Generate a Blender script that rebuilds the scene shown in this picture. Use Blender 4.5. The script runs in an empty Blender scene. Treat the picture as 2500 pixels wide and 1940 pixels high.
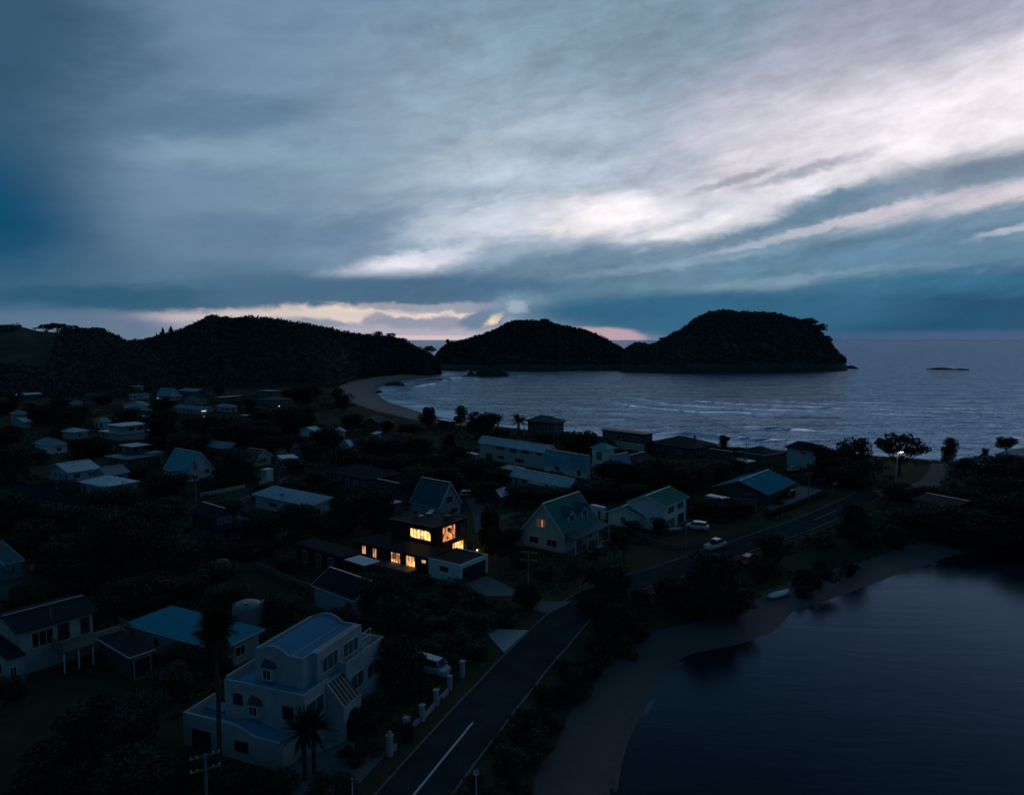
import bpy, math, random
import numpy as np
from mathutils import Vector, Matrix
random.seed(11)
RNG = np.random.default_rng(7)
scene = bpy.context.scene
COL = scene.collection
# ------------------------------------------------------------------ camera
W0, H0 = 2500.0, 1940.0            # pixel grid the layout was measured on
FPX = 1750.0
CAMH = 38.0
PITCH = math.atan((970.0 - 829.0) / FPX)
SEA_Z = -3.0
cam_d = bpy.data.cameras.new('camera')
cam = bpy.data.objects.new('camera', cam_d)
COL.objects.link(cam)
cam.location = (0, 0, CAMH)
cam.rotation_euler = (math.radians(90) - PITCH, 0, 0)
cam_d.sensor_fit = 'HORIZONTAL'
cam_d.sensor_width = 36.0
cam_d.lens = 36.0 * FPX / W0
cam_d.clip_start = 0.5
cam_d.clip_end = 200000.0
scene.camera = cam
CP, SP = math.cos(PITCH), math.sin(PITCH)

def ray(px, py):
    x = (px - W0 / 2) / FPX
    y = (H0 / 2 - py) / FPX
    return Vector((x, CP + y * SP, -SP + y * CP))

def at(px, py, z=0.0):
    d = ray(px, py)
    t = (z - CAMH) / d.z
    return Vector((d.x * t, d.y * t, z))

def at_depth(px, py, Y):
    d = ray(px, py)
    t = Y / d.y
    return Vector((d.x * t, Y, CAMH + d.z * t))

def proj(p):
    dy, dz = p[1], p[2] - CAMH
    f = dy * CP - dz * SP
    u = dy * SP + dz * CP
    return (W0 / 2 + FPX * p[0] / f, H0 / 2 - FPX * u / f)

def lin(c):
    out = []
    for v in c[:3]:
        v = v / 255.0
        out.append(v / 12.92 if v <= 0.04045 else ((v + 0.055) / 1.055) ** 2.4)
    return tuple(out) + (1.0,)

# ------------------------------------------------------------------ render
scene.render.engine = 'CYCLES'
scene.cycles.use_denoising = True
scene.cycles.max_bounces = 5
scene.cycles.diffuse_bounces = 2
scene.cycles.glossy_bounces = 3
scene.cycles.transmission_bounces = 2
scene.cycles.transparent_max_bounces = 4
scene.cycles.sample_clamp_indirect = 4.0
vs = scene.view_settings
vs.view_transform = 'Standard'
vs.look = 'None'
vs.exposure = 0.0
vs.gamma = 1.0
vs.use_curve_mapping = False

# ------------------------------------------------------------------ node helpers
class NT:
    def __init__(s, tree):
        s.t = tree; s.n = tree.nodes; s.l = tree.links
    def new(s, typ, **kw):
        n = s.n.new(typ)
        for k, v in kw.items():
            setattr(n, k, v)
        return n
    def put(s, sock, v):
        if hasattr(v, 'is_linked') or isinstance(v, bpy.types.NodeSocket):
            s.l.new(v, sock)
        else:
            sock.default_value = v
    def math(s, op, a, b=None, c=None, clamp=False):
        n = s.new('ShaderNodeMath', operation=op, use_clamp=clamp)
        s.put(n.inputs[0], a)
        if b is not None: s.put(n.inputs[1], b)
        if c is not None: s.put(n.inputs[2], c)
        return n.outputs[0]
    def vmath(s, op, a, b=None):
        n = s.new('ShaderNodeVectorMath', operation=op)
        s.put(n.inputs[0], a)
        if b is not None:
            s.put(n.inputs['Scale'] if op == 'SCALE' else n.inputs[1], b)
        return n.outputs['Value'] if op in ('LENGTH', 'DOT_PRODUCT') else n.outputs[0]
    def mapping(s, v, loc=(0, 0, 0), rot=(0, 0, 0), sc=(1, 1, 1), typ='POINT'):
        n = s.new('ShaderNodeMapping', vector_type=typ)
        s.l.new(v, n.inputs[0])
        n.inputs['Location'].default_value = loc
        n.inputs['Rotation'].default_value = rot
        n.inputs['Scale'].default_value = sc
        return n.outputs[0]
    def noise(s, v, scale=1.0, detail=4.0, rough=0.5, dist=0.0, out='Fac'):
        n = s.new('ShaderNodeTexNoise')
        if v is not None: s.l.new(v, n.inputs['Vector'])
        n.inputs['Scale'].default_value = scale
        n.inputs['Detail'].default_value = detail
        n.inputs['Roughness'].default_value = rough
        n.inputs['Distortion'].default_value = dist
        return n.outputs[out]
    def rng(s, v, a, b, c, d, mode='LINEAR', clamp=True):
        n = s.new('ShaderNodeMapRange', interpolation_type=mode)
        if mode == 'LINEAR': n.clamp = clamp
        s.put(n.inputs[0], v)
        for i, x in enumerate((a, b, c, d)):
            s.put(n.inputs[i + 1], x)
        return n.outputs[0]
    def mix(s, f, a, b, mode='MIX'):
        n = s.new('ShaderNodeMix', data_type='RGBA', blend_type=mode)
        s.put(n.inputs[0], f); s.put(n.inputs[6], a); s.put(n.inputs[7], b)
        return n.outputs[2]
# ------------------------------------------------------------------ world: dusk sky
world = bpy.data.worlds.new('World')
scene.world = world
world.use_nodes = True
world.cycles.sampling_method = 'MANUAL'
world.cycles.sample_map_resolution = 512
world.node_tree.nodes.clear()
SUN_EL, SUN_AZ = math.radians(1.5), math.radians(52)

def build_sky():
    N = NT(world.node_tree)
    tc = N.new('ShaderNodeTexCoord')
    sep = N.new('ShaderNodeSeparateXYZ')
    N.l.new(tc.outputs['Generated'], sep.inputs[0])
    az = N.math('MULTIPLY', N.math('ARCTAN2', sep.outputs[0], sep.outputs[1]), 57.29578)
    el = N.math('MULTIPLY', N.math('ARCSINE', sep.outputs[2]), 57.29578)
    cmb = N.new('ShaderNodeCombineXYZ')
    N.l.new(az, cmb.inputs[0]); N.l.new(el, cmb.inputs[1])
    P = cmb.outputs[0]
    # the cloud deck drifts along one bearing: stretch and tilt the noise along it
    tilt = math.radians(-8)
    S = N.mapping(N.mapping(P, rot=(0, 0, tilt)), sc=(0.07, 0.22, 1.0))
    S2 = N.mapping(N.mapping(P, rot=(0, 0, math.radians(-8))), sc=(0.13, 0.50, 1.0))
    w1 = N.noise(S, 1.0, 5.0, 0.55, 0.3, out='Color')
    w2 = N.noise(S2, 2.2, 5.0, 0.6, 0.6, out='Color')
    off = N.vmath('ADD', N.vmath('MULTIPLY', N.vmath('SUBTRACT', w1, (.5, .5, .5)), (9.0, 4.6, 0)),
                  N.vmath('MULTIPLY', N.vmath('SUBTRACT', w2, (.5, .5, .5)), (3.2, 1.5, 0)))
    PW = N.vmath('ADD', P, off)
    PL = N.vmath('ADD', P, N.vmath('SCALE', off, 0.22))
    fine = N.noise(N.mapping(P, sc=(0.5, 1.0, 1.0)), 1.3, 5.0, 0.6, 0.4, out='Color')
    PH = N.vmath('ADD', P, N.vmath('MULTIPLY', N.vmath('SUBTRACT', fine, (.5, .5, .5)), (1.6, 1.1, 0)))

    def deg(px, py):
        d = ray(px, py).normalized()
        return math.degrees(math.atan2(d.x, d.y)), math.degrees(math.asin(d.z))
    col = [lin((104, 131, 157))]

    def blob(cx, cy, rx, ry, rot, c, s, vec=None, soft='SMOOTHERSTEP', core=0.0):
        a, e = deg(cx, cy)
        k = FPX * math.pi / 180
        ca = math.cos(math.radians(a))
        m = N.mapping(PW if vec is None else vec, loc=(a, e, 0), rot=(0, 0, math.radians(rot)),
                      sc=(rx / k * ca * ca, ry / k * ca, 1.0), typ='TEXTURE')
        L = N.vmath('LENGTH', m)
        f = N.rng(L, core, 1.0, s, 0.0, soft)
        col[0] = N.mix(f, col[0], lin(c))

    for b in SKY_BLOBS:
        v = {'w': PW, 'l': PL, 'h': PH, 'p': P}[b[7]] if len(b) > 7 else PW
        blob(*b[:7], vec=v, core=b[8] if len(b) > 8 else 0.1)
    c = col[0]
    # streaky brightness detail in the cloud sheet
    d1 = N.noise(S, 1.7, 6.0, 0.6, 0.5)
    d2 = N.noise(S2, 2.0, 6.0, 0.62, 0.4)
    d3 = N.noise(N.mapping(N.mapping(P, rot=(0, 0, tilt)), sc=(0.42, 0.95, 1.0)), 0.8, 7.0, 0.62, 0.5)
    tex = N.math('MULTIPLY', N.math('SUBTRACT', d3, 0.5), N.rng(az, -30, 0, 0.15, 0.5, 'SMOOTHSTEP'))
    dd = N.math('ADD', tex,  N.math('ADD', N.math('MULTIPLY', N.math('SUBTRACT', d1, 0.5), 0.7), N.math('MULTIPLY', N.math('SUBTRACT', d2, 0.5), 0.3)))
    azf = N.rng(az, -38, 8, 0.30, 1.0, 'SMOOTHSTEP')
    elf = N.rng(el, 0.0, 5.0, 0.25, 1.0, 'SMOOTHSTEP')
    gain = N.math('ADD', 1.0, N.math('MULTIPLY', N.math('MULTIPLY', dd, azf), elf))
    gv = N.new('ShaderNodeCombineXYZ')
    for i in range(3): N.l.new(gain, gv.inputs[i])
    c = N.vmath('MULTIPLY', c, gv.outputs[0])
    # overhead and behind, unseen sky is set dark blue to keep the land dim
    up = N.rng(el, 25, 36, 0.0, 1.0, 'SMOOTHSTEP')
    aza = N.math('ABSOLUTE', N.math('SUBTRACT', az, 8))
    side = N.rng(aza, 44, 60, 0.0, 1.0, 'SMOOTHSTEP')
    out = N.math('MAXIMUM', up, side)
    c = N.mix(out, c, DARK_SKY)
    c = N.mix(N.rng(el, -0.4, -1.5, 0, 1), c, (0.004, 0.008, 0.014, 1))
    bg = N.new('ShaderNodeBackground'); N.l.new(c, bg.inputs[0]); bg.inputs[1].default_value = 1.0
    sky = N.new('ShaderNodeTexSky', sky_type='NISHITA')
    sky.sun_disc = False
    sky.sun_elevation = SUN_EL
    sky.sun_rotation = SUN_AZ
    sky.altitude = 40
    bg2 = N.new('ShaderNodeBackground'); N.l.new(sky.outputs[0], bg2.inputs[0]); bg2.inputs[1].default_value = 0.002
    ad = N.new('ShaderNodeAddShader')
    N.l.new(bg.outputs[0], ad.inputs[0]); N.l.new(bg2.outputs[0], ad.inputs[1])
    o = N.new('ShaderNodeOutputWorld'); N.l.new(ad.outputs[0], o.inputs[0])

DARK_SKY = (0.0145, 0.057, 0.106, 1)
SKY_BLOBS = [
    # cx, cy, rx, ry, tilt, colour, strength, warp kind, core
    (800, 250, 1300, 640, 0, (114, 141, 166), 0.85),
    (-150, 640, 760, 760, 0, (10, 74, 108), 1.0, 'l', 0.2),
    (-60, 40, 760, 480, 0, (46, 84, 110), 0.9),
    (420, 760, 1000, 230, 0, (72, 108, 136), 0.8),
    (1300, 300, 900, 460, 12, (150, 172, 190), 0.8),
    (1500, 470, 800, 330, 10, (168, 182, 200), 0.8),
    (2330, 300, 1250, 480, 12, (224, 219, 229), 1.0, 'w', 0.3),
    (2300, 10, 1000, 240, 6, (156, 160, 180), 0.85),
    (1480, 40, 720, 220, 0, (126, 152, 170), 0.7),
    (2450, 320, 760, 260, 12, (246, 240, 244), 0.9, 'w', 0.2),
    (2500, 760, 1300, 290, 4, (4, 80, 114), 1.0, 'l', 0.3),
    (1700, 710, 1000, 130, 5, (78, 116, 142), 0.9, 'w', 0.25),
    (1950, 640, 1000, 130, 7, (104, 140, 162), 0.85),
    (1900, 528, 1000, 84, 9.5, (98, 128, 152), 1.0, 'h'),
    (1960, 420, 260, 22, 12, (140, 152, 172), 0.7, 'h'),
    (1790, 440, 200, 16, 14, (150, 160, 178), 0.7, 'h'),
    (1560, 610, 420, 22, 9, (110, 138, 160), 0.7, 'h'),
    (1380, 575, 300, 18, 8, (150, 166, 184), 0.6, 'h'),
    (2500, 425, 500, 64, 12, (116, 138, 160), 0.95),
    (2450, 540, 500, 70, 10, (104, 136, 160), 0.8),
    (2100, 590, 640, 80, 9, (104, 138, 162), 0.8),
    (2040, 545, 330, 18, 13, (206, 202, 213), 0.9, 'h'),
    (1880, 585, 300, 14, 11, (170, 182, 198), 0.7, 'h'),
    (2350, 585, 300, 30, 11, (86, 122, 148), 0.8, 'h'),
    (2000, 610, 420, 26, 9, (88, 124, 150), 0.8, 'h'),
    (1620, 650, 420, 16, 6, (136, 162, 182), 0.7, 'h'),
    (2300, 440, 420, 26, 12, (126, 142, 164), 0.8, 'h'),
    (2250, 500, 260, 22, 12, (206, 198, 208), 0.8, 'h'),
    (2470, 470, 300, 34, 12, (216, 206, 214), 0.9, 'h'),
    (2480, 560, 200, 16, 10, (190, 194, 206), 0.7, 'h'),
    (2150, 640, 700, 60, 6, (92, 132, 158), 0.8),
    (1900, 690, 500, 24, 5, (128, 158, 178), 0.7, 'h'),
    (2300, 690, 600, 60, 4, (40, 104, 136), 0.8),
    (1690, 562, 360, 42, 11, (240, 238, 243), 1.0, 'h'),
    (1930, 470, 380, 40, 14, (236, 233, 240), 0.9, 'h'),
    (1430, 525, 300, 90, 4, (248, 242, 245), 1.0, 'w', 0.12),
    (1300, 330, 420, 70, 8, (170, 188, 204), 0.6),
    (1750, 330, 380, 60, 10, (186, 186, 202), 0.5),
    (1150, 440, 340, 50, 4, (168, 186, 204), 0.6),
    (1330, 440, 220, 34, 6, (140, 160, 182), 0.6, 'h'),
    (1180, 545, 320, 64, 8, (206, 214, 226), 0.85),
    (1300, 405, 380, 110, 0, (190, 204, 218), 0.75),
    (1350, 360, 200, 40, 0, (132, 156, 174), 0.5),
    (1600, 420, 260, 50, 10, (160, 170, 188), 0.6),
    (1180, 622, 560, 60, 7, (150, 170, 190), 0.7),
    (1300, 650, 700, 46, 8, (104, 134, 158), 0.95),
    (1000, 643, 220, 40, 9, (234, 233, 242), 0.95, 'h', 0.05),
    (1110, 612, 160, 22, 12, (206, 212, 226), 0.8, 'h'),
    (940, 672, 240, 32, 4, (196, 206, 220), 0.8, 'h'),
    (640, 372, 420, 56, 2, (134, 162, 180), 0.7),
    (520, 270, 480, 70, 8, (84, 118, 142), 0.6),
    (700, 560, 560, 70, 4, (90, 120, 148), 0.6),
    (900, 712, 760, 62, 2, (74, 108, 136), 1.0, 'l', 0.3),
    (250, 735, 480, 60, 0, (40, 88, 116), 0.85),
    # strip of clear air under the deck, cumulus heads inside it
    (900, 812, 980, 64, 0, (172, 168, 184), 0.95, 'l', 0.5),
    (160, 806, 420, 64, 0, (88, 114, 140), 0.9, 'l', 0.4),
    (960, 766, 460, 34, 0, (240, 220, 206), 0.95, 'h', 0.25),
    (520, 772, 240, 26, 0, (200, 186, 188), 0.8, 'h', 0.1),
    (760, 768, 340, 26, 0, (214, 198, 194), 0.75, 'h', 0.1),
    (960, 748, 130, 14, 0, (150, 154, 170), 0.9, 'h', 0.3),
    (1130, 750, 260, 18, 3, (146, 154, 172), 0.9, 'h', 0.3),
    (780, 796, 170, 26, -6, (136, 146, 168), 0.95, 'h', 0.3),
    (920, 786, 50, 30, 0, (158, 156, 172), 1.0, 'h', 0.5),
    (1000, 794, 120, 28, 0, (142, 150, 170), 1.0, 'h', 0.5),
    (1095, 788, 60, 26, 0, (150, 152, 170), 1.0, 'h', 0.5),
    (1180, 780, 76, 34, 12, (112, 132, 158), 1.0, 'h', 0.5),
    (1208, 778, 46, 15, 35, (255, 226, 190), 1.0, 'h', 0.2),
    (880, 814, 480, 24, 0, (178, 172, 188), 0.85, 'h', 0.3),
    (930, 826, 480, 12, 0, (214, 194, 194), 0.85, 'p', 0.3),
    (1280, 750, 130, 56, 0, (118, 148, 170), 0.9, 'h', 0.2),
    (1720, 768, 640, 80, 0, (42, 98, 130), 0.95, 'l', 0.45),
    (1262, 750, 40, 22, 0, (176, 190, 204), 0.6, 'h', 0.1),
    (1480, 846, 128, 52, 0, (182, 158, 170), 1.0, 'l', 0.7),
    (1420, 846, 120, 50, 0, (182, 158, 170), 1.0, 'l', 0.7),
    (2250, 822, 800, 26, 0, (66, 94, 128), 0.8, 'p', 0.1),
]
build_sky()
sun_d = bpy.data.lights.new('sun', 'SUN')
sun_d.energy = 0.006
sun_d.angle = math.radians(25)
sun_d.color = (1.0, 0.86, 0.78)
sun = bpy.data.objects.new('sun', sun_d)
COL.objects.link(sun)
sv = Vector((math.sin(SUN_AZ) * math.cos(math.radians(14)), math.cos(SUN_AZ) * math.cos(math.radians(14)), math.sin(math.radians(14))))
sun.rotation_euler = (-sv).to_track_quat('-Z', 'Y').to_euler()
# ------------------------------------------------------------------ mesh helpers
class MB:
    def __init__(s):
        s.v = []; s.f = []; s.m = []
    def add(s, vs, fs, mi=0):
        b = len(s.v)
        s.v.extend(tuple(p) for p in vs)
        for f in fs:
            s.f.append(tuple(i + b for i in f)); s.m.append(mi)
        return s
    def box(s, x0, x1, y0, y1, z0, z1, mi=0):
        return s.add([(x0, y0, z0), (x1, y0, z0), (x1, y1, z0), (x0, y1, z0), (x0, y0, z1), (x1, y0, z1), (x1, y1, z1), (x0, y1, z1)],
                     [(0, 3, 2, 1), (4, 5, 6, 7), (0, 1, 5, 4), (1, 2, 6, 5), (2, 3, 7, 6), (3, 0, 4, 7)], mi)
    def extr(s, poly, axis, a, b, mi=0):
        """poly: 2D outline; axis 'x' -> (y,z) outline swept in x; 'y' -> (x,z); 'z' -> (x,y)"""
        n = len(poly)
        def p(q, t):
            return (t, q[0], q[1]) if axis == 'x' else (q[0], t, q[1]) if axis == 'y' else (q[0], q[1], t)
        vs = [p(q, a) for q in poly] + [p(q, b) for q in poly]
        fs = [tuple(range(n))[::-1], tuple(range(n, 2 * n))] + [(i, (i + 1) % n, n + (i + 1) % n, n + i) for i in range(n)]
        return s.add(vs, fs, mi)
    def cyl(s, x, y, z0, z1, r0, r1=None, n=12, mi=0, cap=True):
        r1 = r0 if r1 is None else r1
        vs = [(x + r * math.cos(2 * math.pi * i / n), y + r * math.sin(2 * math.pi * i / n), z) for r, z in ((r0, z0), (r1, z1)) for i in range(n)]
        fs = [(i, (i + 1) % n, n + (i + 1) % n, n + i) for i in range(n)]
        if cap: fs += [tuple(range(n))[::-1], tuple(range(n, 2 * n))]
        return s.add(vs, fs, mi)
    def lathe(s, x, y, prof, n=16, mi=0):
        vs = [(x + r * math.cos(2 * math.pi * i / n), y + r * math.sin(2 * math.pi * i / n), z) for r, z in prof for i in range(n)]
        fs = [(k * n + i, k * n + (i + 1) % n, (k + 1) * n + (i + 1) % n, (k + 1) * n + i) for k in range(len(prof) - 1) for i in range(n)]
        fs += [tuple(range(n))[::-1], tuple(range((len(prof) - 1) * n, len(prof) * n))]
        return s.add(vs, fs, mi)
    def tube(s, pts, r, n=6, mi=0, r1=None):
        pts = [Vector(p) for p in pts]
        r1 = r if r1 is None else r1
        vs = []
        for k, p in enumerate(pts):
            d = (pts[min(k + 1, len(pts) - 1)] - pts[max(k - 1, 0)]).normalized()
            a = d.orthogonal().normalized() if abs(d.z) > .9 else d.cross(Vector((0, 0, 1))).normalized()
            b = d.cross(a)
            rr = r + (r1 - r) * k / max(1, len(pts) - 1)
            for i in range(n):
                t = 2 * math.pi * i / n
                vs.append(p + a * (rr * math.cos(t)) + b * (rr * math.sin(t)))
        fs = [(k * n + i, k * n + (i + 1) % n, (k + 1) * n + (i + 1) % n, (k + 1) * n + i) for k in range(len(pts) - 1) for i in range(n)]
        fs += [tuple(range(n)), tuple(range((len(pts) - 1) * n, len(pts) * n))[::-1]]
        return s.add(vs, fs, mi)
    def bar(s, p, q, w, h, mi=0):
        p, q = Vector(p), Vector(q)
        d = (q - p).normalized()
        a = d.cross(Vector((0, 0, 1)))
        a = Vector((1, 0, 0)) if a.length < 1e-4 else a.normalized()
        b = a.cross(d).normalized()
        vs = [o + a * (w / 2 * sx) + b * (h / 2 * sy) for o in (p, q) for sx, sy in ((-1, -1), (1, -1), (1, 1), (-1, 1))]
        return s.add(vs, [(0, 1, 2, 3), (7, 6, 5, 4), (0, 4, 5, 1), (1, 5, 6, 2), (2, 6, 7, 3), (3, 7, 4, 0)], mi)
    def loft(s, rings, mi=0, close=True):
        n = len(rings[0])
        vs = [p for r in rings for p in r]
        fs = [(k * n + i, k * n + (i + 1) % n, (k + 1) * n + (i + 1) % n, (k + 1) * n + i) for k in range(len(rings) - 1) for i in range(n)]
        if close: fs += [tuple(range(n))[::-1], tuple(range((len(rings) - 1) * n, len(rings) * n))]
        return s.add(vs, fs, mi)
    def build(s, name, mats, parent=None, loc=None, smooth=False):
        me = bpy.data.meshes.new(name)
        me.from_pydata(s.v, [], s.f)
        mats = mats if isinstance(mats, (list, tuple)) else [mats]
        for m in mats: me.materials.append(m)
        if len(mats) > 1: me.polygons.foreach_set('material_index', s.m)
        if smooth: me.polygons.foreach_set('use_smooth', [True] * len(me.polygons))
        me.update()
        o = bpy.data.objects.new(name, me)
        COL.objects.link(o)
        if parent is not None: o.parent = parent
        if loc is not None: o.location = loc
        return o

def np_mesh(name, V, F, mat, smooth=False, attrs=None):
    """V (n,3), F (m,k) arrays -> object"""
    me = bpy.data.meshes.new(name)
    n, m, k = len(V), len(F), F.shape[1]
    me.vertices.add(n); me.vertices.foreach_set('co', np.ascontiguousarray(V, dtype=np.float32).ravel())
    me.loops.add(m * k); me.loops.foreach_set('vertex_index', np.ascontiguousarray(F, dtype=np.int32).ravel())
    me.polygons.add(m)
    me.polygons.foreach_set('loop_start', np.arange(0, m * k, k, dtype=np.int32))
    me.polygons.foreach_set('loop_total', np.full(m, k, dtype=np.int32))
    if smooth: me.polygons.foreach_set('use_smooth', np.ones(m, dtype=bool))
    me.materials.append(mat)
    for an, av in (attrs or {}).items():
        a = me.attributes.new(an, 'FLOAT', 'POINT')
        a.data.foreach_set('value', np.ascontiguousarray(av, dtype=np.float32))
    me.update(calc_edges=True)
    o = bpy.data.objects.new(name, me)
    COL.objects.link(o)
    return o

def tag(o, label=None, cat=None, group=None, kind=None):
    if label: o['label'] = label
    if cat: o['category'] = cat
    if group: o['group'] = group
    if kind: o['kind'] = kind
    return o

def empty(name, loc=(0, 0, 0), rz=0.0):
    o = bpy.data.objects.new(name, None)
    o.empty_display_size = 0.5
    COL.objects.link(o)
    o.location = loc
    o.rotation_euler = (0, 0, rz)
    return o

def copy_tree(o, parent=None):
    c = o.copy(); COL.objects.link(c)
    c.parent = parent
    for ch in list(o.children): copy_tree(ch, c)
    return c

# ------------------------------------------------------------------ materials
_M = {}
def pmat(name, col, rough=0.6, metal=0.0, var=0.25, scale=1.2, bump=0.0, bscale=None, spec=0.5, coords='Object', wave=None, stretch=(1, 1, 1)):
    if name in _M: return _M[name]
    m = bpy.data.materials.new(name); m.use_nodes = True
    N = NT(m.node_tree)
    b = m.node_tree.nodes['Principled BSDF']
    tc = N.new('ShaderNodeTexCoord')
    v = N.mapping(tc.outputs[coords], sc=stretch)
    n1 = N.noise(v, scale, 5, 0.6)
    n2 = N.noise(v, scale * 0.17, 3, 0.5)
    f = N.math('ADD', N.math('MULTIPLY', n1, 0.6), N.math('MULTIPLY', n2, 0.4))
    k = N.rng(f, 0.3, 0.7, 1 - var, 1 + var)
    g = N.new('ShaderNodeCombineXYZ')
    for i in range(3): N.l.new(k, g.inputs[i])
    N.l.new(N.vmath('MULTIPLY', g.outputs[0], tuple(col[:3])), b.inputs['Base Color'])
    N.l.new(N.rng(n1, 0.3, 0.7, max(0.02, rough - 0.08), min(1, rough + 0.08)), b.inputs['Roughness'])
    b.inputs['Metallic'].default_value = metal
    b.inputs['Specular IOR Level'].default_value = spec
    hgt = None
    if wave:
        w = N.new('ShaderNodeTexWave', wave_type='BANDS', bands_direction=wave[0])
        N.l.new(tc.outputs['Object'], w.inputs['Vector'])
        w.inputs['Scale'].default_value = wave[1]
        w.inputs['Distortion'].default_value = 0
        hgt = w.outputs['Fac']
    if bump:
        nb = N.noise(v, bscale or scale * 4, 4, 0.6)
        hgt = nb if hgt is None else N.math('ADD', hgt, N.math('MULTIPLY', nb, bump))
    if hgt is not None:
        bp = N.new('ShaderNodeBump')
        bp.inputs['Strength'].default_value = wave[2] if wave else bump
        bp.inputs['Distance'].default_value = 0.04
        N.l.new(hgt, bp.inputs['Height'])
        N.l.new(bp.outputs[0], b.inputs['Normal'])
    _M[name] = m
    return m

def emat(name, col, strength):
    if name in _M: return _M[name]
    m = bpy.data.materials.new(name); m.use_nodes = True
    b = m.node_tree.nodes['Principled BSDF']
    b.inputs['Base Color'].default_value = (0.05, 0.04, 0.03, 1)
    b.inputs['Roughness'].default_value = 0.3
    b.inputs['Emission Color'].default_value = tuple(col[:3]) + (1,)
    b.inputs['Emission Strength'].default_value = strength
    _M[name] = m
    return m

def foliage(name, col, var=0.45):
    if name in _M: return _M[name]
    m = bpy.data.materials.new(name); m.use_nodes = True
    N = NT(m.node_tree)
    b = m.node_tree.nodes['Principled BSDF']
    tc = N.new('ShaderNodeTexCoord')
    oi = N.new('ShaderNodeObjectInfo')
    n = N.noise(tc.outputs['Object'], 2.5, 3, 0.6)
    k = N.math('ADD', N.rng(n, 0.3, 0.7, 1 - var, 1 + var), N.rng(oi.outputs['Random'], 0, 1, -0.25, 0.3))
    g = N.new('ShaderNodeCombineXYZ')
    for i in range(3): N.l.new(k, g.inputs[i])
    N.l.new(N.vmath('MULTIPLY', g.outputs[0], tuple(col[:3])), b.inputs['Base Color'])
    b.inputs['Roughness'].default_value = 0.7
    b.inputs['Specular IOR Level'].default_value = 0.06
    _M[name] = m
    return m

def wall_paint(name, col, boards=True):
    return pmat(name, col, 0.65, var=0.14, scale=0.8, wave=('Z', 3.2, 0.35) if boards else None, bump=0.0 if boards else 0.1)
def roof_metal(name, col, axis='X', rough=0.42, spec=.28):
    return pmat(name, col, rough, var=0.18, scale=0.5, wave=(axis, 2.2, 0.5), spec=spec)
WALL = {
    'white': wall_paint('white weatherboard paint', (0.72, 0.74, 0.74)),
    'render': pmat('white render', (0.44, 0.42, 0.43), .8, spec=.1, var=.2, scale=.7, bump=.1),
    'cream': wall_paint('cream paint', (0.55, 0.52, 0.46)),
    'grey': wall_paint('grey paint', (0.34, 0.37, 0.40)),
    'pale': wall_paint('pale blue grey paint', (0.42, 0.50, 0.56)),
    'dark': wall_paint('dark stain', (0.065, 0.065, 0.07)),
    'brown': wall_paint('brown timber', (0.15, 0.125, 0.11)),
    'black': wall_paint('black stained boards', (0.012, 0.012, 0.014)),
    'red': wall_paint('maroon paint', (0.16, 0.07, 0.075)),
    'teal': wall_paint('teal paint', (0.16, 0.28, 0.30)),
}
ROOF = {}
for _k, _c, _r in (('white', (0.70, 0.74, 0.78), .34), ('pale', (0.48, 0.55, 0.62), .36), ('grey', (0.28, 0.32, 0.36), .45), ('dark', (0.026, 0.032, 0.042), .6),
                   ('teal', (0.14, 0.33, 0.42), .42), ('blue', (0.040, 0.27, 0.36), .6), ('green', (0.09, 0.22, 0.19), .6), ('deep', (0.05, 0.13, 0.16), .5),
                   ('maroon', (0.20, 0.12, 0.13), .5), ('brown', (0.13, 0.11, 0.115), .55), ('tan', (0.28, 0.26, 0.25), .5)):
    for _a in 'XY':
        ROOF[_k + _a] = roof_metal(_k + ' roof ' + _a, _c, _a, _r, .6 if _k in ('white', 'pale') else .0 if _k in ('blue', 'green') else .02 if _k in ('dark', 'brown', 'deep') else .08)
TRIM = pmat('white trim', (0.7, 0.71, 0.72), 0.5, var=0.08)
TRIMD = pmat('dark trim', (0.05, 0.05, 0.055), 0.5, var=0.1)
GLASS = pmat('dark window glass', (0.012, 0.015, 0.018), 0.08, var=0.3, spec=0.6)
CURTAIN = pmat('curtained glass', (0.10, 0.11, 0.12), 0.2, var=0.4, scale=4, stretch=(3, 3, .3))
CONC = pmat('concrete', (0.30, 0.31, 0.32), 0.8, var=0.2, scale=1.0, bump=.15)
TIMBER = pmat('weathered timber', (0.16, 0.14, 0.12), 0.8, var=0.3, scale=3, stretch=(1, 1, .2))
DOORM = pmat('dark door', (0.03, 0.035, 0.045), 0.4, var=0.2)
METAL = pmat('grey metal', (0.25, 0.26, 0.27), 0.4, metal=0.6, var=0.15)
# ------------------------------------------------------------------ land, sea, hills
def vnoise(x, y, seed=0):
    """smooth value noise, numpy"""
    xi, yi = np.floor(x).astype(np.int64), np.floor(y).astype(np.int64)
    xf, yf = x - xi, y - yi
    def h(a, b):
        t = (a * 374761393 + b * 668265263 + seed * 1442695041) & 0x7fffffff
        t = ((t ^ (t >> 13)) * 1274126177) & 0x7fffffff
        return ((t ^ (t >> 16)) & 0xffff) / 65535.0
    u, v = xf * xf * (3 - 2 * xf), yf * yf * (3 - 2 * yf)
    return (h(xi, yi) * (1 - u) + h(xi + 1, yi) * u) * (1 - v) + (h(xi, yi + 1) * (1 - u) + h(xi + 1, yi + 1) * u) * v
def fbm(x, y, seed=0, oct=4):
    s, a, t = 0, 0.5, 0
    for i in range(oct):
        s = s + a * vnoise(x, y, seed + i * 17); t += a
        x, y, a = x * 2.03 + 3.1, y * 2.03 + 7.7, a * 0.5
    return s / t

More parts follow.
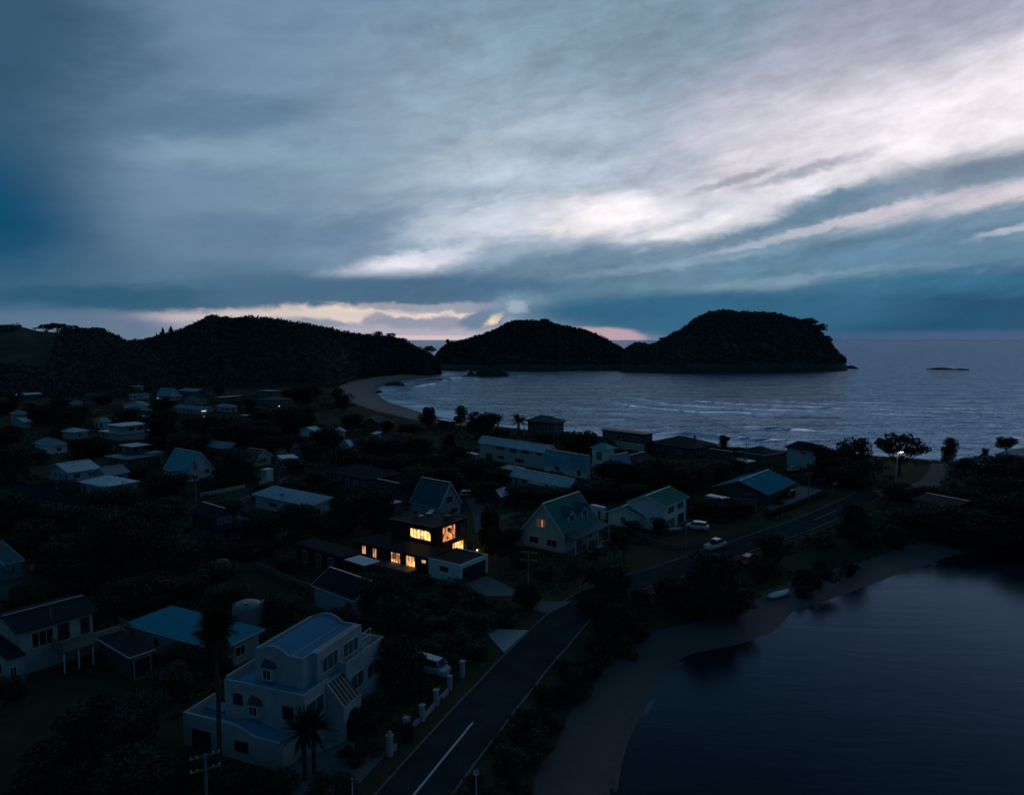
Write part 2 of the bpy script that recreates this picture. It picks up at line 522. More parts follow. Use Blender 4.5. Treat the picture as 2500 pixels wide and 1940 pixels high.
def smooth(t):
    t = np.clip(t, 0, 1); return t * t * (3 - 2 * t)
def w2(pxs, z): return [tuple(at(px, py, z)[:2]) for px, py in pxs]
def catmull(P, n=6):
    P = [np.array(p, float) for p in P]
    out = []
    for i in range(len(P) - 1):
        a, b, c, d = P[max(i - 1, 0)], P[i], P[i + 1], P[min(i + 2, len(P) - 1)]
        for k in range(n):
            t = k / n
            out.append(0.5 * ((2 * b) + (-a + c) * t + (2 * a - 5 * b + 4 * c - d) * t * t + (-a + 3 * b - 3 * c + d) * t ** 3))
    out.append(P[-1])
    return np.array(out)
SEA_SHORE = catmull([(1500, -300), (900, 20), (420, 165)] + w2([(2600, 1142), (2300, 1122), (2000, 1103), (1800, 1090), (1600, 1074), (1400, 1058), (1200, 1037), (1080, 1018), (1020, 1003),
                       (985, 992), (952, 982), (930, 969), (922, 956), (930, 944), (955, 934), (1000, 926), (1040, 921), (1066, 914), (1080, 907)], SEA_Z) + [(-200, 1010), (-500, 1120), (-3200, 1700)])
EST_SHORE = catmull([(14, -60), (9, 10)] + w2([(1500, 1990), (1508, 1934), (1530, 1825), (1585, 1706), (1639, 1632), (1677, 1600), (1758, 1581), (1809, 1571), (1854, 1555), (1893, 1537), (1922, 1509),
                       (1938, 1491), (2034, 1460), (2111, 1432), (2197, 1400), (2260, 1380), (2320, 1358), (2420, 1338), (2620, 1320)], SEA_Z) + [(330, 90), (900, -60), (1500, -320)])
def seg_dist(X, Y, P):
    d = np.full(X.shape, 1e9)
    for a, b in zip(P[:-1], P[1:]):
        e = b - a; L2 = max(e @ e, 1e-9)
        t = np.clip(((X - a[0]) * e[0] + (Y - a[1]) * e[1]) / L2, 0, 1)
        d = np.minimum(d, (X - a[0] - t * e[0]) ** 2 + (Y - a[1] - t * e[1]) ** 2)
    return np.sqrt(d)
def inside(X, Y, P):
    r = np.zeros(X.shape, bool); n = len(P)
    for i in range(n):
        x0, y0 = P[i]; x1, y1 = P[(i + 1) % n]
        if y0 == y1: continue
        c = ((y0 > Y) != (y1 > Y)) & (X < (x1 - x0) * (Y - y0) / (y1 - y0) + x0)
        r ^= c
    return r
SEA_POLY = np.vstack([SEA_SHORE, [(-3200, 90000), (90000, 90000), (90000, -300)]])
EST_POLY = np.vstack([EST_SHORE, [(1500, -900), (14, -900)]])
def land_z(X, Y):
    ds = seg_dist(X, Y, SEA_SHORE); de = seg_dist(X, Y, EST_SHORE)
    ds = np.where(inside(X, Y, SEA_POLY), -ds, ds); de = np.where(inside(X, Y, EST_POLY), -de, de)
    hs = np.where(ds > 0, 3.0 * smooth(ds / 30.0) * 0.55 + 3.0 * np.clip(ds / 30, 0, 1) * 0.45, np.maximum(ds * 0.12, -4))
    wob = 1.6 * (fbm(X * 0.12, Y * 0.12, 5) - 0.5)
    he = np.where(de > 0, np.minimum(de * 0.11, 0.8) + 2.2 * smooth((de + wob - 6.5) / 5.0), np.maximum(de * 0.10, -4))
    h = np.minimum(hs, he) + SEA_Z
    h = h + np.where((ds > 30) & (de > 14), (fbm(X * 0.03, Y * 0.03, 2) - 0.5) * 0.5, 0)
    sand = np.maximum(smooth((np.where(X > -20, 14, 34) - ds + 10 * (fbm(X * .05, Y * .05, 9) - .5)) / 8.0), smooth((7.4 - de - wob) / 1.6))
    wet = np.maximum(smooth((7.0 - ds) / 5.0), smooth((2.8 - de + wob) / 1.8))
    wet = np.maximum(wet, .95 * smooth((12 - de) / 3.0))
    lawn = smooth((fbm(X * 0.02 + 40, Y * 0.02, 21) - 0.45) / 0.2)
    return h, sand, wet, lawn, ds, de
def ground_z(x, y):
    return float(land_z(np.array([float(x)]), np.array([float(y)]))[0][0])

na, nr = 760, 360
AZ = np.linspace(-math.pi, math.pi, na, endpoint=False)
# denser columns in front
AZ = np.sort(np.concatenate([np.linspace(-0.72, 0.72, 560), np.linspace(0.75, 2 * math.pi - 0.75, 160)]))
na = len(AZ)
RR = np.exp(np.linspace(math.log(6.0), math.log(3000.0), nr))
A, R = np.meshgrid(AZ, RR)
GX, GY = R * np.sin(A), R * np.cos(A)
GZ, sand, wet, lawn, DS, DE = land_z(GX, GY)
def grid_faces(nr, na, wrap):
    i = np.arange(nr - 1)[:, None]; j = np.arange(na if wrap else na - 1)[None, :]
    j2 = (j + 1) % na
    return np.stack([i * na + j + 0 * i, i * na + j2 + 0 * i, (i + 1) * na + j2, (i + 1) * na + j], -1).reshape(-1, 4)
gm = bpy.data.materials.new('coastal ground'); gm.use_nodes = True
def build_ground_mat():
    N = NT(gm.node_tree); b = gm.node_tree.nodes['Principled BSDF']
    def att(n):
        a = N.new('ShaderNodeAttribute', attribute_name=n); return a.outputs['Fac']
    geo = N.new('ShaderNodeNewGeometry'); P = geo.outputs['Position']
    n1, n2, n3 = N.noise(P, 0.09, 5, .6), N.noise(P, 0.9, 5, .65), N.noise(P, 5.0, 3, .6)
    grass = N.mix(N.rng(n1, .35, .65, 0, 1), (0.042, 0.038, 0.022, 1), (0.080, 0.066, 0.036, 1))
    grass = N.mix(N.math('MULTIPLY', att('lawn'), .6), grass, (0.10, 0.075, 0.040, 1))
    grass = N.mix(N.rng(n2, .5, .75, 0, .7), grass, (0.060, 0.040, 0.022, 1))
    sandc = N.mix(N.rng(n1, .3, .7, 0, 1), (0.38, 0.26, 0.24, 1), (0.45, 0.31, 0.28, 1))
    sandc = N.mix(N.rng(n2, .3, .8, 0, .5), sandc, (0.32, 0.22, 0.20, 1))
    sandc = N.mix(N.math('MULTIPLY', att('wet'), .85), sandc, (0.092, 0.074, 0.08, 1))
    edge = N.math('ADD', att('sand'), N.math('MULTIPLY', N.math('SUBTRACT', n2, .5), .7))
    c = N.mix(N.rng(edge, .4, .6, 0, 1), grass, sandc)
    N.l.new(c, b.inputs['Base Color'])
    N.l.new(N.rng(att('wet'), 0, 1, .95, .55), b.inputs['Roughness'])
    b.inputs['Specular IOR Level'].default_value = 0.06
    bp = N.new('ShaderNodeBump'); bp.inputs['Strength'].default_value = .5; bp.inputs['Distance'].default_value = .25
    N.l.new(N.math('ADD', n2, N.math('MULTIPLY', n3, .3)), bp.inputs['Height']); N.l.new(bp.outputs[0], b.inputs['Normal'])
build_ground_mat()
ground = np_mesh('ground', np.stack([GX, GY, GZ], -1).reshape(-1, 3), grid_faces(nr, na, True)[:, ::-1], gm, True,
                 {'sand': sand.ravel(), 'wet': wet.ravel(), 'lawn': lawn.ravel()})
tag(ground, kind='structure')

# ---- water
def water_mat(name, deep, foam, rough, scale, bump, dist, gl=1.0, tint=(1, 1, 1, 1)):
    """water body colour under a tinted fresnel reflection"""
    m = bpy.data.materials.new(name); m.use_nodes = True
    N = NT(m.node_tree); m.node_tree.nodes.remove(m.node_tree.nodes['Principled BSDF'])
    geo = N.new('ShaderNodeNewGeometry'); P = geo.outputs['Position']
    Pm = N.mapping(P, rot=(0, 0, math.radians(14)), sc=(0.30, 1.0, 1.0))
    n0 = N.noise(Pm, scale * 0.36, 4, .6, .4)
    n1 = N.noise(Pm, scale, 5, .62, .2)
    n2 = N.noise(N.mapping(P, sc=(0.3, 1, 1)), scale * .35, 4, .6, .6)
    a = N.new('ShaderNodeAttribute', attribute_name='foam').outputs['Fac']
    c = N.mix(N.rng(n0, .35, .65, 0, 1), deep, tuple(x * 1.7 for x in deep[:3]) + (1,))
    fm = N.math('MULTIPLY', a, N.rng(N.math('ADD', N.math('MULTIPLY', n2, .7), N.math('MULTIPLY', n1, .3)), .38, .60, .12, 1))
    sh = N.new('ShaderNodeAttribute', attribute_name='shoal').outputs['Fac']
    c = N.mix(N.math('MULTIPLY', sh, .8), c, (0.05, 0.16, 0.19, 1))
    c = N.mix(fm, c, foam)
    bp = N.new('ShaderNodeBump'); bp.inputs['Strength'].default_value = bump; bp.inputs['Distance'].default_value = dist
    N.l.new(N.math('ADD', N.math('MULTIPLY', n0, 3.2), n1), bp.inputs['Height'])
    d = N.new('ShaderNodeBsdfDiffuse'); N.l.new(c, d.inputs['Color']); N.l.new(bp.outputs[0], d.inputs['Normal'])
    g = N.new('ShaderNodeBsdfGlossy'); g.inputs['Color'].default_value = tint
    N.l.new(N.math('ADD', rough, N.math('MULTIPLY', fm, .4)), g.inputs['Roughness']); N.l.new(bp.outputs[0], g.inputs['Normal'])
    fr = N.new('ShaderNodeFresnel'); fr.inputs['IOR'].default_value = 1.33; N.l.new(bp.outputs[0], fr.inputs['Normal'])
    mx = N.new('ShaderNodeMixShader'); N.l.new(N.math('MULTIPLY', N.math('MINIMUM', fr.outputs[0], .56), gl), mx.inputs[0])
    N.l.new(d.outputs[0], mx.inputs[1]); N.l.new(g.outputs[0], mx.inputs[2])
    N.l.new(mx.outputs[0], m.node_tree.nodes['Material Output'].inputs[0])
    return m
sea_m = water_mat('sea water', (0.010, 0.028, 0.038, 1), (0.62, 0.66, 0.70, 1), 0.05, 0.16, .9, 2.0, .95, (.60, .79, 1, 1))
est_m = water_mat('calm estuary water', (0.006, 0.014, 0.018, 1), (0.6, 0.6, 0.62, 1), 0.20, 0.6, 0.06, 0.2, .9, (.30, .50, .74, 1))
sa, sr = 700, 620
AZs = np.linspace(-0.82, 0.82, sa)
Rs = np.exp(np.concatenate([np.linspace(math.log(120), math.log(1400), 540), np.linspace(math.log(1450), math.log(80000), sr - 540)]))
A, R = np.meshgrid(AZs, Rs)
X, Y = R * np.sin(A), R * np.cos(A)
D = seg_dist(X, Y, SEA_SHORE); D = np.where(inside(X, Y, SEA_POLY), D, -D)
n_lo = fbm(X * 0.006, Y * 0.006, 31, 3); n_md = fbm(X * 0.02, Y * 0.02, 33, 3)
# swells roll in parallel to the beach; short, uneven crests
ph = D / 31.0 + (n_lo - .5) * 2.4
sw = np.maximum(0, np.cos(ph * 2 * np.pi)) ** 9
crest = smooth((fbm(X * 0.011 + 9, Y * 0.011, 41, 3) - .42) / .16)
amp = np.exp(-np.maximum(D, 0) / 150.0) * (D > 0)
chop = (fbm(X * .05, Y * .12, 51, 4) - .5) * 0.5 * np.exp(-R / 900.0)
Z = SEA_Z + sw * crest * amp * 1.9 * smooth((D - 2) / 25) + chop * smooth(D / 30)
foam = smooth((26 + 26 * (n_md - .5) - D) / 22) * .9
bayw = np.exp(-(((X + 95) / 90) ** 2 + ((Y - 455) / 110) ** 2))
foam = np.maximum(foam, np.clip(bayw * 1.1, 0, 1) * .55 * smooth((fbm(X * .025, Y * .05, 61, 4) - .38) / .3))
foam = np.maximum(foam, sw * crest * np.exp(-np.maximum(D, 0) / 40.0) * .3)
ring = np.abs(D)
shoal = np.exp(-np.maximum(D, 0) / 120.0)
sea = np_mesh('sea', np.stack([X, Y, Z], -1).reshape(-1, 3), grid_faces(sr, sa, False)[:, ::-1], sea_m, True, {'foam': foam.ravel(), 'shoal': shoal.ravel()})
tag(sea, kind='structure')
ea, er = 660, 520
xs = np.linspace(2, 330, ea); ys = np.linspace(-50, 215, er)
X, Y = np.meshgrid(xs, ys)
keep = None
D = seg_dist(X, Y, EST_SHORE); ins = inside(X, Y, EST_POLY)
Dd = np.where(ins, D, -D)
fo = np.exp(-((Dd - .35) / .32) ** 2) * smooth((fbm(X * .22, Y * .22, 71, 2) - .56) / .06) * .3
Z = np.where(Dd > -8, SEA_Z + 0.004, SEA_Z - 1.5) + 0 * X
est = np_mesh('estuary_water', np.stack([X, Y, Z], -1).reshape(-1, 3), grid_faces(er, ea, False), est_m, True, {'foam': fo.ravel(), 'shoal': np.zeros(X.size)})
tag(est, kind='structure')

# ---- hills
hill_m = bpy.data.materials.new('bush covered hill'); hill_m.use_nodes = True
def build_hill_mat(m, c0, c1, c2, base):
    N = NT(m.node_tree); b = m.node_tree.nodes['Principled BSDF']
    geo = N.new('ShaderNodeNewGeometry'); P = geo.outputs['Position']
    n1, n2 = N.noise(P, 0.012, 4, .6), N.noise(P, 0.2, 5, .65)
    n3 = N.noise(P, 0.035, 4, .6)
    c = N.mix(N.rng(n1, .4, .62, 0, 1), c0, c1)
    c = N.mix(N.rng(n3, .48, .62, 0, .55), c, tuple(x * .45 for x in c0[:3]) + (1,))
    c = N.mix(N.rng(n2, .45, .8, 0, .8), c, c2)
    if base:   # bare rock above the waterline
        sep = N.new('ShaderNodeSeparateXYZ'); N.l.new(P, sep.inputs[0])
        hh = N.math('ADD', sep.outputs[2], N.math('MULTIPLY', N.math('SUBTRACT', n2, .5), 14))
        c = N.mix(N.rng(hh, 0, 9, 1, 0), c, (0.07, 0.055, 0.05, 1))
    N.l.new(c, b.inputs['Base Color']); b.inputs['Roughness'].default_value = .95
    b.inputs['Specular IOR Level'].default_value = .1
    bp = N.new('ShaderNodeBump'); bp.inputs['Strength'].default_value = .8; bp.inputs['Distance'].default_value = 1.5
    N.l.new(n2, bp.inputs['Height']); N.l.new(bp.outputs[0], b.inputs['Normal'])
build_hill_mat(hill_m, (0.10, 0.11, 0.095, 1), (0.125, 0.115, 0.095, 1), (0.07, 0.078, 0.066, 1), True)
grass_hill_m = bpy.data.materials.new('grassy hill'); grass_hill_m.use_nodes = True
build_hill_mat(grass_hill_m, (0.065, 0.064, 0.042, 1), (0.115, 0.098, 0.058, 1), (0.05, 0.052, 0.036, 1), False)
bush_m = foliage('hillside bush leaves', (0.080, 0.092, 0.080), .2)

HILLS = {}
def hill(name, sky, base, Dr, thick, mat, rough=6.0, power=0.75, seed=1, zb=-3.5):
    """sky: skyline pixels; base: pixels of the foot; Dr(px): depth of the ridge; thick: depth behind it"""
    sx = np.array([p[0] for p in sky], float); sy = np.array([p[1] for p in sky], float)
    bx = np.array([p[0] for p in base], float); by = np.array([p[1] for p in base], float)
    cols = np.arange(sx[0], sx[-1] + .1, 3.0); nc = len(cols); nt = 46
    V = np.zeros((nt, nc, 3))
    for j, px in enumerate(cols):
        py = np.interp(px, sx, sy); D = Dr(px)
        r = at_depth(px, py, D)
        zt = zb if py > 1e4 else r.z
        f = at(px, np.interp(px, bx, by), zb)
        back = Vector((r.x * (1 + thick / D), D + thick, zb))
        for i in range(nt):
            t = i / (nt - 1) * 2
            if t <= 1:
                p = Vector((f.x, f.y, 0)).lerp(Vector((r.x, r.y, 0)), t); z = zb + (zt - zb) * (1 - (1 - t) ** (1 / power)) if power < 1 else zb + (zt - zb) * t ** power
            else:
                u = t - 1
                p = Vector((r.x, r.y, 0)).lerp(Vector((back.x, back.y, 0)), u); z = zt + (zb - zt) * u ** 1.3
            V[i, j] = (p.x, p.y, z)
    T = np.linspace(0, 2, nt)[:, None]
    amp = np.clip((V[:, :, 2] - zb) / 20, 0, 1) * (1 - np.exp(-((T - 1) / .22) ** 2) * .85)
    nz = fbm(V[:, :, 0] * .022, V[:, :, 1] * .012, seed, 4) - .55
    V[:, :, 2] += amp * rough * 2.4 * nz
    o = np_mesh(name, V.reshape(-1, 3), grid_faces(nt, nc, False), mat, True)
    tag(o, kind='structure')
    HILLS[name] = V
    return o, V
SK_A = [(-160, 806), (-50, 800), (0, 799), (40, 797), (60, 798), (90, 806), (130, 809), (190, 807), (240, 806), (262, 812), (285, 822), (300, 832), (312, 843), (330, 860), (360, 900)]
SK_B = [(190, 900), (230, 872), (262, 855), (290, 843), (330, 837), (355, 834), (380, 826), (410, 817), (440, 811), (462, 803), (480, 793), (500, 787), (507, 779), (520, 777), (540, 782), (556, 779), (580, 781), (600, 775), (620, 776), (660, 781), (700, 788), (740, 796),
        (780, 803), (820, 810), (850, 815), (880, 821), (920, 823), (950, 823), (970, 829), (990, 836), (1010, 847), (1030, 857), (1048, 868), (1062, 880), (1072, 897), (1078, 912)]
SK_C = [(1052, 906), (1060, 884), (1070, 866), (1082, 852), (1100, 840), (1130, 834), (1150, 830), (1180, 822), (1200, 814), (1222, 803), (1236, 793), (1250, 788), (1275, 785), (1300, 785), (1320, 786), (1335, 783), (1352, 790), (1370, 796), (1395, 800), (1420, 806), (1440, 813), (1465, 822), (1490, 838), (1510, 850), (1522, 858), (1535, 880), (1545, 906)]
SK_D = [(1510, 906), (1520, 868), (1530, 857), (1545, 848), (1560, 845), (1575, 850), (1590, 848), (1610, 838), (1630, 828), (1645, 818), (1660, 808), (1680, 798), (1695, 785), (1715, 776), (1740, 767), (1765, 761), (1785, 762), (1800, 766), (1830, 767), (1860, 769), (1890, 769), (1910, 773), (1935, 779), (1960, 787), (1985, 800), (2005, 818), (2020, 836), (2030, 850), (2042, 862), (2055, 872), (2064, 886), (2069, 901), (2073, 907)]
hill('grassy_hill', SK_A, [(-160, 985), (400, 985)], lambda px: 700, 220, grass_hill_m, 4, .8, 5)
hill('bush_hill', SK_B, [(190, 985), (300, 978), (500, 962), (700, 955), (800, 950), (880, 930), (960, 922), (1040, 919), (1080, 912)], lambda px: 640 + max(0, px - 700) * .55, 200, hill_m, 11, .8, 3)
hill('bush_headland', SK_C, [(1050, 906), (1100, 907), (1300, 906.5), (1545, 906.5)], lambda px: 1080, 200, hill_m, 12, .7, 13)
hill('island_headland', SK_D, [(1510, 909), (1600, 911), (1750, 911), (1950, 909), (2073, 907)], lambda px: 1010, 180, hill_m, 12, .55, 23)

def leaf_quads(C, size, rng, flat=0.0):
    """n quads of given half size at centres C, random facing"""
    n = len(C)
    a = rng.normal(size=(n, 3)); a[:, 2] *= (1 - flat); a /= np.linalg.norm(a, axis=1)[:, None] + 1e-9
    b = rng.normal(size=(n, 3)); b -= (b * a).sum(1)[:, None] * a; b /= np.linalg.norm(b, axis=1)[:, None] + 1e-9
    s = np.asarray(size).reshape(-1, 1) * (0.6 + 0.8 * rng.random((n, 1)))
    a, b = a * s, b * s * (0.55 + 0.35 * rng.random((n, 1)))
    V = np.stack([C - a - b * .6, C + a * .3 - b, C + a + b * .5, C - a * .2 + b], 1).reshape(-1, 3)
    return V, np.arange(4 * n).reshape(n, 4)
def bush_on(V, n, rad, per, seed, rows=(2, 30), zmin=-1.0, leaf=0.9, keep=None):
    rng = np.random.default_rng(seed)
    nt, nc, _ = V.shape
    i = rng.uniform(rows[0], min(rows[1], nt - 2), n); j = rng.uniform(0, nc - 2, n)
    i0, j0 = i.astype(int), j.astype(int); fi, fj = (i - i0)[:, None], (j - j0)[:, None]
    P = (V[i0, j0] * (1 - fi) + V[i0 + 1, j0] * fi) * (1 - fj) + (V[i0, j0 + 1] * (1 - fi) + V[i0 + 1, j0 + 1] * fi) * fj
    ok = P[:, 2] > zmin
    if keep is not None: ok &= keep(P, i)
    P = P[ok]
    r = rad * (0.5 + rng.random((len(P), 1)) ** 2 * 1.1)
    d = rng.normal(size=(len(P), per, 3)); d /= np.linalg.norm(d, axis=2)[:, :, None]
    d *= (0.5 + 0.5 * rng.random((len(P), per, 1)))
    C = (P[:, None, :] + d * r[:, None, :] * np.array([1.1, 1.1, .75]) + np.array([0, 0, .25]) * r[:, None, :]).reshape(-1, 3)
    return leaf_quads(C, leaf, rng)
def stuff_mesh(name, parts, mat):
    Vs, Fs, b = [], [], 0
    for V, F in parts:
        Vs.append(V); Fs.append(F + b); b += len(V)
    o = np_mesh(name, np.vstack(Vs), np.vstack(Fs), mat)
    return tag(o, kind='stuff')
stuff_mesh('hillside_bush', [bush_on(HILLS['bush_hill'], 9000, 2.8, 18, 1, leaf=.75), bush_on(HILLS['bush_hill'], 1300, 3.2, 18, 11, (19, 25), 3)], bush_m)
stuff_mesh('headland_bush', [bush_on(HILLS['bush_headland'], 6000, 3.4, 16, 2, zmin=5, leaf=1.1), bush_on(HILLS['bush_headland'], 900, 3.6, 18, 12, (20, 25), 5, 1.1)], bush_m)
stuff_mesh('island_bush', [bush_on(HILLS['island_headland'], 6000, 3.4, 16, 3, zmin=7, leaf=1.1), bush_on(HILLS['island_headland'], 900, 3.6, 18, 13, (20, 25), 5, 1.1)], bush_m)
stuff_mesh('hill_scrub', [bush_on(HILLS['grassy_hill'], 5200, 3.0, 14, 4, rows=(1, 30), keep=lambda P, i: (fbm(P[:, 0] * .012, P[:, 1] * .012, 77) > .52) | (P[:, 0] > -425 - 6 * (i - 20)) | (i < 8))], bush_m)
# ------------------------------------------------------------------ houses
SHORT = {}
HOUSES = []      # (short description, centre, radius)  used to word the tree labels
FOOT = []        # footprints: (origin, u, l, Lu, Lv)
ANG0 = 32.0
def axes(ang):
    a = math.radians(ang)
    return Vector((math.sin(a), math.cos(a), 0)), Vector((-math.cos(a), math.sin(a), 0))
def run_to(P, d, px):
    """length along d from P at which the projection reaches column px"""
    k = (px - W0 / 2) / FPX
    # forward distance f = y*CP - (z-CAMH)*SP ; x = k*f
    f0 = P.y * CP - (P.z - CAMH) * SP
    den = d.x - k * d.y * CP
    t = (k * f0 - P.x) / den if abs(den) > 1e-6 else 6.0
    return t
def window_at(parent, face, Lu, Lv, s0, s1, z0, z1, pane=None, frame=None, mull=1, trans=0, base=(0, 0), name='window', depth=0.07, mw=.05):
    """a framed window on face 'L' (plane x=base[0]) or 'R' (plane y=base[1]); s in metres from the near corner"""
    pane = pane or GLASS; frame = frame or TRIM
    fw = 0.07
    m, g = MB(), MB()
    def bx(mb, a, b, c, d, o0, o1):
        if face == 'L': mb.box(base[0] - o1, base[0] - o0, base[1] + a, base[1] + b, c, d)
        else: mb.box(base[0] + a, base[0] + b, base[1] - o1, base[1] - o0, c, d)
    bx(m, s0, s1, z0, z0 + fw, .004, depth); bx(m, s0, s1, z1 - fw, z1, .004, depth)
    bx(m, s0, s0 + fw, z0 + fw, z1 - fw, .004, depth); bx(m, s1 - fw, s1, z0 + fw, z1 - fw, .004, depth)
    for k in range(1, mull + 1):
        c = s0 + (s1 - s0) * k / (mull + 1)
        bx(m, c - mw / 2, c + mw / 2, z0 + fw, z1 - fw, .02, depth - .01)
    for k in range(1, trans + 1):
        c = z0 + (z1 - z0) * k / (trans + 1)
        bx(m, s0 + fw, s1 - fw, c - fw * .3, c + fw * .3, .022, depth - .014)
    bx(g, s0 + fw, s1 - fw, z0 + fw, z1 - fw, .006, .018)
    w = m.build(name, frame, parent)
    g.build('pane', pane, w)
    return w
def slab_roof(Lu, Lv, h, oh, rt, rh):
    """MB for the roof; ridge along x ('gableX') or y ('gableY'), 'hip', 'flat', 'monoX' (rises along +x), 'monoY'"""
    m = MB(); t = .16
    x0, x1, y0, y1 = -oh, Lu + oh, -oh, Lv + oh
    if rt == 'flat':
        m.box(x0, x1, y0, y1, h, h + .26)
    elif rt == 'gableX':
        k = rh / (Lv / 2) * oh
        m.extr([(y0, h - k), (Lv / 2, h + rh), (y1, h - k), (y1, h - k + t), (Lv / 2, h + rh + t), (y0, h - k + t)], 'x', x0, x1)
    elif rt == 'gableY':
        k = rh / (Lu / 2) * oh
        m.extr([(x0, h - k), (Lu / 2, h + rh), (x1, h - k), (x1, h - k + t), (Lu / 2, h + rh + t), (x0, h - k + t)], 'y', y0, y1)
    elif rt == 'monoX':
        m.extr([(x0, h), (x1, h + rh), (x1, h + rh + t), (x0, h + t)], 'y', y0, y1)
    elif rt == 'monoY':
        m.extr([(y0, h), (y1, h + rh), (y1, h + rh + t), (y0, h + t)], 'x', x0, x1)
    elif rt in ('hip', 'hipX', 'hipY'):
        ax = (x1 - x0) >= (y1 - y0)
        e = min(x1 - x0, y1 - y0) / 2
        r0, r1 = ((x0 + e, (y0 + y1) / 2), (x1 - e, (y0 + y1) / 2)) if ax else (((x0 + x1) / 2, y0 + e), ((x0 + x1) / 2, y1 - e))
        for zz, mi in ((h + t, 0),):
            vs = [(x0, y0, zz), (x1, y0, zz), (x1, y1, zz), (x0, y1, zz), (*r0, zz + rh), (*r1, zz + rh)]
            fs = [(0, 1, 5, 4), (1, 2, 5), (2, 3, 4, 5), (3, 0, 4)] if ax else [(0, 1, 4), (1, 2, 5, 4), (2, 3, 5), (3, 0, 4, 5)]
            m.add(vs, fs)
        m.add([(x0, y0, h), (x1, y0, h), (x1, y1, h), (x0, y1, h), (x0, y0, h + t), (x1, y0, h + t), (x1, y1, h + t), (x0, y1, h + t)],
              [(0, 3, 2, 1), (0, 1, 5, 4), (1, 2, 6, 5), (2, 3, 7, 6), (3, 0, 4, 7)])
    return m
def wall_block(Lu, Lv, h, rt, rh, z0=-.4):
    m = MB()
    if rt == 'gableX':
        m.extr([(0, z0), (Lv, z0), (Lv, h), (Lv / 2, h + rh), (0, h)], 'x', 0, Lu)
    elif rt == 'gableY':
        m.extr([(0, z0), (Lu, z0), (Lu, h), (Lu / 2, h + rh), (0, h)], 'y', 0, Lv)
    elif rt == 'monoX':
        m.extr([(0, z0), (Lu, z0), (Lu, h + rh * Lu / (Lu + 1)), (0, h + .02)], 'y', 0, Lv)
    elif rt == 'monoY':
        m.extr([(0, z0), (Lv, z0), (Lv, h + rh * Lv / (Lv + 1)), (0, h + .02)], 'x', 0, Lu)
    else:
        m.box(0, Lu, 0, Lv, z0, h)
    return m
def trim_roof(Lu, Lv, h, oh, rt, rh, mat, parent):
    """bargeboards and gutters, 3 mm proud of the roof edge"""
    m = MB(); w = .05; e = .004
    x0, x1, y0, y1 = -oh, Lu + oh, -oh, Lv + oh
    if rt == 'gableX':
        k = rh / (Lv / 2) * oh
        for x in (x0 - e - w / 2, x1 + e + w / 2):
            for y in (y0, y1): m.bar((x, y, h - k + .05), (x, Lv / 2, h + rh + .05), w, .26)
        for y in (y0 - .05, y1 + .05): m.bar((x0, y, h - k + .05), (x1, y, h - k + .05), .09, .1)
    elif rt == 'gableY':
        k = rh / (Lu / 2) * oh
        for y in (y0 - e - w / 2, y1 + e + w / 2):
            for x in (x0, x1): m.bar((x, y, h - k + .05), (Lu / 2, y, h + rh + .05), w, .26)
        for x in (x0 - .05, x1 + .05): m.bar((x, y0, h - k + .05), (x, y1, h - k + .05), .09, .1)
    else:
        zt = h + .1 if rt == 'flat' else h + .06
        for a, b in (((x0 - w, y0 - w / 2 - e), (x1 + w, y0 - w / 2 - e)), ((x0 - w / 2 - e, y0), (x0 - w / 2 - e, y1))):
            z2 = zt
            if rt == 'monoX' and a[0] != b[0]: m.bar((*a, zt), (*b, zt + rh), w, .2); continue
            if rt == 'monoY' and a[1] != b[1]: m.bar((*a, zt), (*b, zt + rh), w, .2); continue
            m.bar((*a, z2), (*b, z2), w, .2)
    return m.build('fascia', mat, parent)
def auto_windows(root, Lu, Lv, h, seed, density=.75, lit=None, frame=None):
    r = random.Random(seed)
    storeys = 2 if h > 4.2 else 1
    for face, L in (('L', Lv), ('R', Lu)):
        for st in range(storeys):
            zb = st * (h / storeys) + .05
            n = max(1, int(L / 2.9))
            for k in range(n):
                if r.random() > density: continue
                c = L * (k + .5) / n
                w = min(r.choice((1.1, 1.5, 1.8)), L / n * .75)
                door = st == 0 and r.random() < .18
                window_at(root, face, Lu, Lv, c - w / 2, c + w / 2, zb + (.05 if door else .95), zb + 2.15, CURTAIN if r.random() < .35 else GLASS, frame, 1 if w > 1.2 else 0)
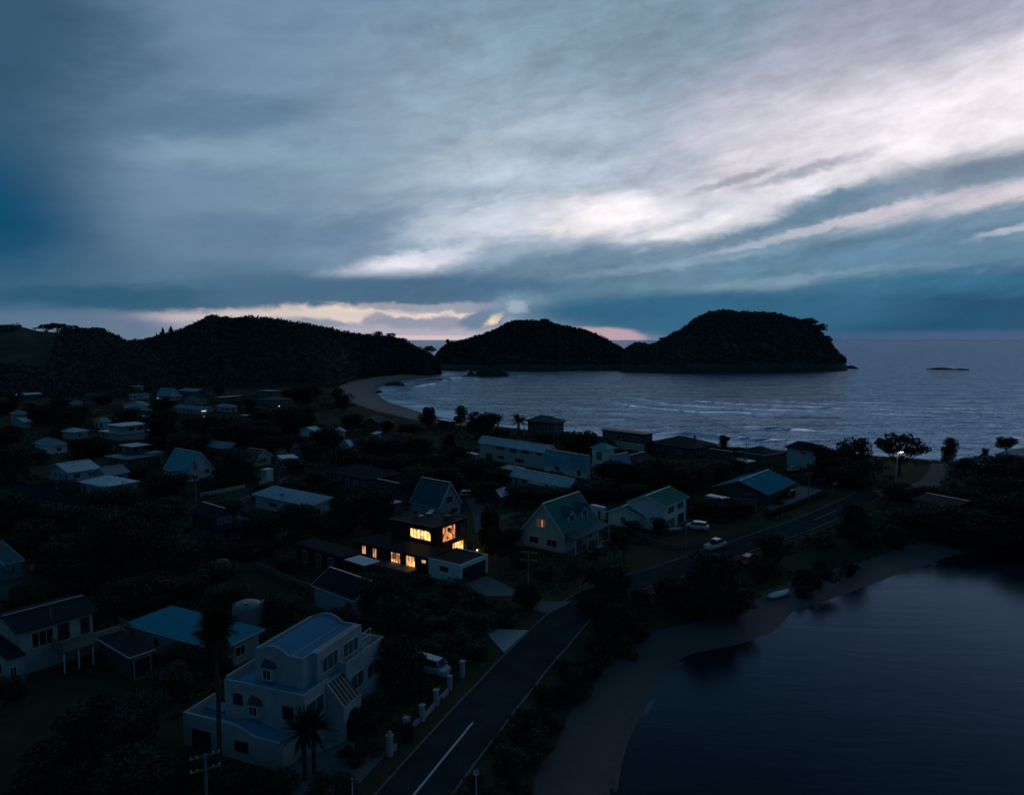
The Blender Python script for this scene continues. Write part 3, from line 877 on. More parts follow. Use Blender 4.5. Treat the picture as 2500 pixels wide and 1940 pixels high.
def house(name, label, short, N, h, pxR, pxL, ang=ANG0, rt='gableX', rh=1.4, oh=.45, wall='white', roof='grey', trim=None, wins='auto', cat='house',
          Lu=None, Lv=None, z=None, chim=None, density=.75, register=True, part_of=None):
    u, l = axes(ang)
    gz = 0.0 if z is None else z
    E = at(N[0], N[1], h + gz)
    Lu = run_to(E, u, pxR) if Lu is None else Lu
    Lv = run_to(E, l, pxL) if Lv is None else Lv
    if not (1.0 < Lu < 60): print('WARN', label, 'Lu', round(Lu, 1)); Lu = min(max(abs(Lu), 4), 14)
    if not (1.0 < Lv < 60): print('WARN', label, 'Lv', round(Lv, 1)); Lv = min(max(abs(Lv), 4), 14)
    oh = min(oh, Lu * .12, Lv * .12)
    C = E + u * oh + l * oh
    Lu -= 2 * oh; Lv -= 2 * oh
    root = empty(name, (C.x, C.y, gz), math.radians(90 - ang))
    if part_of is None:
        tag(root, label, cat)
        SHORT[short] = (root, Lu, Lv)
    wall_block(Lu, Lv, h, rt, rh).build('wall', WALL[wall], root)
    ax = 'X' if rt in ('gableX', 'monoY') else 'Y'
    if rt == 'hip': ax = 'X' if Lu >= Lv else 'Y'
    rf = slab_roof(Lu, Lv, h + (.003 if rt in ('flat', 'hip') else 0), oh, rt, rh).build('roof', ROOF[roof + ax], root)
    trim_roof(Lu, Lv, h, oh, rt, rh, trim or (TRIM if wall in ('white', 'pale', 'cream', 'grey') else TRIMD), root)
    if rt in ('gableX', 'gableY'):
        m = MB(); zr = h + rh + .2
        if rt == 'gableX': m.bar((-oh, Lv / 2, zr), (Lu + oh, Lv / 2, zr), .34, .07)
        else: m.bar((Lu / 2, -oh, zr), (Lu / 2, Lv + oh, zr), .34, .07)
        m.build('ridge_cap', TRIM if roof in ('blue', 'green', 'pale', 'white') else METAL, rf)
    fr_ = random.Random(round(C.x * 7 + C.y))
    if part_of is None and fr_.random() < .6 and not chim:
        fx, fy = Lu * fr_.uniform(.3, .7), Lv * fr_.uniform(.3, .45)
        zf = h + (rh * .75 if rt != 'flat' else .2)
        m = MB().cyl(fx, fy, zf - .4, zf + .75, .09, n=8); m.cyl(fx, fy, zf + .75, zf + .87, .16, n=8); m.build('flue', METAL, rf)
    if chim:
        cx, cy = chim[0] * Lu, chim[1] * Lv
        m = MB().box(cx - .3, cx + .3, cy - .3, cy + .3, h, h + rh + chim[2]); m.box(cx - .36, cx + .36, cy - .36, cy + .36, h + rh + chim[2], h + rh + chim[2] + .12)
        m.build('chimney', CONC, rf)
    if wins == 'auto':
        auto_windows(root, Lu, Lv, h, len(HOUSES) * 7 + 3, density)
    elif wins:
        for wd in wins:
            f, a, b, z0, z1 = wd[:5]
            L = Lv if f == 'L' else Lu
            window_at(root, f, Lu, Lv, a * L, b * L, z0, z1, *(wd[5:]))
    mid = C + u * (Lu / 2) + l * (Lv / 2)
    if register: HOUSES.append((short, Vector((mid.x, mid.y)), max(Lu, Lv) / 2))
    FOOT.append((C, u, l, Lu, Lv))
    if part_of is not None:      # a wing or an upper storey: its pieces are parts of the house it belongs to
        bpy.context.view_layer.update()
        M = part_of.matrix_world.inverted() @ root.matrix_world
        for c in list(root.children):
            L = c.matrix_local.copy()
            c.parent = part_of
            c.matrix_parent_inverse = Matrix.Identity(4)
            c.matrix_basis = M @ L
        bpy.data.objects.remove(root)
        root = part_of
    return root, Lu, Lv, C, u, l
# ------------------------------------------------------------------ the village, house by house
H = house
# far rows at the foot of the hill
H('house', 'flat roofed pale house highest up at the foot of the bush hill', 'the flat roofed house under the hill', (329, 944), 5.2, 352, 279, rt='flat', wall='grey', roof='pale')
H('house', 'small grey flat roofed house just below the highest flat roofed one', 'the small grey flat roofed house', (322, 964), 3.2, 366, 312, rt='flat', wall='pale', roof='grey')
r_, a_, b_, c_, u_, l_ = H('house', 'pale barn shaped house with steep roof and wide balcony lean-to', 'the pale barn shaped house', (414, 966), 3.0, 442, 380, rt='gableY', rh=4.2, wall='pale', roof='teal')
hs = r_
m = MB().box(.2, a_ - .2, -3.2, -.02, 2.55, 2.8); m.build('balcony', WALL['pale'], r_)
m = MB()
for k in range(6): m.box(.3 + (a_ - .7) * k / 5, .4 + (a_ - .7) * k / 5, -3.15, -3.05, -.3, 2.55)
m.build('balcony_frame', TRIM, r_)
H('house', 'long dim house with shallow roof behind the gabled white trimmed house', 'the long dim house', (478, 956), 3.0, 514, 433, rt='gableY', wall='brown', roof='grey')
H('house', 'small gabled house with bright white trim and white gable end', 'the small white trimmed gable house', (490, 976), 2.8, 506, 448, rt='gableX', rh=1.8, wall='grey', roof='dark', trim=TRIM)
H('house', 'low house with long pale blue grey flat roof near the hill', 'the pale long flat roofed house', (540, 971), 3.0, 593, 525, rt='flat', oh=.8, wall='brown', roof='pale')
hs = H('house', 'dark two tier hillside house with flat upper roof and wide lower roof', 'the two tier hillside house', (672, 978), 3.0, 718, 628, rt='hip', rh=1.6, wall='brown', roof='brown')[0]
H('house_top', 'flat roofed upper storey box on the two tier hillside house', 'the upper storey box', (664, 956), 6.0, 689, 626, rt='flat', oh=.8, wall='brown', roof='grey', density=.5, register=False, part_of=hs)
H('house', 'low dark house with thin pale roof edge near the hill end', 'the pale edged low house', (62, 964), 3.0, 104, 52, rt='monoY', rh=.8, oh=.7, wall='dark', roof='pale', trim=TRIM)
H('house', 'low house with a white gable end and pale window facing the bay', 'the white gable end house', (358, 990), 2.8, 374, 300, rt='gableX', rh=1.6, wall='white', roof='grey', trim=TRIM, wins=[('R', .3, .7, .9, 2.1)])
H('house', 'long low house with plain grey roof between two dark trees', 'the long plain grey house', (500, 1000), 2.8, 524, 424, rt='gableY', rh=1.2, wall='grey', roof='grey')
H('house', 'dim brown house with one lit window and glowing strip lights', 'the lit window brown house', (500, 1012), 2.7, 545, 468, rt='gableY', wall='brown', roof='brown')
H('house', 'small pale roofed house in front of the two tier hillside house', 'the pale topped cottage', (600, 1016), 2.6, 624, 584, rt='flat', oh=.6, wall='brown', roof='pale')
H('house', 'narrow low house with grey hip roof at the hill end of the village', 'the narrow hip roofed house', (48, 1012), 2.8, 76, 22, rt='hip', wall='grey', roof='grey')
H('house', 'dim brown house against the hill with a pale window', 'the dim hill house', (240, 968), 2.8, 254, 204, rt='gableY', wall='brown', roof='brown')
H('house', 'long low house with faint pale roof left of the barn shaped one', 'the faint pale roofed house', (190, 985), 2.7, 204, 146, rt='gableY', wall='grey', roof='grey')
H('house', 'tiny pale roofed house at the far hill end, below the hip roofed one', 'the tiny pale roofed house', (58, 1030), 2.6, 78, 26, rt='gableX', wall='grey', roof='pale')
H('house', 'small bright roofed house tucked under the white gable end house', 'the small bright roofed house', (360, 1018), 2.5, 376, 340, rt='flat', oh=.4, wall='brown', roof='white')
H('house', 'grey house with shallow hip roof between the long plain one and the lit one', 'the shallow hip roofed house', (560, 994), 2.8, 582, 526, rt='hip', rh=1.2, wall='grey', roof='grey')
H('house', 'brown house with dark gable roof below the two tier hillside house', 'the low brown gable house', (668, 1010), 2.8, 694, 634, rt='gableX', wall='brown', roof='brown')
H('house', 'pale gabled house behind the faded pale roofed one', 'the rear pale gabled house', (252, 1030), 2.8, 272, 226, rt='gableX', wall='pale', roof='grey')
H('house', 'dull house with wide grey roof behind the cream gabled cottage', 'the dull wide grey house', (560, 1096), 2.8, 590, 500, rt='gableY', wall='brown', roof='grey')
H('house', 'grey roofed house half lost in trees below the long plain grey house', 'the half lost grey house', (470, 1076), 2.8, 500, 432, rt='hip', wall='brown', roof='brown')
# second row
hs = H('house', 'two storey white flat roofed house, its lower storey roof ringing it', 'the two storey white flat roofed house', (298, 1060), 2.9, 372, 238, rt='flat', oh=.9, wall='grey', roof='white', trim=TRIM)[0]
H('house_upper_storey', 'white roofed upper storey with white framed windows above the ringing roof', 'the white upper storey', (298, 1042), 5.7, 368, 258, rt='flat', oh=.7, wall='grey', roof='white', trim=TRIM, wins=[('R', .22, .44, 3.9, 5.1), ('R', .58, .80, 3.9, 5.1), ('R', .1, .17, 3.9, 5.1)], register=False, part_of=hs)
hs = H('house', 'wide dark house with broad flat grey roof below the white flat roofed house', 'the broad flat grey roofed house', (311, 1124), 2.9, 396, 253, rt='flat', oh=.9, wall='dark', roof='grey')[0]
H('house_upper_storey', 'dark glazed box storey with grey flat roof on the broad house', 'the dark glazed box', (323, 1093), 5.6, 370, 287, rt='flat', oh=.8, wall='dark', roof='pale', density=.9, register=False, part_of=hs)
H('house', 'pale blue flat roofed annex beside the dark glazed box storey', 'the pale blue annex', (372, 1108), 3.6, 401, 352, rt='flat', wall='pale', roof='teal', oh=.3)
H('house', 'cottage with grey hip roof and white walls under a dark hedge', 'the grey hip roofed cottage', (122, 1089), 2.9, 168, 78, rt='hip', rh=1.9, wall='white', roof='grey')
H('house', 'faded pale roofed house behind the grey hip roofed cottage', 'the faded pale roofed house', (176, 1056), 2.9, 219, 148, rt='hip', rh=1.2, wall='grey', roof='pale')
H('house', 'long house with pale blue gabled roof and small white lean-to', 'the long pale blue roofed house', (166, 1154), 2.8, 248, 108, rt='gableX', rh=1.7, wall='pale', roof='pale', trim=TRIM)
H('house', 'grey gabled house squeezed between two pale roofed ones', 'the squeezed grey gabled house', (262, 1160), 2.8, 318, 222, rt='gableX', rh=1.5, wall='grey', roof='grey')
H('house', 'low house with very pale wide roof in front of the squeezed grey house', 'the very pale wide roofed house', (256, 1190), 2.7, 342, 190, rt='hip', rh=1.3, wall='cream', roof='white')
r_, a_, b_, c_, u_, l_ = H('house', 'tall white A-frame house with pale blue roof and tall gable slit window', 'the white A-frame house', (462, 1155), 2.4, 525, 398, ang=38, rt='gableY', rh=4.9, oh=.25, wall='white', roof='teal', trim=TRIM,
  wins=[('R', .12, .30, 3.2, 5.3), ('R', .12, .32, .5, 1.5), ('R', .62, .80, 1.7, 2.9)])
hs = r_
H('house', 'dark long house with dull hip roof at the village edge', 'the dark long hip roofed house', (170, 1228), 3.0, 200, 38, rt='hip', rh=1.7, wall='dark', roof='dark')
H('house', 'small cream gabled cottage with white bargeboards behind dark shrubs', 'the cream gabled cottage', (628, 1116), 2.8, 666, 590, rt='gableY', rh=1.7, wall='cream', roof='brown', trim=TRIM, wins=[('R', .3, .7, .8, 2.2, None, None, 2)])
H('shed', 'tall white garden shed with flat top beside the cream cottage', 'the tall white shed', (650, 1149), 3.2, 668, 636, rt='flat', oh=.1, wall='white', roof='white', wins=None, cat='shed')
H('garage', 'white flat roofed garage with dark door amid trees', 'the white flat roofed garage', (690, 1122), 2.7, 730, 676, ang=60, rt='flat', oh=.15, wall='white', roof='white', wins=[('L', .15, .85, .05, 2.2, DOORM, None, 0)], cat='garage')
H('house', 'teal mono pitch roofed house with vent pipe above dark shrubs', 'the teal mono pitch roofed house', (759, 1237), 3.0, 814, 614, ang=36, rt='monoX', rh=.9, oh=.6, wall='pale', roof='teal', chim=(.35, .62, -.2), wins=[('R', .1, .5, .1, 2.2), ('L', .1, .2, .9, 2), ('L', .6, .75, .9, 2)])
H('house', 'white roofed house peeping over trees by the beach lawn', 'the white roofed house by the beach lawn', (768, 1052), 2.8, 788, 729, rt='gableX', rh=1.1, wall='white', roof='white')
H('house', 'bright white roofed cottage half hidden by a bushy tree', 'the half hidden white cottage', (826, 1054), 2.8, 846, 796, rt='gableX', rh=1.0, wall='white', roof='white')
H('house', 'steep bright white roof rising out of the trees', 'the steep bright white roof', (856, 1090), 3.2, 868, 826, rt='gableX', rh=1.8, wall='grey', roof='white')
H('club_house', 'long brown beach club building with pale gable end', 'the brown beach club', (932, 1033), 3.2, 958, 880, rt='gableX', rh=2.0, oh=.8, wall='brown', roof='brown', trim=TRIM, cat='club house')
H('house', 'small teal gabled house among dense dark trees', 'the small teal gabled house', (722, 1096), 3.0, 740, 708, rt='gableY', rh=1.2, wall='teal', roof='deep')
H('house', 'low dark roofed house with a pale gutter by the open lawn', 'the low dark lawn house', (984, 1066), 2.7, 1014, 955, rt='hip', rh=1.0, wall='brown', roof='dark')
H('shed', 'small shed with pale skillion roof beside the beach club', 'the pale skillion shed', (920, 1060), 2.4, 934, 906, rt='monoX', rh=.5, wall='grey', roof='pale', wins=None, cat='shed')
hs = H('house', 'large dark house with spreading hip roofs behind a hedge', 'the large dark hip roofed house', (898, 1172), 2.9, 985, 792, ang=40, rt='hip', rh=1.9, oh=.6, wall='dark', roof='dark')[0]
H('house_wing', 'dark gabled wing jutting out of the large hip roofed house', 'the dark gabled wing', (948, 1202), 2.9, 1000, 896, ang=44, rt='gableY', rh=1.5, oh=.5, wall='dark', roof='dark', register=False, part_of=hs)
r_, a_, b_, c_, u_, l_ = H('house', 'dark teal roofed gabled house with pale gable wall and one dark window', 'the dark teal gabled house', (1072, 1238), 2.8, 1128, 1000, ang=40, rt='gableY', rh=4.6, oh=.25, wall='grey', roof='deep',
  wins=[('R', .32, .62, 3.1, 4.6), ('R', .55, .85, .7, 2.0)])
hs = r_
H('garage', 'small garage with bright pale flat roof in front of the dark teal gabled house', 'the bright flat roofed garage', (962, 1232), 2.4, 982, 944, rt='flat', oh=.2, wall='brown', roof='white', wins=None, cat='garage')
H('carport', 'small open fronted shed with pale pointed roof at the yard edge', 'the pale pointed shed', (1222, 1212), 2.6, 1244, 1200, rt='gableX', rh=1.1, wall='brown', roof='pale', wins=[('L', .15, .85, .05, 2.1, DOORM, TRIMD, 0)], cat='shed')
H('toilet_block', 'low dark block with white flat roof between two dark beach trees', 'the white topped beach block', (1098, 1030), 3.0, 1114, 1066, ang=55, rt='flat', oh=.3, wall='dark', roof='white', wins=None, cat='toilet block')
# sea front
r_, a_, b_, c_, u_, l_ = H('house', 'long two storey house with pale roof and many windows facing the village', 'the long two storey pale roofed house', (1340, 1104), 5.4, 1362, 1166, ang=46, rt='gableY', rh=1.5, oh=.5, wall='cream', roof='pale', trim=TRIM,
  wins=[('L', .62, .74, 3.7, 4.9, None, None, 2), ('L', .44, .53, 3.5, 4.9, None, None, 2), ('L', .26, .37, 3.7, 4.9, None, None, 2), ('L', .09, .17, 3.9, 4.8), ('L', .80, .90, .05, 2.1, DOORM, None, 0), ('L', .62, .72, .9, 2.0), ('L', .34, .46, .8, 2.1, None, None, 2), ('R', .3, .7, 3.7, 4.9)])
hs = r_
H('house', 'dark hip roofed beach house with upper deck among palms', 'the dark hip roofed beach house', (1352, 1034), 5.4, 1384, 1281, ang=40, rt='hip', rh=2.2, oh=.9, wall='brown', roof='brown')
r_, a_, b_, c_, u_, l_ = H('house', 'maroon flat roofed beach house over a pale garage storey', 'the maroon flat roofed beach house', (1574, 1062), 5.9, 1598, 1466, ang=46, rt='flat', oh=.5, wall='red', roof='maroon', trim=TRIMD,
  wins=[('L', .70, .90, 3.6, 4.9, CURTAIN), ('L', .44, .64, 3.6, 4.9, None), ('L', .1, .36, 3.6, 4.9, CURTAIN), ('L', .62, .80, .05, 2.3, DOORM, None, 0), ('L', .34, .52, .05, 2.3, DOORM, None, 0), ('L', .08, .25, .05, 2.3, DOORM, None, 0)])
hs = r_
MB().box(-.06, -.004, .05, b_ - .05, -.3, 2.75).build('garage_storey', WALL['cream'], r_)
H('house', 'wide dark hip roofed beach house with a chimney and teal awning', 'the wide dark beach house', (1690, 1096), 3.0, 1756, 1580, ang=50, rt='hip', rh=2.4, oh=.9, wall='dark', roof='dark', chim=(.65, .3, .5))
H('house', 'small gabled dark roofed house under the wide beach house', 'the small dark gabled house', (1560, 1128), 2.8, 1598, 1512, ang=40, rt='gableX', rh=1.5, wall='brown', roof='dark')
r_, a_, b_, c_, u_, l_ = H('house', 'white house with long pale blue mansard roof and small dormer', 'the pale blue mansard house', (1431, 1143), 3.0, 1445, 1326, ang=48, rt='gableY', rh=3.2, oh=.3, wall='white', roof='teal', trim=TRIM,
  wins=[('L', .62, .74, .9, 2.0, None, None, 2), ('L', .12, .2, .4, 2.1, DOORM, None, 0)])
hs = r_
m = MB().box(.6, 2.6, b_ * .12, b_ * .45, 3.3, 4.6); dm = m.build('dormer', WALL['white'], r_)
MB().extr([(b_ * .10, 4.6), (b_ * .10, 4.75), (b_ * .47, 4.75), (b_ * .47, 4.6)], 'x', .3, 2.9).build('dormer_roof', ROOF['tealY'], dm)
for s_ in (.15, .31): window_at(r_, 'L', 0, 0, b_ * s_, b_ * (s_ + .11), 3.45, 4.4, base=(.6, 0))
r_, a_, b_, c_, u_, l_ = H('tower_house', 'slim white three storey tower house with tall windows and pyramid roof', 'the white tower house', (1482, 1098), 8.2, 1506, 1440, ang=42, rt='hip', rh=1.3, oh=.5, wall='white', roof='teal', trim=TRIM,
  wins=[('L', .30, .72, 5.0, 7.4, CURTAIN, None, 2, 0), ('L', .30, .72, 1.0, 3.6, CURTAIN, None, 2, 0), ('R', .2, .75, 2.6, 4.0)])
hs = r_
H('house_wing', 'white wing with sloping teal roof stepping down from the tower house', 'the sloping teal wing', (1500, 1134), 4.0, 1540, 1484, ang=42, rt='gableX', rh=2.2, oh=.4, wall='white', roof='teal', trim=TRIM, wins=[('R', .2, .5, 1.8, 3.0)], register=False, part_of=hs)
hs = H('house', 'long low house with glossy pale blue curved looking roof', 'the long glossy pale roofed house', (1392, 1188), 2.9, 1414, 1246, ang=48, rt='gableY', rh=1.5, oh=.5, wall='grey', roof='pale', trim=TRIM)[0]
H('lean_to', 'dull dark lean-to roof before the long glossy pale roofed house', 'the dull lean-to', (1384, 1201), 2.3, 1394, 1284, ang=48, rt='monoX', rh=.5, wall='brown', roof='tan', wins=None, register=False, part_of=hs)
H('shed', 'small white topped shed by the long two storey house', 'the small white topped shed', (1160, 1111), 2.4, 1172, 1134, ang=50, rt='flat', oh=.1, wall='grey', roof='white', wins=None, cat='shed')
H('house', 'dim flat roofed porch house under the long two storey house', 'the dim porch house', (1262, 1150), 2.4, 1282, 1222, ang=48, rt='monoX', rh=.5, wall='grey', roof='grey')
# by the road
r_, a_, b_, c_, u_, l_ = H('house', 'white split level house with green roof, taller two storey half', 'the white green roofed house', (1626, 1237), 5.2, 1682, 1530, ang=36, rt='gableX', rh=1.5, oh=.45, wall='white', roof='green', trim=TRIM,
  wins=[('R', .14, .42, 3.2, 4.6, CURTAIN), ('R', .58, .86, 3.2, 4.6, CURTAIN), ('R', .60, .90, .02, 2.3, DOORM, TRIM, 0), ('R', .08, .45, .1, 2.0, pmat('grey stone cladding', (.20, .19, .18), .8, var=.4, scale=3), TRIMD, 0)])
hs = r_
H('house_wing', 'white single storey wing with green gable roof and front porch', 'the green roofed wing', (1565, 1262), 2.7, 1616, 1478, ang=36, rt='gableX', rh=1.4, oh=.45, wall='white', roof='green', trim=TRIM, wins=[('R', .12, .6, .9, 2.2, CURTAIN, None, 2), ('R', .72, .9, .02, 2.1, DOORM, None, 0), ('L', .45, .6, .7, 2.1, CURTAIN)], register=False, part_of=hs)
r_, a_, b_, c_, u_, l_ = H('house', 'low dark house under one big bright blue gabled roof', 'the big blue roofed house', (1876, 1206), 2.8, 1944, 1736, ang=40, rt='gableX', rh=2.1, oh=.9, wall='dark', roof='blue', trim=METAL,
  wins=[('R', .1, .3, .1, 2.1), ('R', .4, .6, .1, 2.1, CURTAIN), ('R', .7, .9, .1, 2.1), ('L', .2, .4, .8, 2.1)])
hs = r_
m = MB().tube([(a_ * .30, b_ * .5 - .3, 4.95), (a_ * .30, b_ * .25, 3.9)], .07); m.build('roof_pipe', TRIM, r_)
H('house', 'tall plain pale blue house with dark hip roof beside big trees', 'the tall pale blue house', (1989, 1103), 5.6, 2022, 1914, ang=62, rt='hip', rh=1.9, oh=.6, wall='pale', roof='dark', trim=TRIMD,
  wins=[('L', .16, .24, .1, 2.1, DOORM, TRIM, 0), ('L', .05, .12, 4.0, 4.8), ('L', .3, .5, 4.2, 5.0, CURTAIN)])
H('house', 'dark roofed house with pale gutter beside the tall pale blue house', 'the pale guttered dark house', (1866, 1112), 2.9, 1912, 1800, ang=56, rt='hip', rh=1.8, oh=.7, wall='brown', roof='dark', trim=TRIM)
H('house', 'low flat pale roofed annex in front of the pale guttered dark house', 'the pale flat annex', (1822, 1130), 2.6, 1846, 1778, ang=56, rt='flat', oh=.4, wall='dark', roof='pale', trim=TRIM)
H('house', 'dark grey house behind the small dark gabled beach house', 'the dark grey back house', (1772, 1116), 2.8, 1802, 1716, ang=52, rt='gableY', rh=1.2, wall='brown', roof='dark')
H('house', 'grey roofed beach house at the sea end past the track', 'the grey beach end house', (2470, 1116), 2.8, 2540, 2426, ang=60, rt='hip', rh=1.5, oh=.6, wall='grey', roof='grey')
H('storage_shed', 'long low dark shed near the road fork with pale door', 'the long dark roadside shed', (2330, 1240), 2.5, 2398, 2226, ang=62, rt='gableY', rh=.8, wall='brown', roof='dark', wins=[('L', .75, .9, .05, 2.0, CURTAIN, None, 0), ('L', .2, .34, .8, 1.9)], cat='shed')
H('carport', 'low pale flat carport behind shrubs by the green roofed house', 'the low pale carport', (1768, 1220), 2.4, 1782, 1722, ang=50, rt='flat', oh=.1, wall='grey', roof='white', wins=None, cat='carport')
H('shed', 'small white garden shed behind the dormered house', 'the small white garden shed', (1470, 1242), 2.5, 1480, 1440, ang=50, rt='flat', oh=.08, wall='white', roof='white', wins=[('L', .1, .35, .05, 2.0, DOORM, None, 0)], cat='shed')
# dormered house
r_, a_, b_, c_, u_, l_ = H('dormered_house', 'grey green steep roofed house with two dormers and front verandah', 'the dormered house', (1379, 1308), 3.4, 1466, 1272, ang=36, rt='gableX', rh=5.0, oh=.3, wall='cream', roof='green', trim=TRIM,
  wins=[('L', .17, .42, .9, 2.2), ('L', .62, .84, .9, 2.2)])
hs = r_
window_at(r_, 'L', 0, 0, b_ * .44, b_ * .66, 4.1, 5.6, emat('warm curtained window light', (1.0, .46, .30), .05), None, 2)
MB().box(-.03, -.02, b_ * .51, b_ * .54, 4.2, 5.5).build('curtain_gap', emat('lamp light between curtains', (1.0, .5, .28), .5), r_)
sl = 5.0 / (b_ / 2)
for k, cx in enumerate((.36, .74)):
    cx *= a_; w = 1.15; y0 = b_ * .13; z0 = 3.4 + sl * y0
    d = MB().extr([(cx - w, z0 - .2), (cx + w, z0 - .2), (cx + w, z0 + 1.5), (cx, z0 + 2.6), (cx - w, z0 + 1.5)], 'y', y0, y0 + 2.3).build('dormer', WALL['cream'], r_)
    e = .25
    MB().extr([(cx - w - e, z0 + 1.5 - e), (cx, z0 + 2.62), (cx + w + e, z0 + 1.5 - e), (cx + w + e, z0 + 1.62 - e), (cx, z0 + 2.78), (cx - w - e, z0 + 1.62 - e)], 'y', y0 - .25, y0 + 2.6).build('dormer_roof', ROOF['deepY'], d)
    window_at(r_, 'R', 0, 0, -.75, .75, z0 + .15, z0 + 1.4, base=(cx, y0))
vz = 2.95
MB().extr([(-.05, vz + .55), (-2.5, vz - .1), (-2.5, vz + .04), (-.05, vz + .7)], 'x', -.3, a_ + .3).build('verandah_roof', ROOF['deepX'], r_)
MB().box(-.3, a_ + .3, -2.42, -.004, -.3, .25).build('verandah_floor', TIMBER, r_)
for k in range(4): MB().box((a_ - .2) * k / 3, .12 + (a_ - .2) * k / 3, -2.4, -2.28, .25, vz - .06).build('post', TRIM, r_)
for k in range(3): MB().box(a_ * .3, a_ * .75, -3.3 + .3 * k, -3.0 + .3 * k, -.3, .06 + .06 * k).build('step', CONC, r_)
window_at(r_, 'R', 0, 0, a_ * .3, a_ * .5, .3, 2.5, CURTAIN); window_at(r_, 'R', 0, 0, a_ * .62, a_ * .8, 1.0, 2.4)
# lower left houses
H('barn', 'windowless dark grey long shed below the lit house', 'the dark grey long shed', (866, 1466), 3.0, 905, 760, ang=40, Lu=6.5, rt='gableY', rh=1.6, oh=.3, wall='grey', roof='dark', wins=[('L', .08, .22, .1, 2.2, DOORM, TRIMD, 0)], cat='shed')
hs = H('house', 'two storey dark house, broad lower roof around a small upper storey', 'the two storey dark house', (508, 1304), 2.9, 640, 443, ang=40, rt='hip', rh=1.2, oh=.6, wall='dark', roof='dark')[0]
H('house_upper_storey', 'small dark upper storey with curtained windows and gabled roof', 'the dark upper storey', (516, 1264), 5.5, 584, 462, ang=40, rt='gableY', rh=1.1, oh=.4, wall='dark', roof='dark', wins=[('R', .2, .5, 3.9, 5.1, CURTAIN), ('R', .56, .8, 3.9, 5.1, CURTAIN)], register=False, part_of=hs)
r_, a_, b_, c_, u_, l_ = H('house', 'low house with wide flat bright blue roof behind the tall palm', 'the wide flat blue roofed house', (536, 1590), 2.9, 646, 304, ang=27, rt='flat', oh=.5, wall='grey', roof='blue', trim=TRIM)
hs = r_
r_, a_, b_, c_, u_, l_ = H('carport', 'open sided carport with dull flat roof joined to the wide blue roofed house', 'the dull flat carport', (316, 1608), 2.7, 378, 236, ang=38, rt='flat', oh=.2, wall='dark', roof='dark', wins=[('R', .12, .92, .02, 2.4, DOORM, TRIM, 0)], cat='carport', trim=TRIM)
hs = r_
hs = H('house', 'teal gabled house with lower hip roof at the village corner', 'the teal corner house', (10, 1378), 5.0, 60, -90, ang=36, rt='gableX', rh=1.4, wall='teal', roof='deep', wins=[('R', .3, .6, 3.3, 4.6)], trim=TRIM)[0]
H('house_wing', 'lower teal wing with dull hip roof at the village corner', 'the lower teal wing', (-10, 1424), 2.8, 62, -120, ang=36, rt='hip', rh=1.2, wall='teal', roof='deep', register=False, part_of=hs)
r_, a_, b_, c_, u_, l_ = H('house', 'long white two storey house with raised balcony deck on posts', 'the white balcony house', (40, 1546), 5.2, 240, -160, ang=38, Lv=8.5, rt='gableX', rh=.8, oh=.5, wall='render', roof='dark', trim=TRIMD,
  wins=[('R', .82, .95, 2.75, 4.7, DOORM, TRIMD, 1), ('R', .50, .66, 2.75, 4.7, DOORM, TRIMD, 1), ('R', .14, .44, 2.75, 4.6, None, None, 2), ('L', .1, .2, 3.4, 4.6)])
hs = r_
MB().box(a_ * .40, a_ + 3.0, -3.4, -.004, 2.35, 2.55).build('balcony', TIMBER, r_)
rl = MB()
for (p, q) in (((a_ * .4, -3.35), (a_ + 2.95, -3.35)), ((a_ + 2.95, -3.35), (a_ + 2.95, -.1)), ((a_ * .4, -3.35), (a_ * .4, -.1))):
    L = math.hypot(q[0] - p[0], q[1] - p[1]); n = int(L / .16)
    rl.bar((*p, 3.55), (*q, 3.55), .07, .06)
    for k in range(n + 1):
        t = k / n; x, y = p[0] + (q[0] - p[0]) * t, p[1] + (q[1] - p[1]) * t
        rl.box(x - .018, x + .018, y - .018, y + .018, 2.55, 3.53)
rl.build('railing', TIMBER, r_)
for x in (a_ * .42, a_ * .62, a_ * .82, a_ + 2.8): MB().box(x - .07, x + .07, -3.3, -3.16, -.4, 2.35).build('post', TRIM, r_)
H('house_wing', 'white flat walled corner wing of the balcony house, windows below', 'the white corner wing', (18, 1612), 3.0, 62, -120, ang=38, rt='flat', oh=.1, wall='render', roof='dark', wins=[('R', .05, .5, .6, 2.1), ('L', .1, .3, .6, 2)], register=False, part_of=hs)
for nm, lb, p, hh, rot in (('water_tank', 'round domed pale water tank behind the tall palm', (606, 1524), 3.2, 0), ('water_tank', 'dull grey water tank behind the pale domed one', (664, 1500), 2.2, 0)):
    P = at(*p, 0); t = empty(nm, (P.x, P.y, 0)); tag(t, lb, 'water tank', 'garden water tanks')
    sc_ = 1.0 if hh > 3 else .95
    MB().lathe(0, 0, [(1.75 * sc_, -.2), (1.75 * sc_, hh - .6), (1.6 * sc_, hh - .25), (1.0 * sc_, hh), (.35, hh + .12)], 24).build('tank_shell', pmat('tank plastic', (.20, .24, .25), .5), t, smooth=False)
    MB().cyl(.2, -.9, hh - .15, hh + .15, .28, n=10).build('lid', METAL, t)
    MB().tube([(-1.8, -.4, -.1), (-1.8, -.4, hh - .3), (-1.3, -.3, hh)], .06).build('pipe', TRIM, t)
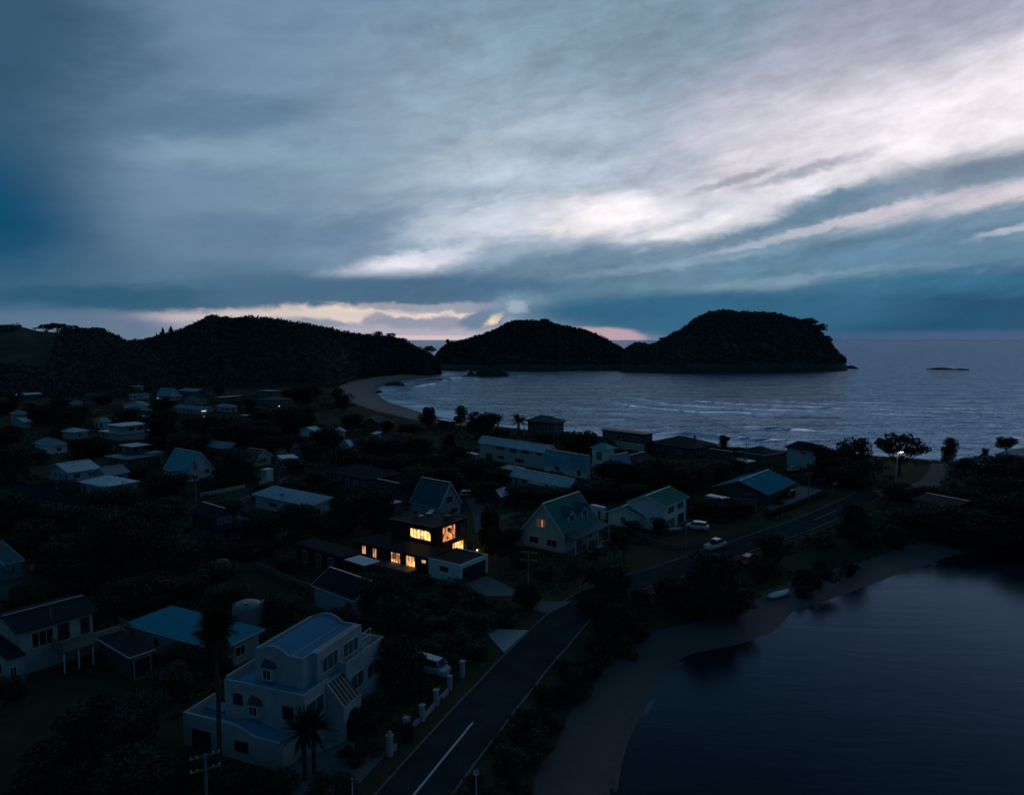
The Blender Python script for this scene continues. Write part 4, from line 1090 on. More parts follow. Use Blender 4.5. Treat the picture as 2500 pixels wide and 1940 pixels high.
# ------------------------------------------------------------------ the lit house
def lit_glass(name, cols, strength, scale, seed, lo=.2, hi=1.5):
    """a lit room seen through glass: warm lamp light on walls, furniture and curtains"""
    m = bpy.data.materials.new(name); m.use_nodes = True
    N = NT(m.node_tree); b = m.node_tree.nodes['Principled BSDF']
    tc = N.new('ShaderNodeTexCoord')
    v = N.mapping(tc.outputs['Object'], loc=(seed, seed * 2.3, seed * .7), sc=scale)
    vo = N.new('ShaderNodeTexVoronoi', feature='F1', distance='CHEBYCHEV')
    N.l.new(v, vo.inputs['Vector']); vo.inputs['Scale'].default_value = 1.0
    sp = N.new('ShaderNodeSeparateXYZ'); N.l.new(vo.outputs['Color'], sp.inputs[0])
    n = N.noise(v, 1.6, 4, .6)
    c = N.mix(sp.outputs[0], cols[0], cols[1])
    c = N.mix(N.rng(n, .45, .7, 0, .8), c, cols[2])
    N.l.new(c, b.inputs['Emission Color'])
    N.l.new(N.math('MULTIPLY', N.rng(sp.outputs[1], .15, .85, lo, hi), strength), b.inputs['Emission Strength'])
    b.inputs['Base Color'].default_value = (.03, .02, .015, 1); b.inputs['Roughness'].default_value = .15
    return m
LIT_A = lit_glass('lamp lit living room', ((1.0, .42, .12, 1), (1.0, .55, .20, 1), (.55, .13, .03, 1)), 1.9, (.9, .9, 1.0), 3)
LIT_B = lit_glass('lamp lit stair hall', ((.9, .35, .12, 1), (.25, .08, .03, 1), (.03, .012, .006, 1)), 1.6, (2.4, 2.4, 1.3), 8, .02, 1.7)
LIT_C = lit_glass('lamp lit bedroom', ((1.0, .50, .20, 1), (.55, .22, .09, 1), (.30, .10, .05, 1)), 1.3, (1.2, 1.2, .8), 14)
LIT_D = lit_glass('bright lamp lit bathroom', ((1.0, .66, .28, 1), (1.0, .6, .25, 1), (.9, .45, .16, 1)), 1.6, (1, 1, 1), 21)
LAMP = emat('glowing lamp globe', (1.0, .72, .38), 3.2)
BLK = WALL['black']
LANG = 35
E_ = at(1122, 1380, 3.0); LU, LL = axes(LANG)
LC = Vector((E_.x, E_.y, 0))
lit = empty('lit_house', LC, math.radians(90 - LANG))
tag(lit, 'black flat roofed house with glowing warm windows and white garage', 'house')
HOUSES.append(('the lit black house', Vector((LC.x, LC.y)) + Vector((LU.x, LU.y)) * 5 + Vector((LL.x, LL.y)) * 12, 12))
def loc_lit(px, py, z):
    d = at(px, py, z) - LC; return d.dot(LU), d.dot(LL)
gw, gl = run_to(E_, LU, 1187), run_to(E_, LL, 1046)
WHT = pmat('bright white garage render', (.74, .75, .76), .7, var=.1, bump=.1)
MB().box(0, gw, 0, gl - .003, -.4, 2.96).build('garage_wall', WHT, lit)
m = MB().box(.18, gw - .18, .18, gl + .2, 2.97, 3.02); m.build('garage_roof', ROOF['darkX'], lit)
m = MB()     # white surround framing the garage mouth
m.box(-.06, gw + .06, -.26, -.004, 2.42, 3.12); m.box(-.06, .34, -.26, -.004, -.4, 2.42); m.box(gw - .34, gw + .06, -.26, -.004, -.4, 2.42)
m.box(-.06, .12, -.004, gl, 2.964, 3.12); m.box(gw - .12, gw + .06, -.004, gl, 2.964, 3.12)
m.build('garage_frame', WHT, lit)
gd = MB()
for k in range(5): gd.box(.36, gw - .36, -.06, -.006, .02 + .48 * k, .47 + .48 * k)
gd.build('garage_door', DOORM, lit)
window_at(lit, 'L', 0, 0, gl * .36, gl * .62, 1.5, 2.25, None, TRIMD, 0)
m = MB().box(-.09, -.004, .5, 1.0, .7, .8); m.box(-.09, -.004, .5, 1.0, .95, 1.05); m.box(-.09, -.004, .5, 1.0, 1.2, 1.3); m.build('wall_vent', TRIM, lit)
y1 = run_to(E_, LL, 863)
bx0, by0 = loc_lit(1062, 1287, 6.3); bx1 = bx0 + run_to(at(1062, 1287, 6.3), LU, 1139); by1 = by0 + run_to(at(1062, 1287, 6.3), LL, 954)
MB().box(.06, bx0 - .003, gl, y1, -.4, 2.9).build('wall', BLK, lit)
MB().box(-.2, bx0 - .006, gl + .004, y1 + .2, 2.9, 3.08).build('lower_roof', ROOF['darkX'], lit)
m = MB().box(bx0, bx1, by0, by1, -.4, 6.1); m.build('upper_wall', BLK, lit)
m = MB().box(bx0 - .18, bx1 + .2, by0 - .18, by1 + .18, 6.1, 6.22)
m.build('upper_roof', pmat('roof deck boards', (.045, .045, .055), .7, spec=.03, var=.25, wave=('X', 3, .3)), lit)
m = MB()
for a, b in (((bx0 - .15, by0 - .15), (bx1 + .15, by0 - .15)), ((bx0 - .15, by0 - .15), (bx0 - .15, by1 + .15)), ((bx1 + .15, by0 - .15), (bx1 + .15, by1 + .15)), ((bx0 - .15, by1 + .15), (bx1 + .15, by1 + .15))):
    m.bar((*a, 6.28), (*b, 6.28), .1, .14)
m.build('parapet', TRIMD, lit)
def yL(px, x, z):     # local y on the plane local-x = x that projects to column px
    P = LC + LU * x + Vector((0, 0, z)); return run_to(P, LL, px)
def xR(px, y, z):
    P = LC + LL * y + Vector((0, 0, z)); return run_to(P, LU, px)
def lw(face, a, b, z0, z1, pane, base, mull, trans=0):
    a, b = min(a, b), max(a, b)
    if face == 'L': return window_at(lit, 'L', 0, 0, a, b, z0, z1, pane, TRIMD, mull, trans, base=(base, 0), mw=.1)
    return window_at(lit, 'R', 0, 0, a, b, z0, z1, pane, TRIMD, mull, trans, base=(0, base), mw=.1)
big = lw('L', yL(1052, bx0, 4.6), yL(1002, bx0, 4.6), 3.72, 5.42, LIT_A, bx0, 5)
ya = yL(1052, bx0, 4.6)
# the big window's upper corner is rounded off by the wall
arc = [(ya - .01, 5.43)] + [(ya + 1.0 - 1.0 * math.cos(t), 4.72 + .66 * math.sin(t)) for t in np.linspace(0, math.pi / 2, 7)] + [(ya + 1.0, 5.43)]
MB().extr([(p[0], p[1]) for p in arc], 'x', bx0 - .09, bx0 - .073).build('corner_infill', BLK, lit)
mid = (ya + yL(1002, bx0, 4.6)) / 2
for dy, dz in ((-.25, 4.62), (.2, 4.25), (-.5, 4.95)):
    MB().lathe(bx0 - .045, mid + dy, [(.02, dz - .12), (.1, dz - .07), (.12, dz), (.1, dz + .07), (.02, dz + .12)], 10).build('pendant_lamp', LAMP, lit)
lw('R', xR(1080, by0, 4.5), xR(1111, by0, 4.5), 3.2, 5.85, LIT_B, by0, 3, 0)
lw('R', xR(1121, by0, 4.5), xR(1138, by0, 4.5), 3.3, 5.7, CURTAIN, by0, 0, 0)
lw('R', xR(1104, by0, 1.6), xR(1131, by0, 1.6), .25, 2.5, LIT_A, by0, 4, 0)
for a, b, z0, z1, pn, mu in ((884, 894, 1.1, 2.6, LIT_C, 1), (910, 920, .9, 2.6, LIT_C, 1), (955, 978, .2, 2.7, LIT_C, 3), (991, 1014, .2, 2.7, LIT_C, 2), (1029, 1041, 1.95, 2.6, LIT_D, 0)):
    lw('L', yL(a, .06, 1.5), yL(b, .06, 1.5), z0, z1, pn, .06, mu)
MB().box(-.02, .055, yL(1012, .06, 1.5) + .05, yL(992, .06, 1.5) - .05, .25, .95).build('bed_glow', LIT_D, lit)  # glow put into a slab on the pane, standing in for a lamplit bed
# lamp added outside the corner for the window light spilling on ground and trees
P = at(1165, 1344, .3); t = empty('added_spill_lamp', (P.x, P.y, 0)); tag(t, 'small added glow lamp standing in for window spill beside the lit house', 'added light')
MB().cyl(0, 0, -.2, .3, .04, n=8).build('stake', METAL, t)
MB().lathe(0, 0, [(.02, .3), (.14, .36), (.16, .5), (.02, .56)], 10).build('lamp_head', LAMP, t)
gp = bpy.data.lights.new('added spill point', 'POINT'); gp.energy = 30; gp.color = (1, .55, .25); gp.shadow_soft_size = .15
go = bpy.data.objects.new('added_spill_bulb', gp); COL.objects.link(go); go.location = (P.x - .3, P.y - .1, .85); go.parent = None
# front terrace roof, left wing, white canopy
def block_at(name, N, z, pxR, pxL, ang, mat, z0, parent):
    u, l = axes(ang); E = at(N[0], N[1], z)
    a, b = run_to(E, u, pxR), run_to(E, l, pxL)
    pts = [E, E + u * a, E + u * a + l * b, E + l * b]
    d = [(p - LC) for p in pts]
    q = [(p.dot(LU), p.dot(LL)) for p in d]
    MB().extr(q, 'z', z0, z).build(name, mat, parent)
    return q
block_at('front_terrace', (996, 1397), 1.0, 1043, 893, 35, pmat('terrace boards', (.10, .10, .11), .6, var=.2), -.4, lit)
H('lit_house_wing', '', '', (836, 1362), 2.9, 884, 718, ang=38, rt='flat', oh=.25, wall='black', roof='dark', trim=TRIMD, register=False, part_of=lit, wins=[('L', .75, .85, .1, 2.3), ('L', .45, .55, .1, 2.3), ('L', .2, .3, .1, 2.3)])
q = block_at('canopy_roof', (890, 1380), 2.9, 928, 841, 40, ROOF['whiteX'], 2.78, lit)
for x, y in q: MB().box(x - .06, x + .06, y - .06, y + .06, -.4, 2.78).build('post', TRIMD, lit)
MB().box(bx0 + 5.0, bx0 + 6.3, by0 + 1.2, by0 + 2.3, 6.224, 7.0).build('roof_box', WALL['dark'], lit)
def roof_thing(name, label, cat, px, py, rz=0):
    x, y = loc_lit(px, py, 6.22); p = LC + LU * x + LL * y
    t = empty(name, (p.x, p.y, 6.224), rz); tag(t, label, cat); return t
t = roof_thing('patio_chair', 'red patio chair on the flat roof deck of the lit house', 'chair', 1016, 1262, .6)
RED = pmat('red fabric', (.22, .05, .05), .7)
MB().box(-.35, .35, -.35, .35, .35, .48).build('seat', RED, t); MB().box(-.35, .35, .352, .45, .35, 1.05).build('backrest', RED, t)
for sx in (-.3, .25):
    for sy in (-.3, .3): MB().box(sx, sx + .05, sy, sy + .05, .003, .35).build('leg', METAL, t)
t = roof_thing('sun_lounger', 'white shell lounger on the flat roof deck of the lit house', 'sun lounger', 1050, 1256, -.4)
m = MB()
for k in range(9):
    a = k / 8; y = -.9 + 1.8 * a; z = .35 + .75 * max(0, a - .45) ** 1.3
    m.v += [(-.45, y, z), (.45, y, z), (-.45, y, z + .1), (.45, y, z + .1)]
for k in range(8):
    b = 4 * k; m.f += [(b, b + 4, b + 5, b + 1), (b + 2, b + 3, b + 7, b + 6), (b, b + 2, b + 6, b + 4), (b + 1, b + 5, b + 7, b + 3)]; m.m += [0] * 4
m.f += [(0, 1, 3, 2), (32, 34, 35, 33)]; m.m += [0, 0]
m.build('seat', TRIM, t); MB().box(-.2, .2, -.5, .5, .003, .3).build('base', METAL, t)
t = roof_thing('side_table', 'small low table between the chair and lounger on the roof deck', 'table', 1028, 1264)
MB().cyl(0, 0, .42, .48, .42, n=14).build('table_top', TRIM, t); MB().cyl(0, 0, .003, .42, .06, n=8).build('leg', METAL, t)

# ------------------------------------------------------------------ the stepped white house
WANG = 21
WU, WL = axes(WANG)
E_ = at(690, 1807, 2.9); WC = Vector((E_.x, E_.y, 0))
wh = empty('stepped_house', WC, math.radians(90 - WANG))
tag(wh, 'three stepped white rendered house with barrel roof, arches and glazed entry', 'house')
HOUSES.append(('the stepped white house', Vector((WC.x, WC.y)) + Vector((WU.x, WU.y)) * 8 + Vector((WL.x, WL.y)) * 4, 9))
FOOT.append((WC - WL * 2.4, WU, WL, 17, 13.5)); FOOT.append((LC, LU, LL, 14, y1))
REN = WALL['render']
MEMB = pmat('blue grey roof membrane', (.10, .27, .40), .7, spec=.02, var=.15, scale=.5)
# garage storey: front parapet with an S-shaped drop, barrel roof behind it
def Ftop(y): return 2.55 + .75 * float(smooth(np.array((y - 2.6) / 3.2)))
ys = list(np.linspace(0, 11.4, 24))
front = [(0, -.4)] + [(11.4, -.4)] + [(y, Ftop(y)) for y in ys[::-1]]
MB().extr([(p[0], p[1]) for p in front], 'x', 0, .25).build('front_wall', REN, wh)
MB().box(.253, 2.5, 0, .22, -.4, 2.55).build('side_wall', REN, wh)
MB().box(.253, 4.0, 11.18, 11.4, -.4, 3.3).build('side_wall', REN, wh); MB().box(2.5, 4.0, 8.9, 11.177, -.4, 2.39).build('back_wall', REN, wh)
m = MB(); yy = list(np.linspace(.23, 11.17, 22))
prof = [(y, 2.1 + .45 * math.exp(-((y - 5.2) / 1.6) ** 2)) for y in yy] + [(y, 1.7) for y in yy[::-1]]
m.extr(prof, 'x', .256, 2.9); m.box(2.5, 3.9, 8.95, 11.15, 2.4, 2.6); m.build('garage_roof', MEMB, wh)
window_at(wh, 'L', 0, 0, 8.0, 10.4, -.2, 2.1, DOORM, REN, 0)
window_at(wh, 'L', 0, 0, 3.8, 5.3, .9, 1.9, None, TRIMD, 1)
# second storey
b2y0, b2y1 = -.45, 8.7
m = MB().box(2.5, 14.0, b2y0, b2y1, -.4, 5.4); m.build('middle_wall', REN, wh)
m = MB().box(2.5, 2.72, b2y0, b2y1, 5.403, 5.85); m.box(2.723, 6.2, b2y0, b2y0 + .2, 5.403, 5.85); m.box(2.723, 13.9, b2y1 - .22, b2y1, 5.403, 6.1); m.build('parapet', REN, wh)
MB().box(2.75, 13.9, b2y0 + .24, b2y1 - .26, 5.403, 5.44).build('terrace_roof', MEMB, wh)
window_at(wh, 'L', 0, 0, 7.0, 8.1, 3.6, 4.7, None, TRIMD, 1, base=(2.5, b2y0))
window_at(wh, 'L', 0, 0, 1.2, 2.4, 3.3, 4.5, None, TRIMD, 1, base=(2.5, b2y0))
def bay(x, y, z0, z1):
    b = MB().extr([(x - .45, y - .55), (x - .003, y - .75), (x - .003, y + .75), (x - .45, y + .55)], 'z', z0, z1).build('bay_window', REN, wh)
    window_at(wh, 'L', 0, 0, y - .5, y + .5, z0 + .12, z1 - .08, None, TRIM, 1, base=(x - .45, 0))
    MB().add([(x - .5, y - .7, z1 + .003), (x - .004, y - .8, z1 + .003), (x - .004, y + .8, z1 + .003), (x - .5, y + .7, z1 + .003), (x - .004, y + .6, z1 + .75), (x - .004, y - .5, z1 + .5)],
             [(0, 1, 2, 3), (0, 3, 4, 5), (0, 5, 1), (3, 2, 4), (1, 5, 4, 2)]).build('bay_hood', DOORM, b)
bay(2.5, 4.95, 3.0, 4.15)
# top storey with barrel roof
x0, x1, y0, y1t = 4.2, 13.2, .95, 6.5
def Ttop(y):
    t = (y - 2.6) / (y1t - 2.6)
    return 8.1 + (.68 * math.sin(math.pi * max(0, min(1, t)) ** .85) if t > 0 else 0)
ys = list(np.linspace(y0, y1t, 26))
pr = [(y0, 5.45), (y1t, 5.45)] + [(y, Ttop(y)) for y in ys[::-1]]
MB().extr(pr, 'x', x0, x1).build('top_wall', REN, wh)
pr = [(y, Ttop(y) + .004) for y in ys] + [(y, Ttop(y) + .05) for y in ys[::-1]]
MB().extr(pr, 'x', x0 + .25, x1 - .25).build('barrel_roof', MEMB, wh)
m = MB()
pr = [(y, Ttop(y) + .004) for y in ys] + [(y, Ttop(y) + .26) for y in ys[::-1]]
m.extr(pr, 'x', x0, x0 + .22); m.extr(pr, 'x', x1 - .22, x1)
m.box(x0 + .223, x1 - .223, y0, y0 + .2, 8.105, 8.34); m.box(x0 + .223, x1 - .223, y1t - .3, y1t + .02, 7.9, 8.5)
m.box(x0 + .5, x1 - .5, 2.45, 2.62, 8.16, 8.22)
m.build('roof_parapet', REN, wh)
bay(x0, 4.7, 5.75, 7.0)
MB().box(5.7, x1 + .02, .35, y0 - .003, 5.45, 8.1).build('side_bay', REN, wh)
MB().box(5.7, x1 + .02, .35, y0 - .003, 8.103, 8.34).build('bay_parapet', REN, wh)
window_at(wh, 'R', 0, 0, 6.3, 9.0, 6.0, 7.6, CURTAIN, TRIM, 2, base=(0, .35))
window_at(wh, 'R', 0, 0, 9.8, 12.5, 6.0, 7.5, CURTAIN, TRIM, 2, base=(0, .35))
arcp = [(6.3, 7.62)] + [(6.3 + 1.1 - 1.1 * math.cos(t), 6.9 + .68 * math.sin(t)) for t in np.linspace(0, math.pi / 2, 7)] + [(7.4, 7.62)]
MB().extr(arcp, 'y', .27, .279).build('arch_infill', REN, wh)
# road side: terrace on arched bays, glazed lean-to, entry arch
tx0, tx1, ty = 8.6, 15.6, -.85
MB().box(tx0, tx1, ty, b2y0 - .003, -.4, 5.3).build('terrace_bay', REN, wh)
m = MB().box(tx0, tx1, ty, ty + .2, 5.303, 6.3); m.box(tx0, tx0 + .2, ty + .203, .34, 5.303, 6.3); m.box(tx1 - .2, tx1, ty + .203, 2.4, 5.303, 6.3); m.build('terrace_parapet', REN, wh)
MB().box(14.003, tx1 - .2, b2y0, 2.6, -.4, 5.3).build('end_bay', REN, wh)
rl = MB()
for z in (5.9, 6.5, 7.1): rl.bar((13.3, .6, z), (15.4, .6, z), .05, .05)
for x in (13.35, 14.4, 15.35): rl.box(x - .025, x + .025, .575, .625, 5.303, 7.1)
rl.build('railing', TRIM, wh)
for a in (9.2, 12.2):
    window_at(wh, 'R', 0, 0, a, a + 2.4, 2.9, 4.6, CURTAIN, TRIM, 1, base=(0, ty))
    ap = [(a, 4.62)] + [(a + 1.0 - 1.0 * math.cos(t), 3.9 + .68 * math.sin(t)) for t in np.linspace(0, math.pi / 2, 7)] + [(a + 1.0, 4.62)]
    MB().extr(ap, 'y', ty - .085, ty - .073).build('arch_infill', REN, wh)
window_at(wh, 'R', 0, 0, 3.0, 5.4, 3.0, 4.9, CURTAIN, TRIM, 1, base=(0, b2y0))
cx0, cx1, cy = 5.8, 8.6, -2.3
gz1, gz0 = 5.3, 3.45
m = MB().add([(cx0 + .22, b2y0 - .004, gz1), (cx1 - .02, b2y0 - .004, gz1), (cx1 - .02, cy, gz0), (cx0 + .22, cy, gz0), (cx0 + .22, b2y0 - .004, gz1 - .05), (cx1 - .02, b2y0 - .004, gz1 - .05), (cx1 - .02, cy, gz0 - .05), (cx0 + .22, cy, gz0 - .05)],
             [(0, 1, 2, 3), (7, 6, 5, 4), (0, 4, 5, 1), (1, 5, 6, 2), (2, 6, 7, 3), (3, 7, 4, 0)])
gr = m.build('glass_roof', pmat('dull roof glass', (.010, .013, .018), .35, spec=.25), wh)
m = MB()
for k in range(1, 5):
    x = cx0 + .2 + (cx1 - cx0 - .2) * k / 5
    m.bar((x, b2y0 - .02, gz1 + .04), (x, cy, gz0 + .04), .05, .06)
m.build('glazing_bars', TRIM, gr)
MB().extr([(b2y0 - .004, -.4), (cy - .1, -.4), (cy - .1, gz0 + .1), (b2y0 - .004, gz1 + .25)], 'x', cx0, cx0 + .2).build('gable_wall', REN, wh)
arch = [(cx0 + .203, -.4), (cx0 + .5, -.4)] + [(cx0 + .5 + 1.05 - 1.05 * math.cos(t), 1.6 + 1.1 * math.sin(t)) for t in np.linspace(0, math.pi, 13)] + [(cx1, -.4), (cx1 + .15, -.4), (cx1 + .15, gz0), (cx0 + .203, gz0)]
arch = [(min(p[0], cx1) if 1 < i < 16 else p[0], p[1]) for i, p in enumerate(arch)]
MB().extr(arch, 'y', cy - .1, cy + .1).build('entry_arch', REN, wh)
MB().box(cx0 + .6, cx1 - .4, b2y0 - .06, b2y0 - .004, -.2, 2.1).build('entry_door', DOORM, wh)
MB().box(1.0, 5.79, -2.6, b2y0 - .004, -.4, -.02).build('entry_paving', CONC, wh)
# ------------------------------------------------------------------ trees and shrubs
LEAF = {'dark': foliage('dark evergreen leaves', (0.056, 0.068, 0.050)), 'mid': foliage('olive leaves', (0.074, 0.078, 0.052)),
        'red': foliage('russet leaves', (0.055, 0.035, 0.024)), 'pale': foliage('pale leaves', (0.10, 0.10, 0.065)), 'frond': foliage('palm fronds', (0.030, 0.038, 0.022)),
        'dead': foliage('dead palm fronds', (0.085, 0.068, 0.05))}
BARK = pmat('tree bark', (0.07, 0.058, 0.048), .9, var=.3, scale=3, bump=.3)
def q_mesh(name, V, F, mat):
    o = np_mesh(name, V, F, mat)
    me = o.data; bpy.data.objects.remove(o); return me
def lobed(seed, n_lobe, n_leaf, leaf, spread=.33, zc=.62, zs=.30, rl=(.13, .24), low=None):
    """crown inside x,y in -.5...5, z up to 1: many lobes of leaves with gaps between them"""
    r = np.random.default_rng(seed)
    ph = r.random(n_lobe) * 2 * np.pi; rad = np.sqrt(r.random(n_lobe)) * spread
    c = np.stack([rad * np.cos(ph), rad * np.sin(ph), zc + zs * (r.random(n_lobe) * 2 - 1) * np.sqrt(np.maximum(.1, 1 - (rad / (spread + .12)) ** 2))], 1)
    if low is not None: c[:, 2] = np.maximum(c[:, 2], low)
    R = r.uniform(rl[0], rl[1], n_lobe)
    k = r.choice(n_lobe, n_leaf, p=R ** 2 / (R ** 2).sum())
    d = r.normal(size=(n_leaf, 3)); d /= np.linalg.norm(d, axis=1)[:, None]
    rr = R[k] * (0.55 + 0.5 * r.random(n_leaf) ** .6)
    P = c[k] + d * rr[:, None] * np.array([1, 1, .82])
    P[:, 2] = np.clip(P[:, 2], 0.02, 1.0)
    return leaf_quads(P, leaf, r), c, R
def limb_mesh(name, c, base_r=.035, top=.5, seed=0, n=6):
    m = MB(); r = random.Random(seed)
    m.tube([(0, 0, -.06), (r.uniform(-.01, .01), 0, .15), (r.uniform(-.03, .03), r.uniform(-.03, .03), top)], base_r, 7, r1=base_r * .55)
    for q in c[:n]:
        s = top * r.uniform(.55, 1.0)
        m.tube([(0, 0, s), (q[0] * .5, q[1] * .5, s + (q[2] - s) * .35), tuple(q)], base_r * .5, 5, r1=base_r * .12)
    o = m.build(name, BARK); me = o.data; bpy.data.objects.remove(o); return me
PROTO = {}
def proto(kind, parts): PROTO.setdefault(kind, []).append(parts)
for v in range(4):
    (V, F), c, R = lobed(100 + v, 28, 5200, .023, zs=.40, zc=.55, low=.14)
    proto('round', [('trunk', limb_mesh('trunk', c, .04, .45, v)), ('crown', q_mesh('crown', V, F, LEAF['dark']))])
    (V, F), c, R = lobed(140 + v, 28, 5000, .023, spread=.36, zc=.50, zs=.42, low=.08)
    proto('bushy', [('trunk', limb_mesh('trunk', c, .035, .35, v + 9)), ('crown', q_mesh('crown', V, F, LEAF['dark']))])
    (V, F), c, R = lobed(180 + v, 16, 2600, .030, spread=.38, zc=.40, zs=.45, rl=(.12, .22), low=.05)
    proto('shrub', [('stem', limb_mesh('stem', c, .03, .2, v + 19)), ('foliage', q_mesh('foliage', V, F, LEAF['mid']))])
for v in range(2):
    (V, F), c, R = lobed(220 + v, 44, 3800, .019, spread=.42, zc=.72, zs=.2, rl=(.05, .12))
    proto('spreading', [('trunk', limb_mesh('trunk', c, .03, .4, v + 29, n=16)), ('crown', q_mesh('crown', V, F, LEAF['dark']))])
    (V, F), c, R = lobed(240 + v, 16, 2600, .030, spread=.30, zc=.55, zs=.36, low=.1)
    proto('russet', [('trunk', limb_mesh('trunk', c, .03, .4, v + 39)), ('crown', q_mesh('crown', V, F, LEAF['red']))])
(V, F), c, R = lobed(260, 14, 1500, .026, spread=.34, zc=.5, zs=.36, rl=(.08, .18), low=.08)
proto('pale', [('trunk', limb_mesh('trunk', c, .03, .4, 49, n=10)), ('crown', q_mesh('crown', V, F, LEAF['pale']))])
# hedge: box of leaves
r = np.random.default_rng(5); P = r.uniform(-.5, .5, (3200, 3)); k = r.integers(0, 3, 3200)
P[np.arange(3200), k] = np.sign(P[np.arange(3200), k]) * (.5 - .06 * r.random(3200)); P[:, 2] = (P[:, 2] + .5) * .96 + .02
V, F = leaf_quads(P, .026, r)
proto('hedge', [('foliage', q_mesh('foliage', V, F, LEAF['dark']))])
# Norfolk-like conifer
r = np.random.default_rng(6); Cs = []
for k in range(13):
    z = .16 + .8 * k / 12; R = .46 * (1 - k / 12.6)
    for j in range(9):
        a = 2 * np.pi * (j + .5 * (k % 2)) / 9
        n = 26; t = r.random(n) ** .7
        Cs.append(np.stack([np.cos(a) * R * t, np.sin(a) * R * t, z + .05 * t * t + r.normal(0, .008, n)], 1))
P = np.vstack(Cs); P += r.normal(0, .014, P.shape)
V, F = leaf_quads(P, .024, r)
m = MB().tube([(0, 0, -.04), (0, 0, .98)], .02, 7, r1=.004); o = m.build('trunk', BARK); tm = o.data; bpy.data.objects.remove(o)
proto('conifer', [('trunk', tm), ('crown', q_mesh('crown', V, F, LEAF['dark']))])
def frond_mesh(name, n, length, rise, droop, width, seed, mat, z0, r0=0.0):
    """arched pinnate fronds: a rachis with drooping leaflets on both sides"""
    r = random.Random(seed); m = MB()
    for i in range(n):
        a = 2 * math.pi * i / n + r.uniform(-.2, .2); e = r.uniform(*rise); L = length * r.uniform(.8, 1.1)
        ca, sa_ = math.cos(a), math.sin(a); prev = None
        K = 12
        for k in range(K + 1):
            t = k / K
            h = L * (math.cos(e) * t + .0) ; z = L * (math.sin(e) * t - droop * t * t)
            p = Vector((ca * (r0 + h), sa_ * (r0 + h), z0 + z))
            if prev is not None and k > 1:
                w = width * math.sin(math.pi * min(1, .15 + .85 * t)) ** .7
                for s in (-1, 1):
                    side = Vector((-sa_, ca, 0)) * s
                    tip = p + side * w + Vector((ca, sa_, 0)) * w * .5 + Vector((0, 0, -w * .45))
                    m.add([prev, p, tip], [(0, 1, 2)])
            prev = p
        m.tube([(ca * r0, sa_ * r0, z0), (ca * (r0 + L * math.cos(e) * .5), sa_ * (r0 + L * math.cos(e) * .5), z0 + L * (math.sin(e) * .5 - droop * .25))], .006, 4)
    o = m.build(name, mat); me = o.data; bpy.data.objects.remove(o); return me
def trunk_only(r0, r1, top, seed=0):
    m = MB(); n = 9
    rr = random.Random(seed)
    m.tube([(rr.uniform(-.006, .006), rr.uniform(-.006, .006), -.03 + (top + .03) * k / n) for k in range(n + 1)], r0, 8, r1=r1)
    o = m.build('trunk', BARK); me = o.data; bpy.data.objects.remove(o); return me
proto('phoenix', [('trunk', trunk_only(.06, .05, .62)), ('crown', frond_mesh('crown', 46, .52, (-.35, 1.25), .22, .07, 3, LEAF['frond'], .62))])
proto('cabbage', [('trunk', trunk_only(.035, .025, .66)), ('crown', frond_mesh('crown', 60, .36, (-.7, 1.4), .10, .035, 4, LEAF['frond'], .68))])
proto('flax', [('foliage', frond_mesh('foliage', 50, .75, (.3, 1.45), .35, .03, 5, LEAF['mid'], .02))])
proto('fan_palm', [('trunk', trunk_only(.013, .010, .86, 2)), ('crown', frond_mesh('crown', 80, .112, (-.7, 1.4), .05, .034, 6, LEAF['frond'], .875)),
                   ('dead_skirt', frond_mesh('dead_skirt', 130, .15, (-1.5, -1.0), .03, .018, 7, LEAF['dead'], .865, .01))])
USED = {}
TREES = []
def tree(name, kind, px, base, top, w, group, label=None, cat='tree', short=None, desc=None, rz=None, ground=None, wy=None):
    """px/base: foot pixel; top: pixel row of the tip; w: width in pixels"""
    p0 = at(px, base, 0.0)
    gz = ground_z(p0.x, p0.y)
    for _ in range(3):
        p0 = at(px, base, gz); gz = ground_z(p0.x, p0.y)
    if gz < -2.6:
        gz = -2.6; p0 = at(px, base, gz)
    f = p0.y * CP - (gz - CAMH) * SP
    hh = (base - top) / FPX * f * 1.02; ww = w / FPX * f
    L = PROTO[kind]; v = USED.get(kind, 0); USED[kind] = v + 1
    parts = L[v % len(L)]
    root = empty(name, (p0.x, p0.y, gz), random.uniform(0, 6.28) if rz is None else rz)
    for nm, me in parts:
        o = bpy.data.objects.new(nm, me); COL.objects.link(o); o.parent = root
        if kind in ('phoenix', 'cabbage', 'fan_palm', 'flax'):
            o.scale = (hh, hh, hh)
        else:
            o.scale = (ww, ww if wy is None else wy, hh)
    tag(root, None, cat, group)
    TREES.append(dict(o=root, kind=kind, h=hh, w=ww, p=Vector((p0.x, p0.y)), label=label, desc=desc))
    if label: root['label'] = label
    return root
GT, GS, GR = 'trees among the houses', 'shrubs and hedges in the gardens', 'shrubs on the bank between road and estuary'
B, R_, S = 'bushy', 'round', 'shrub'
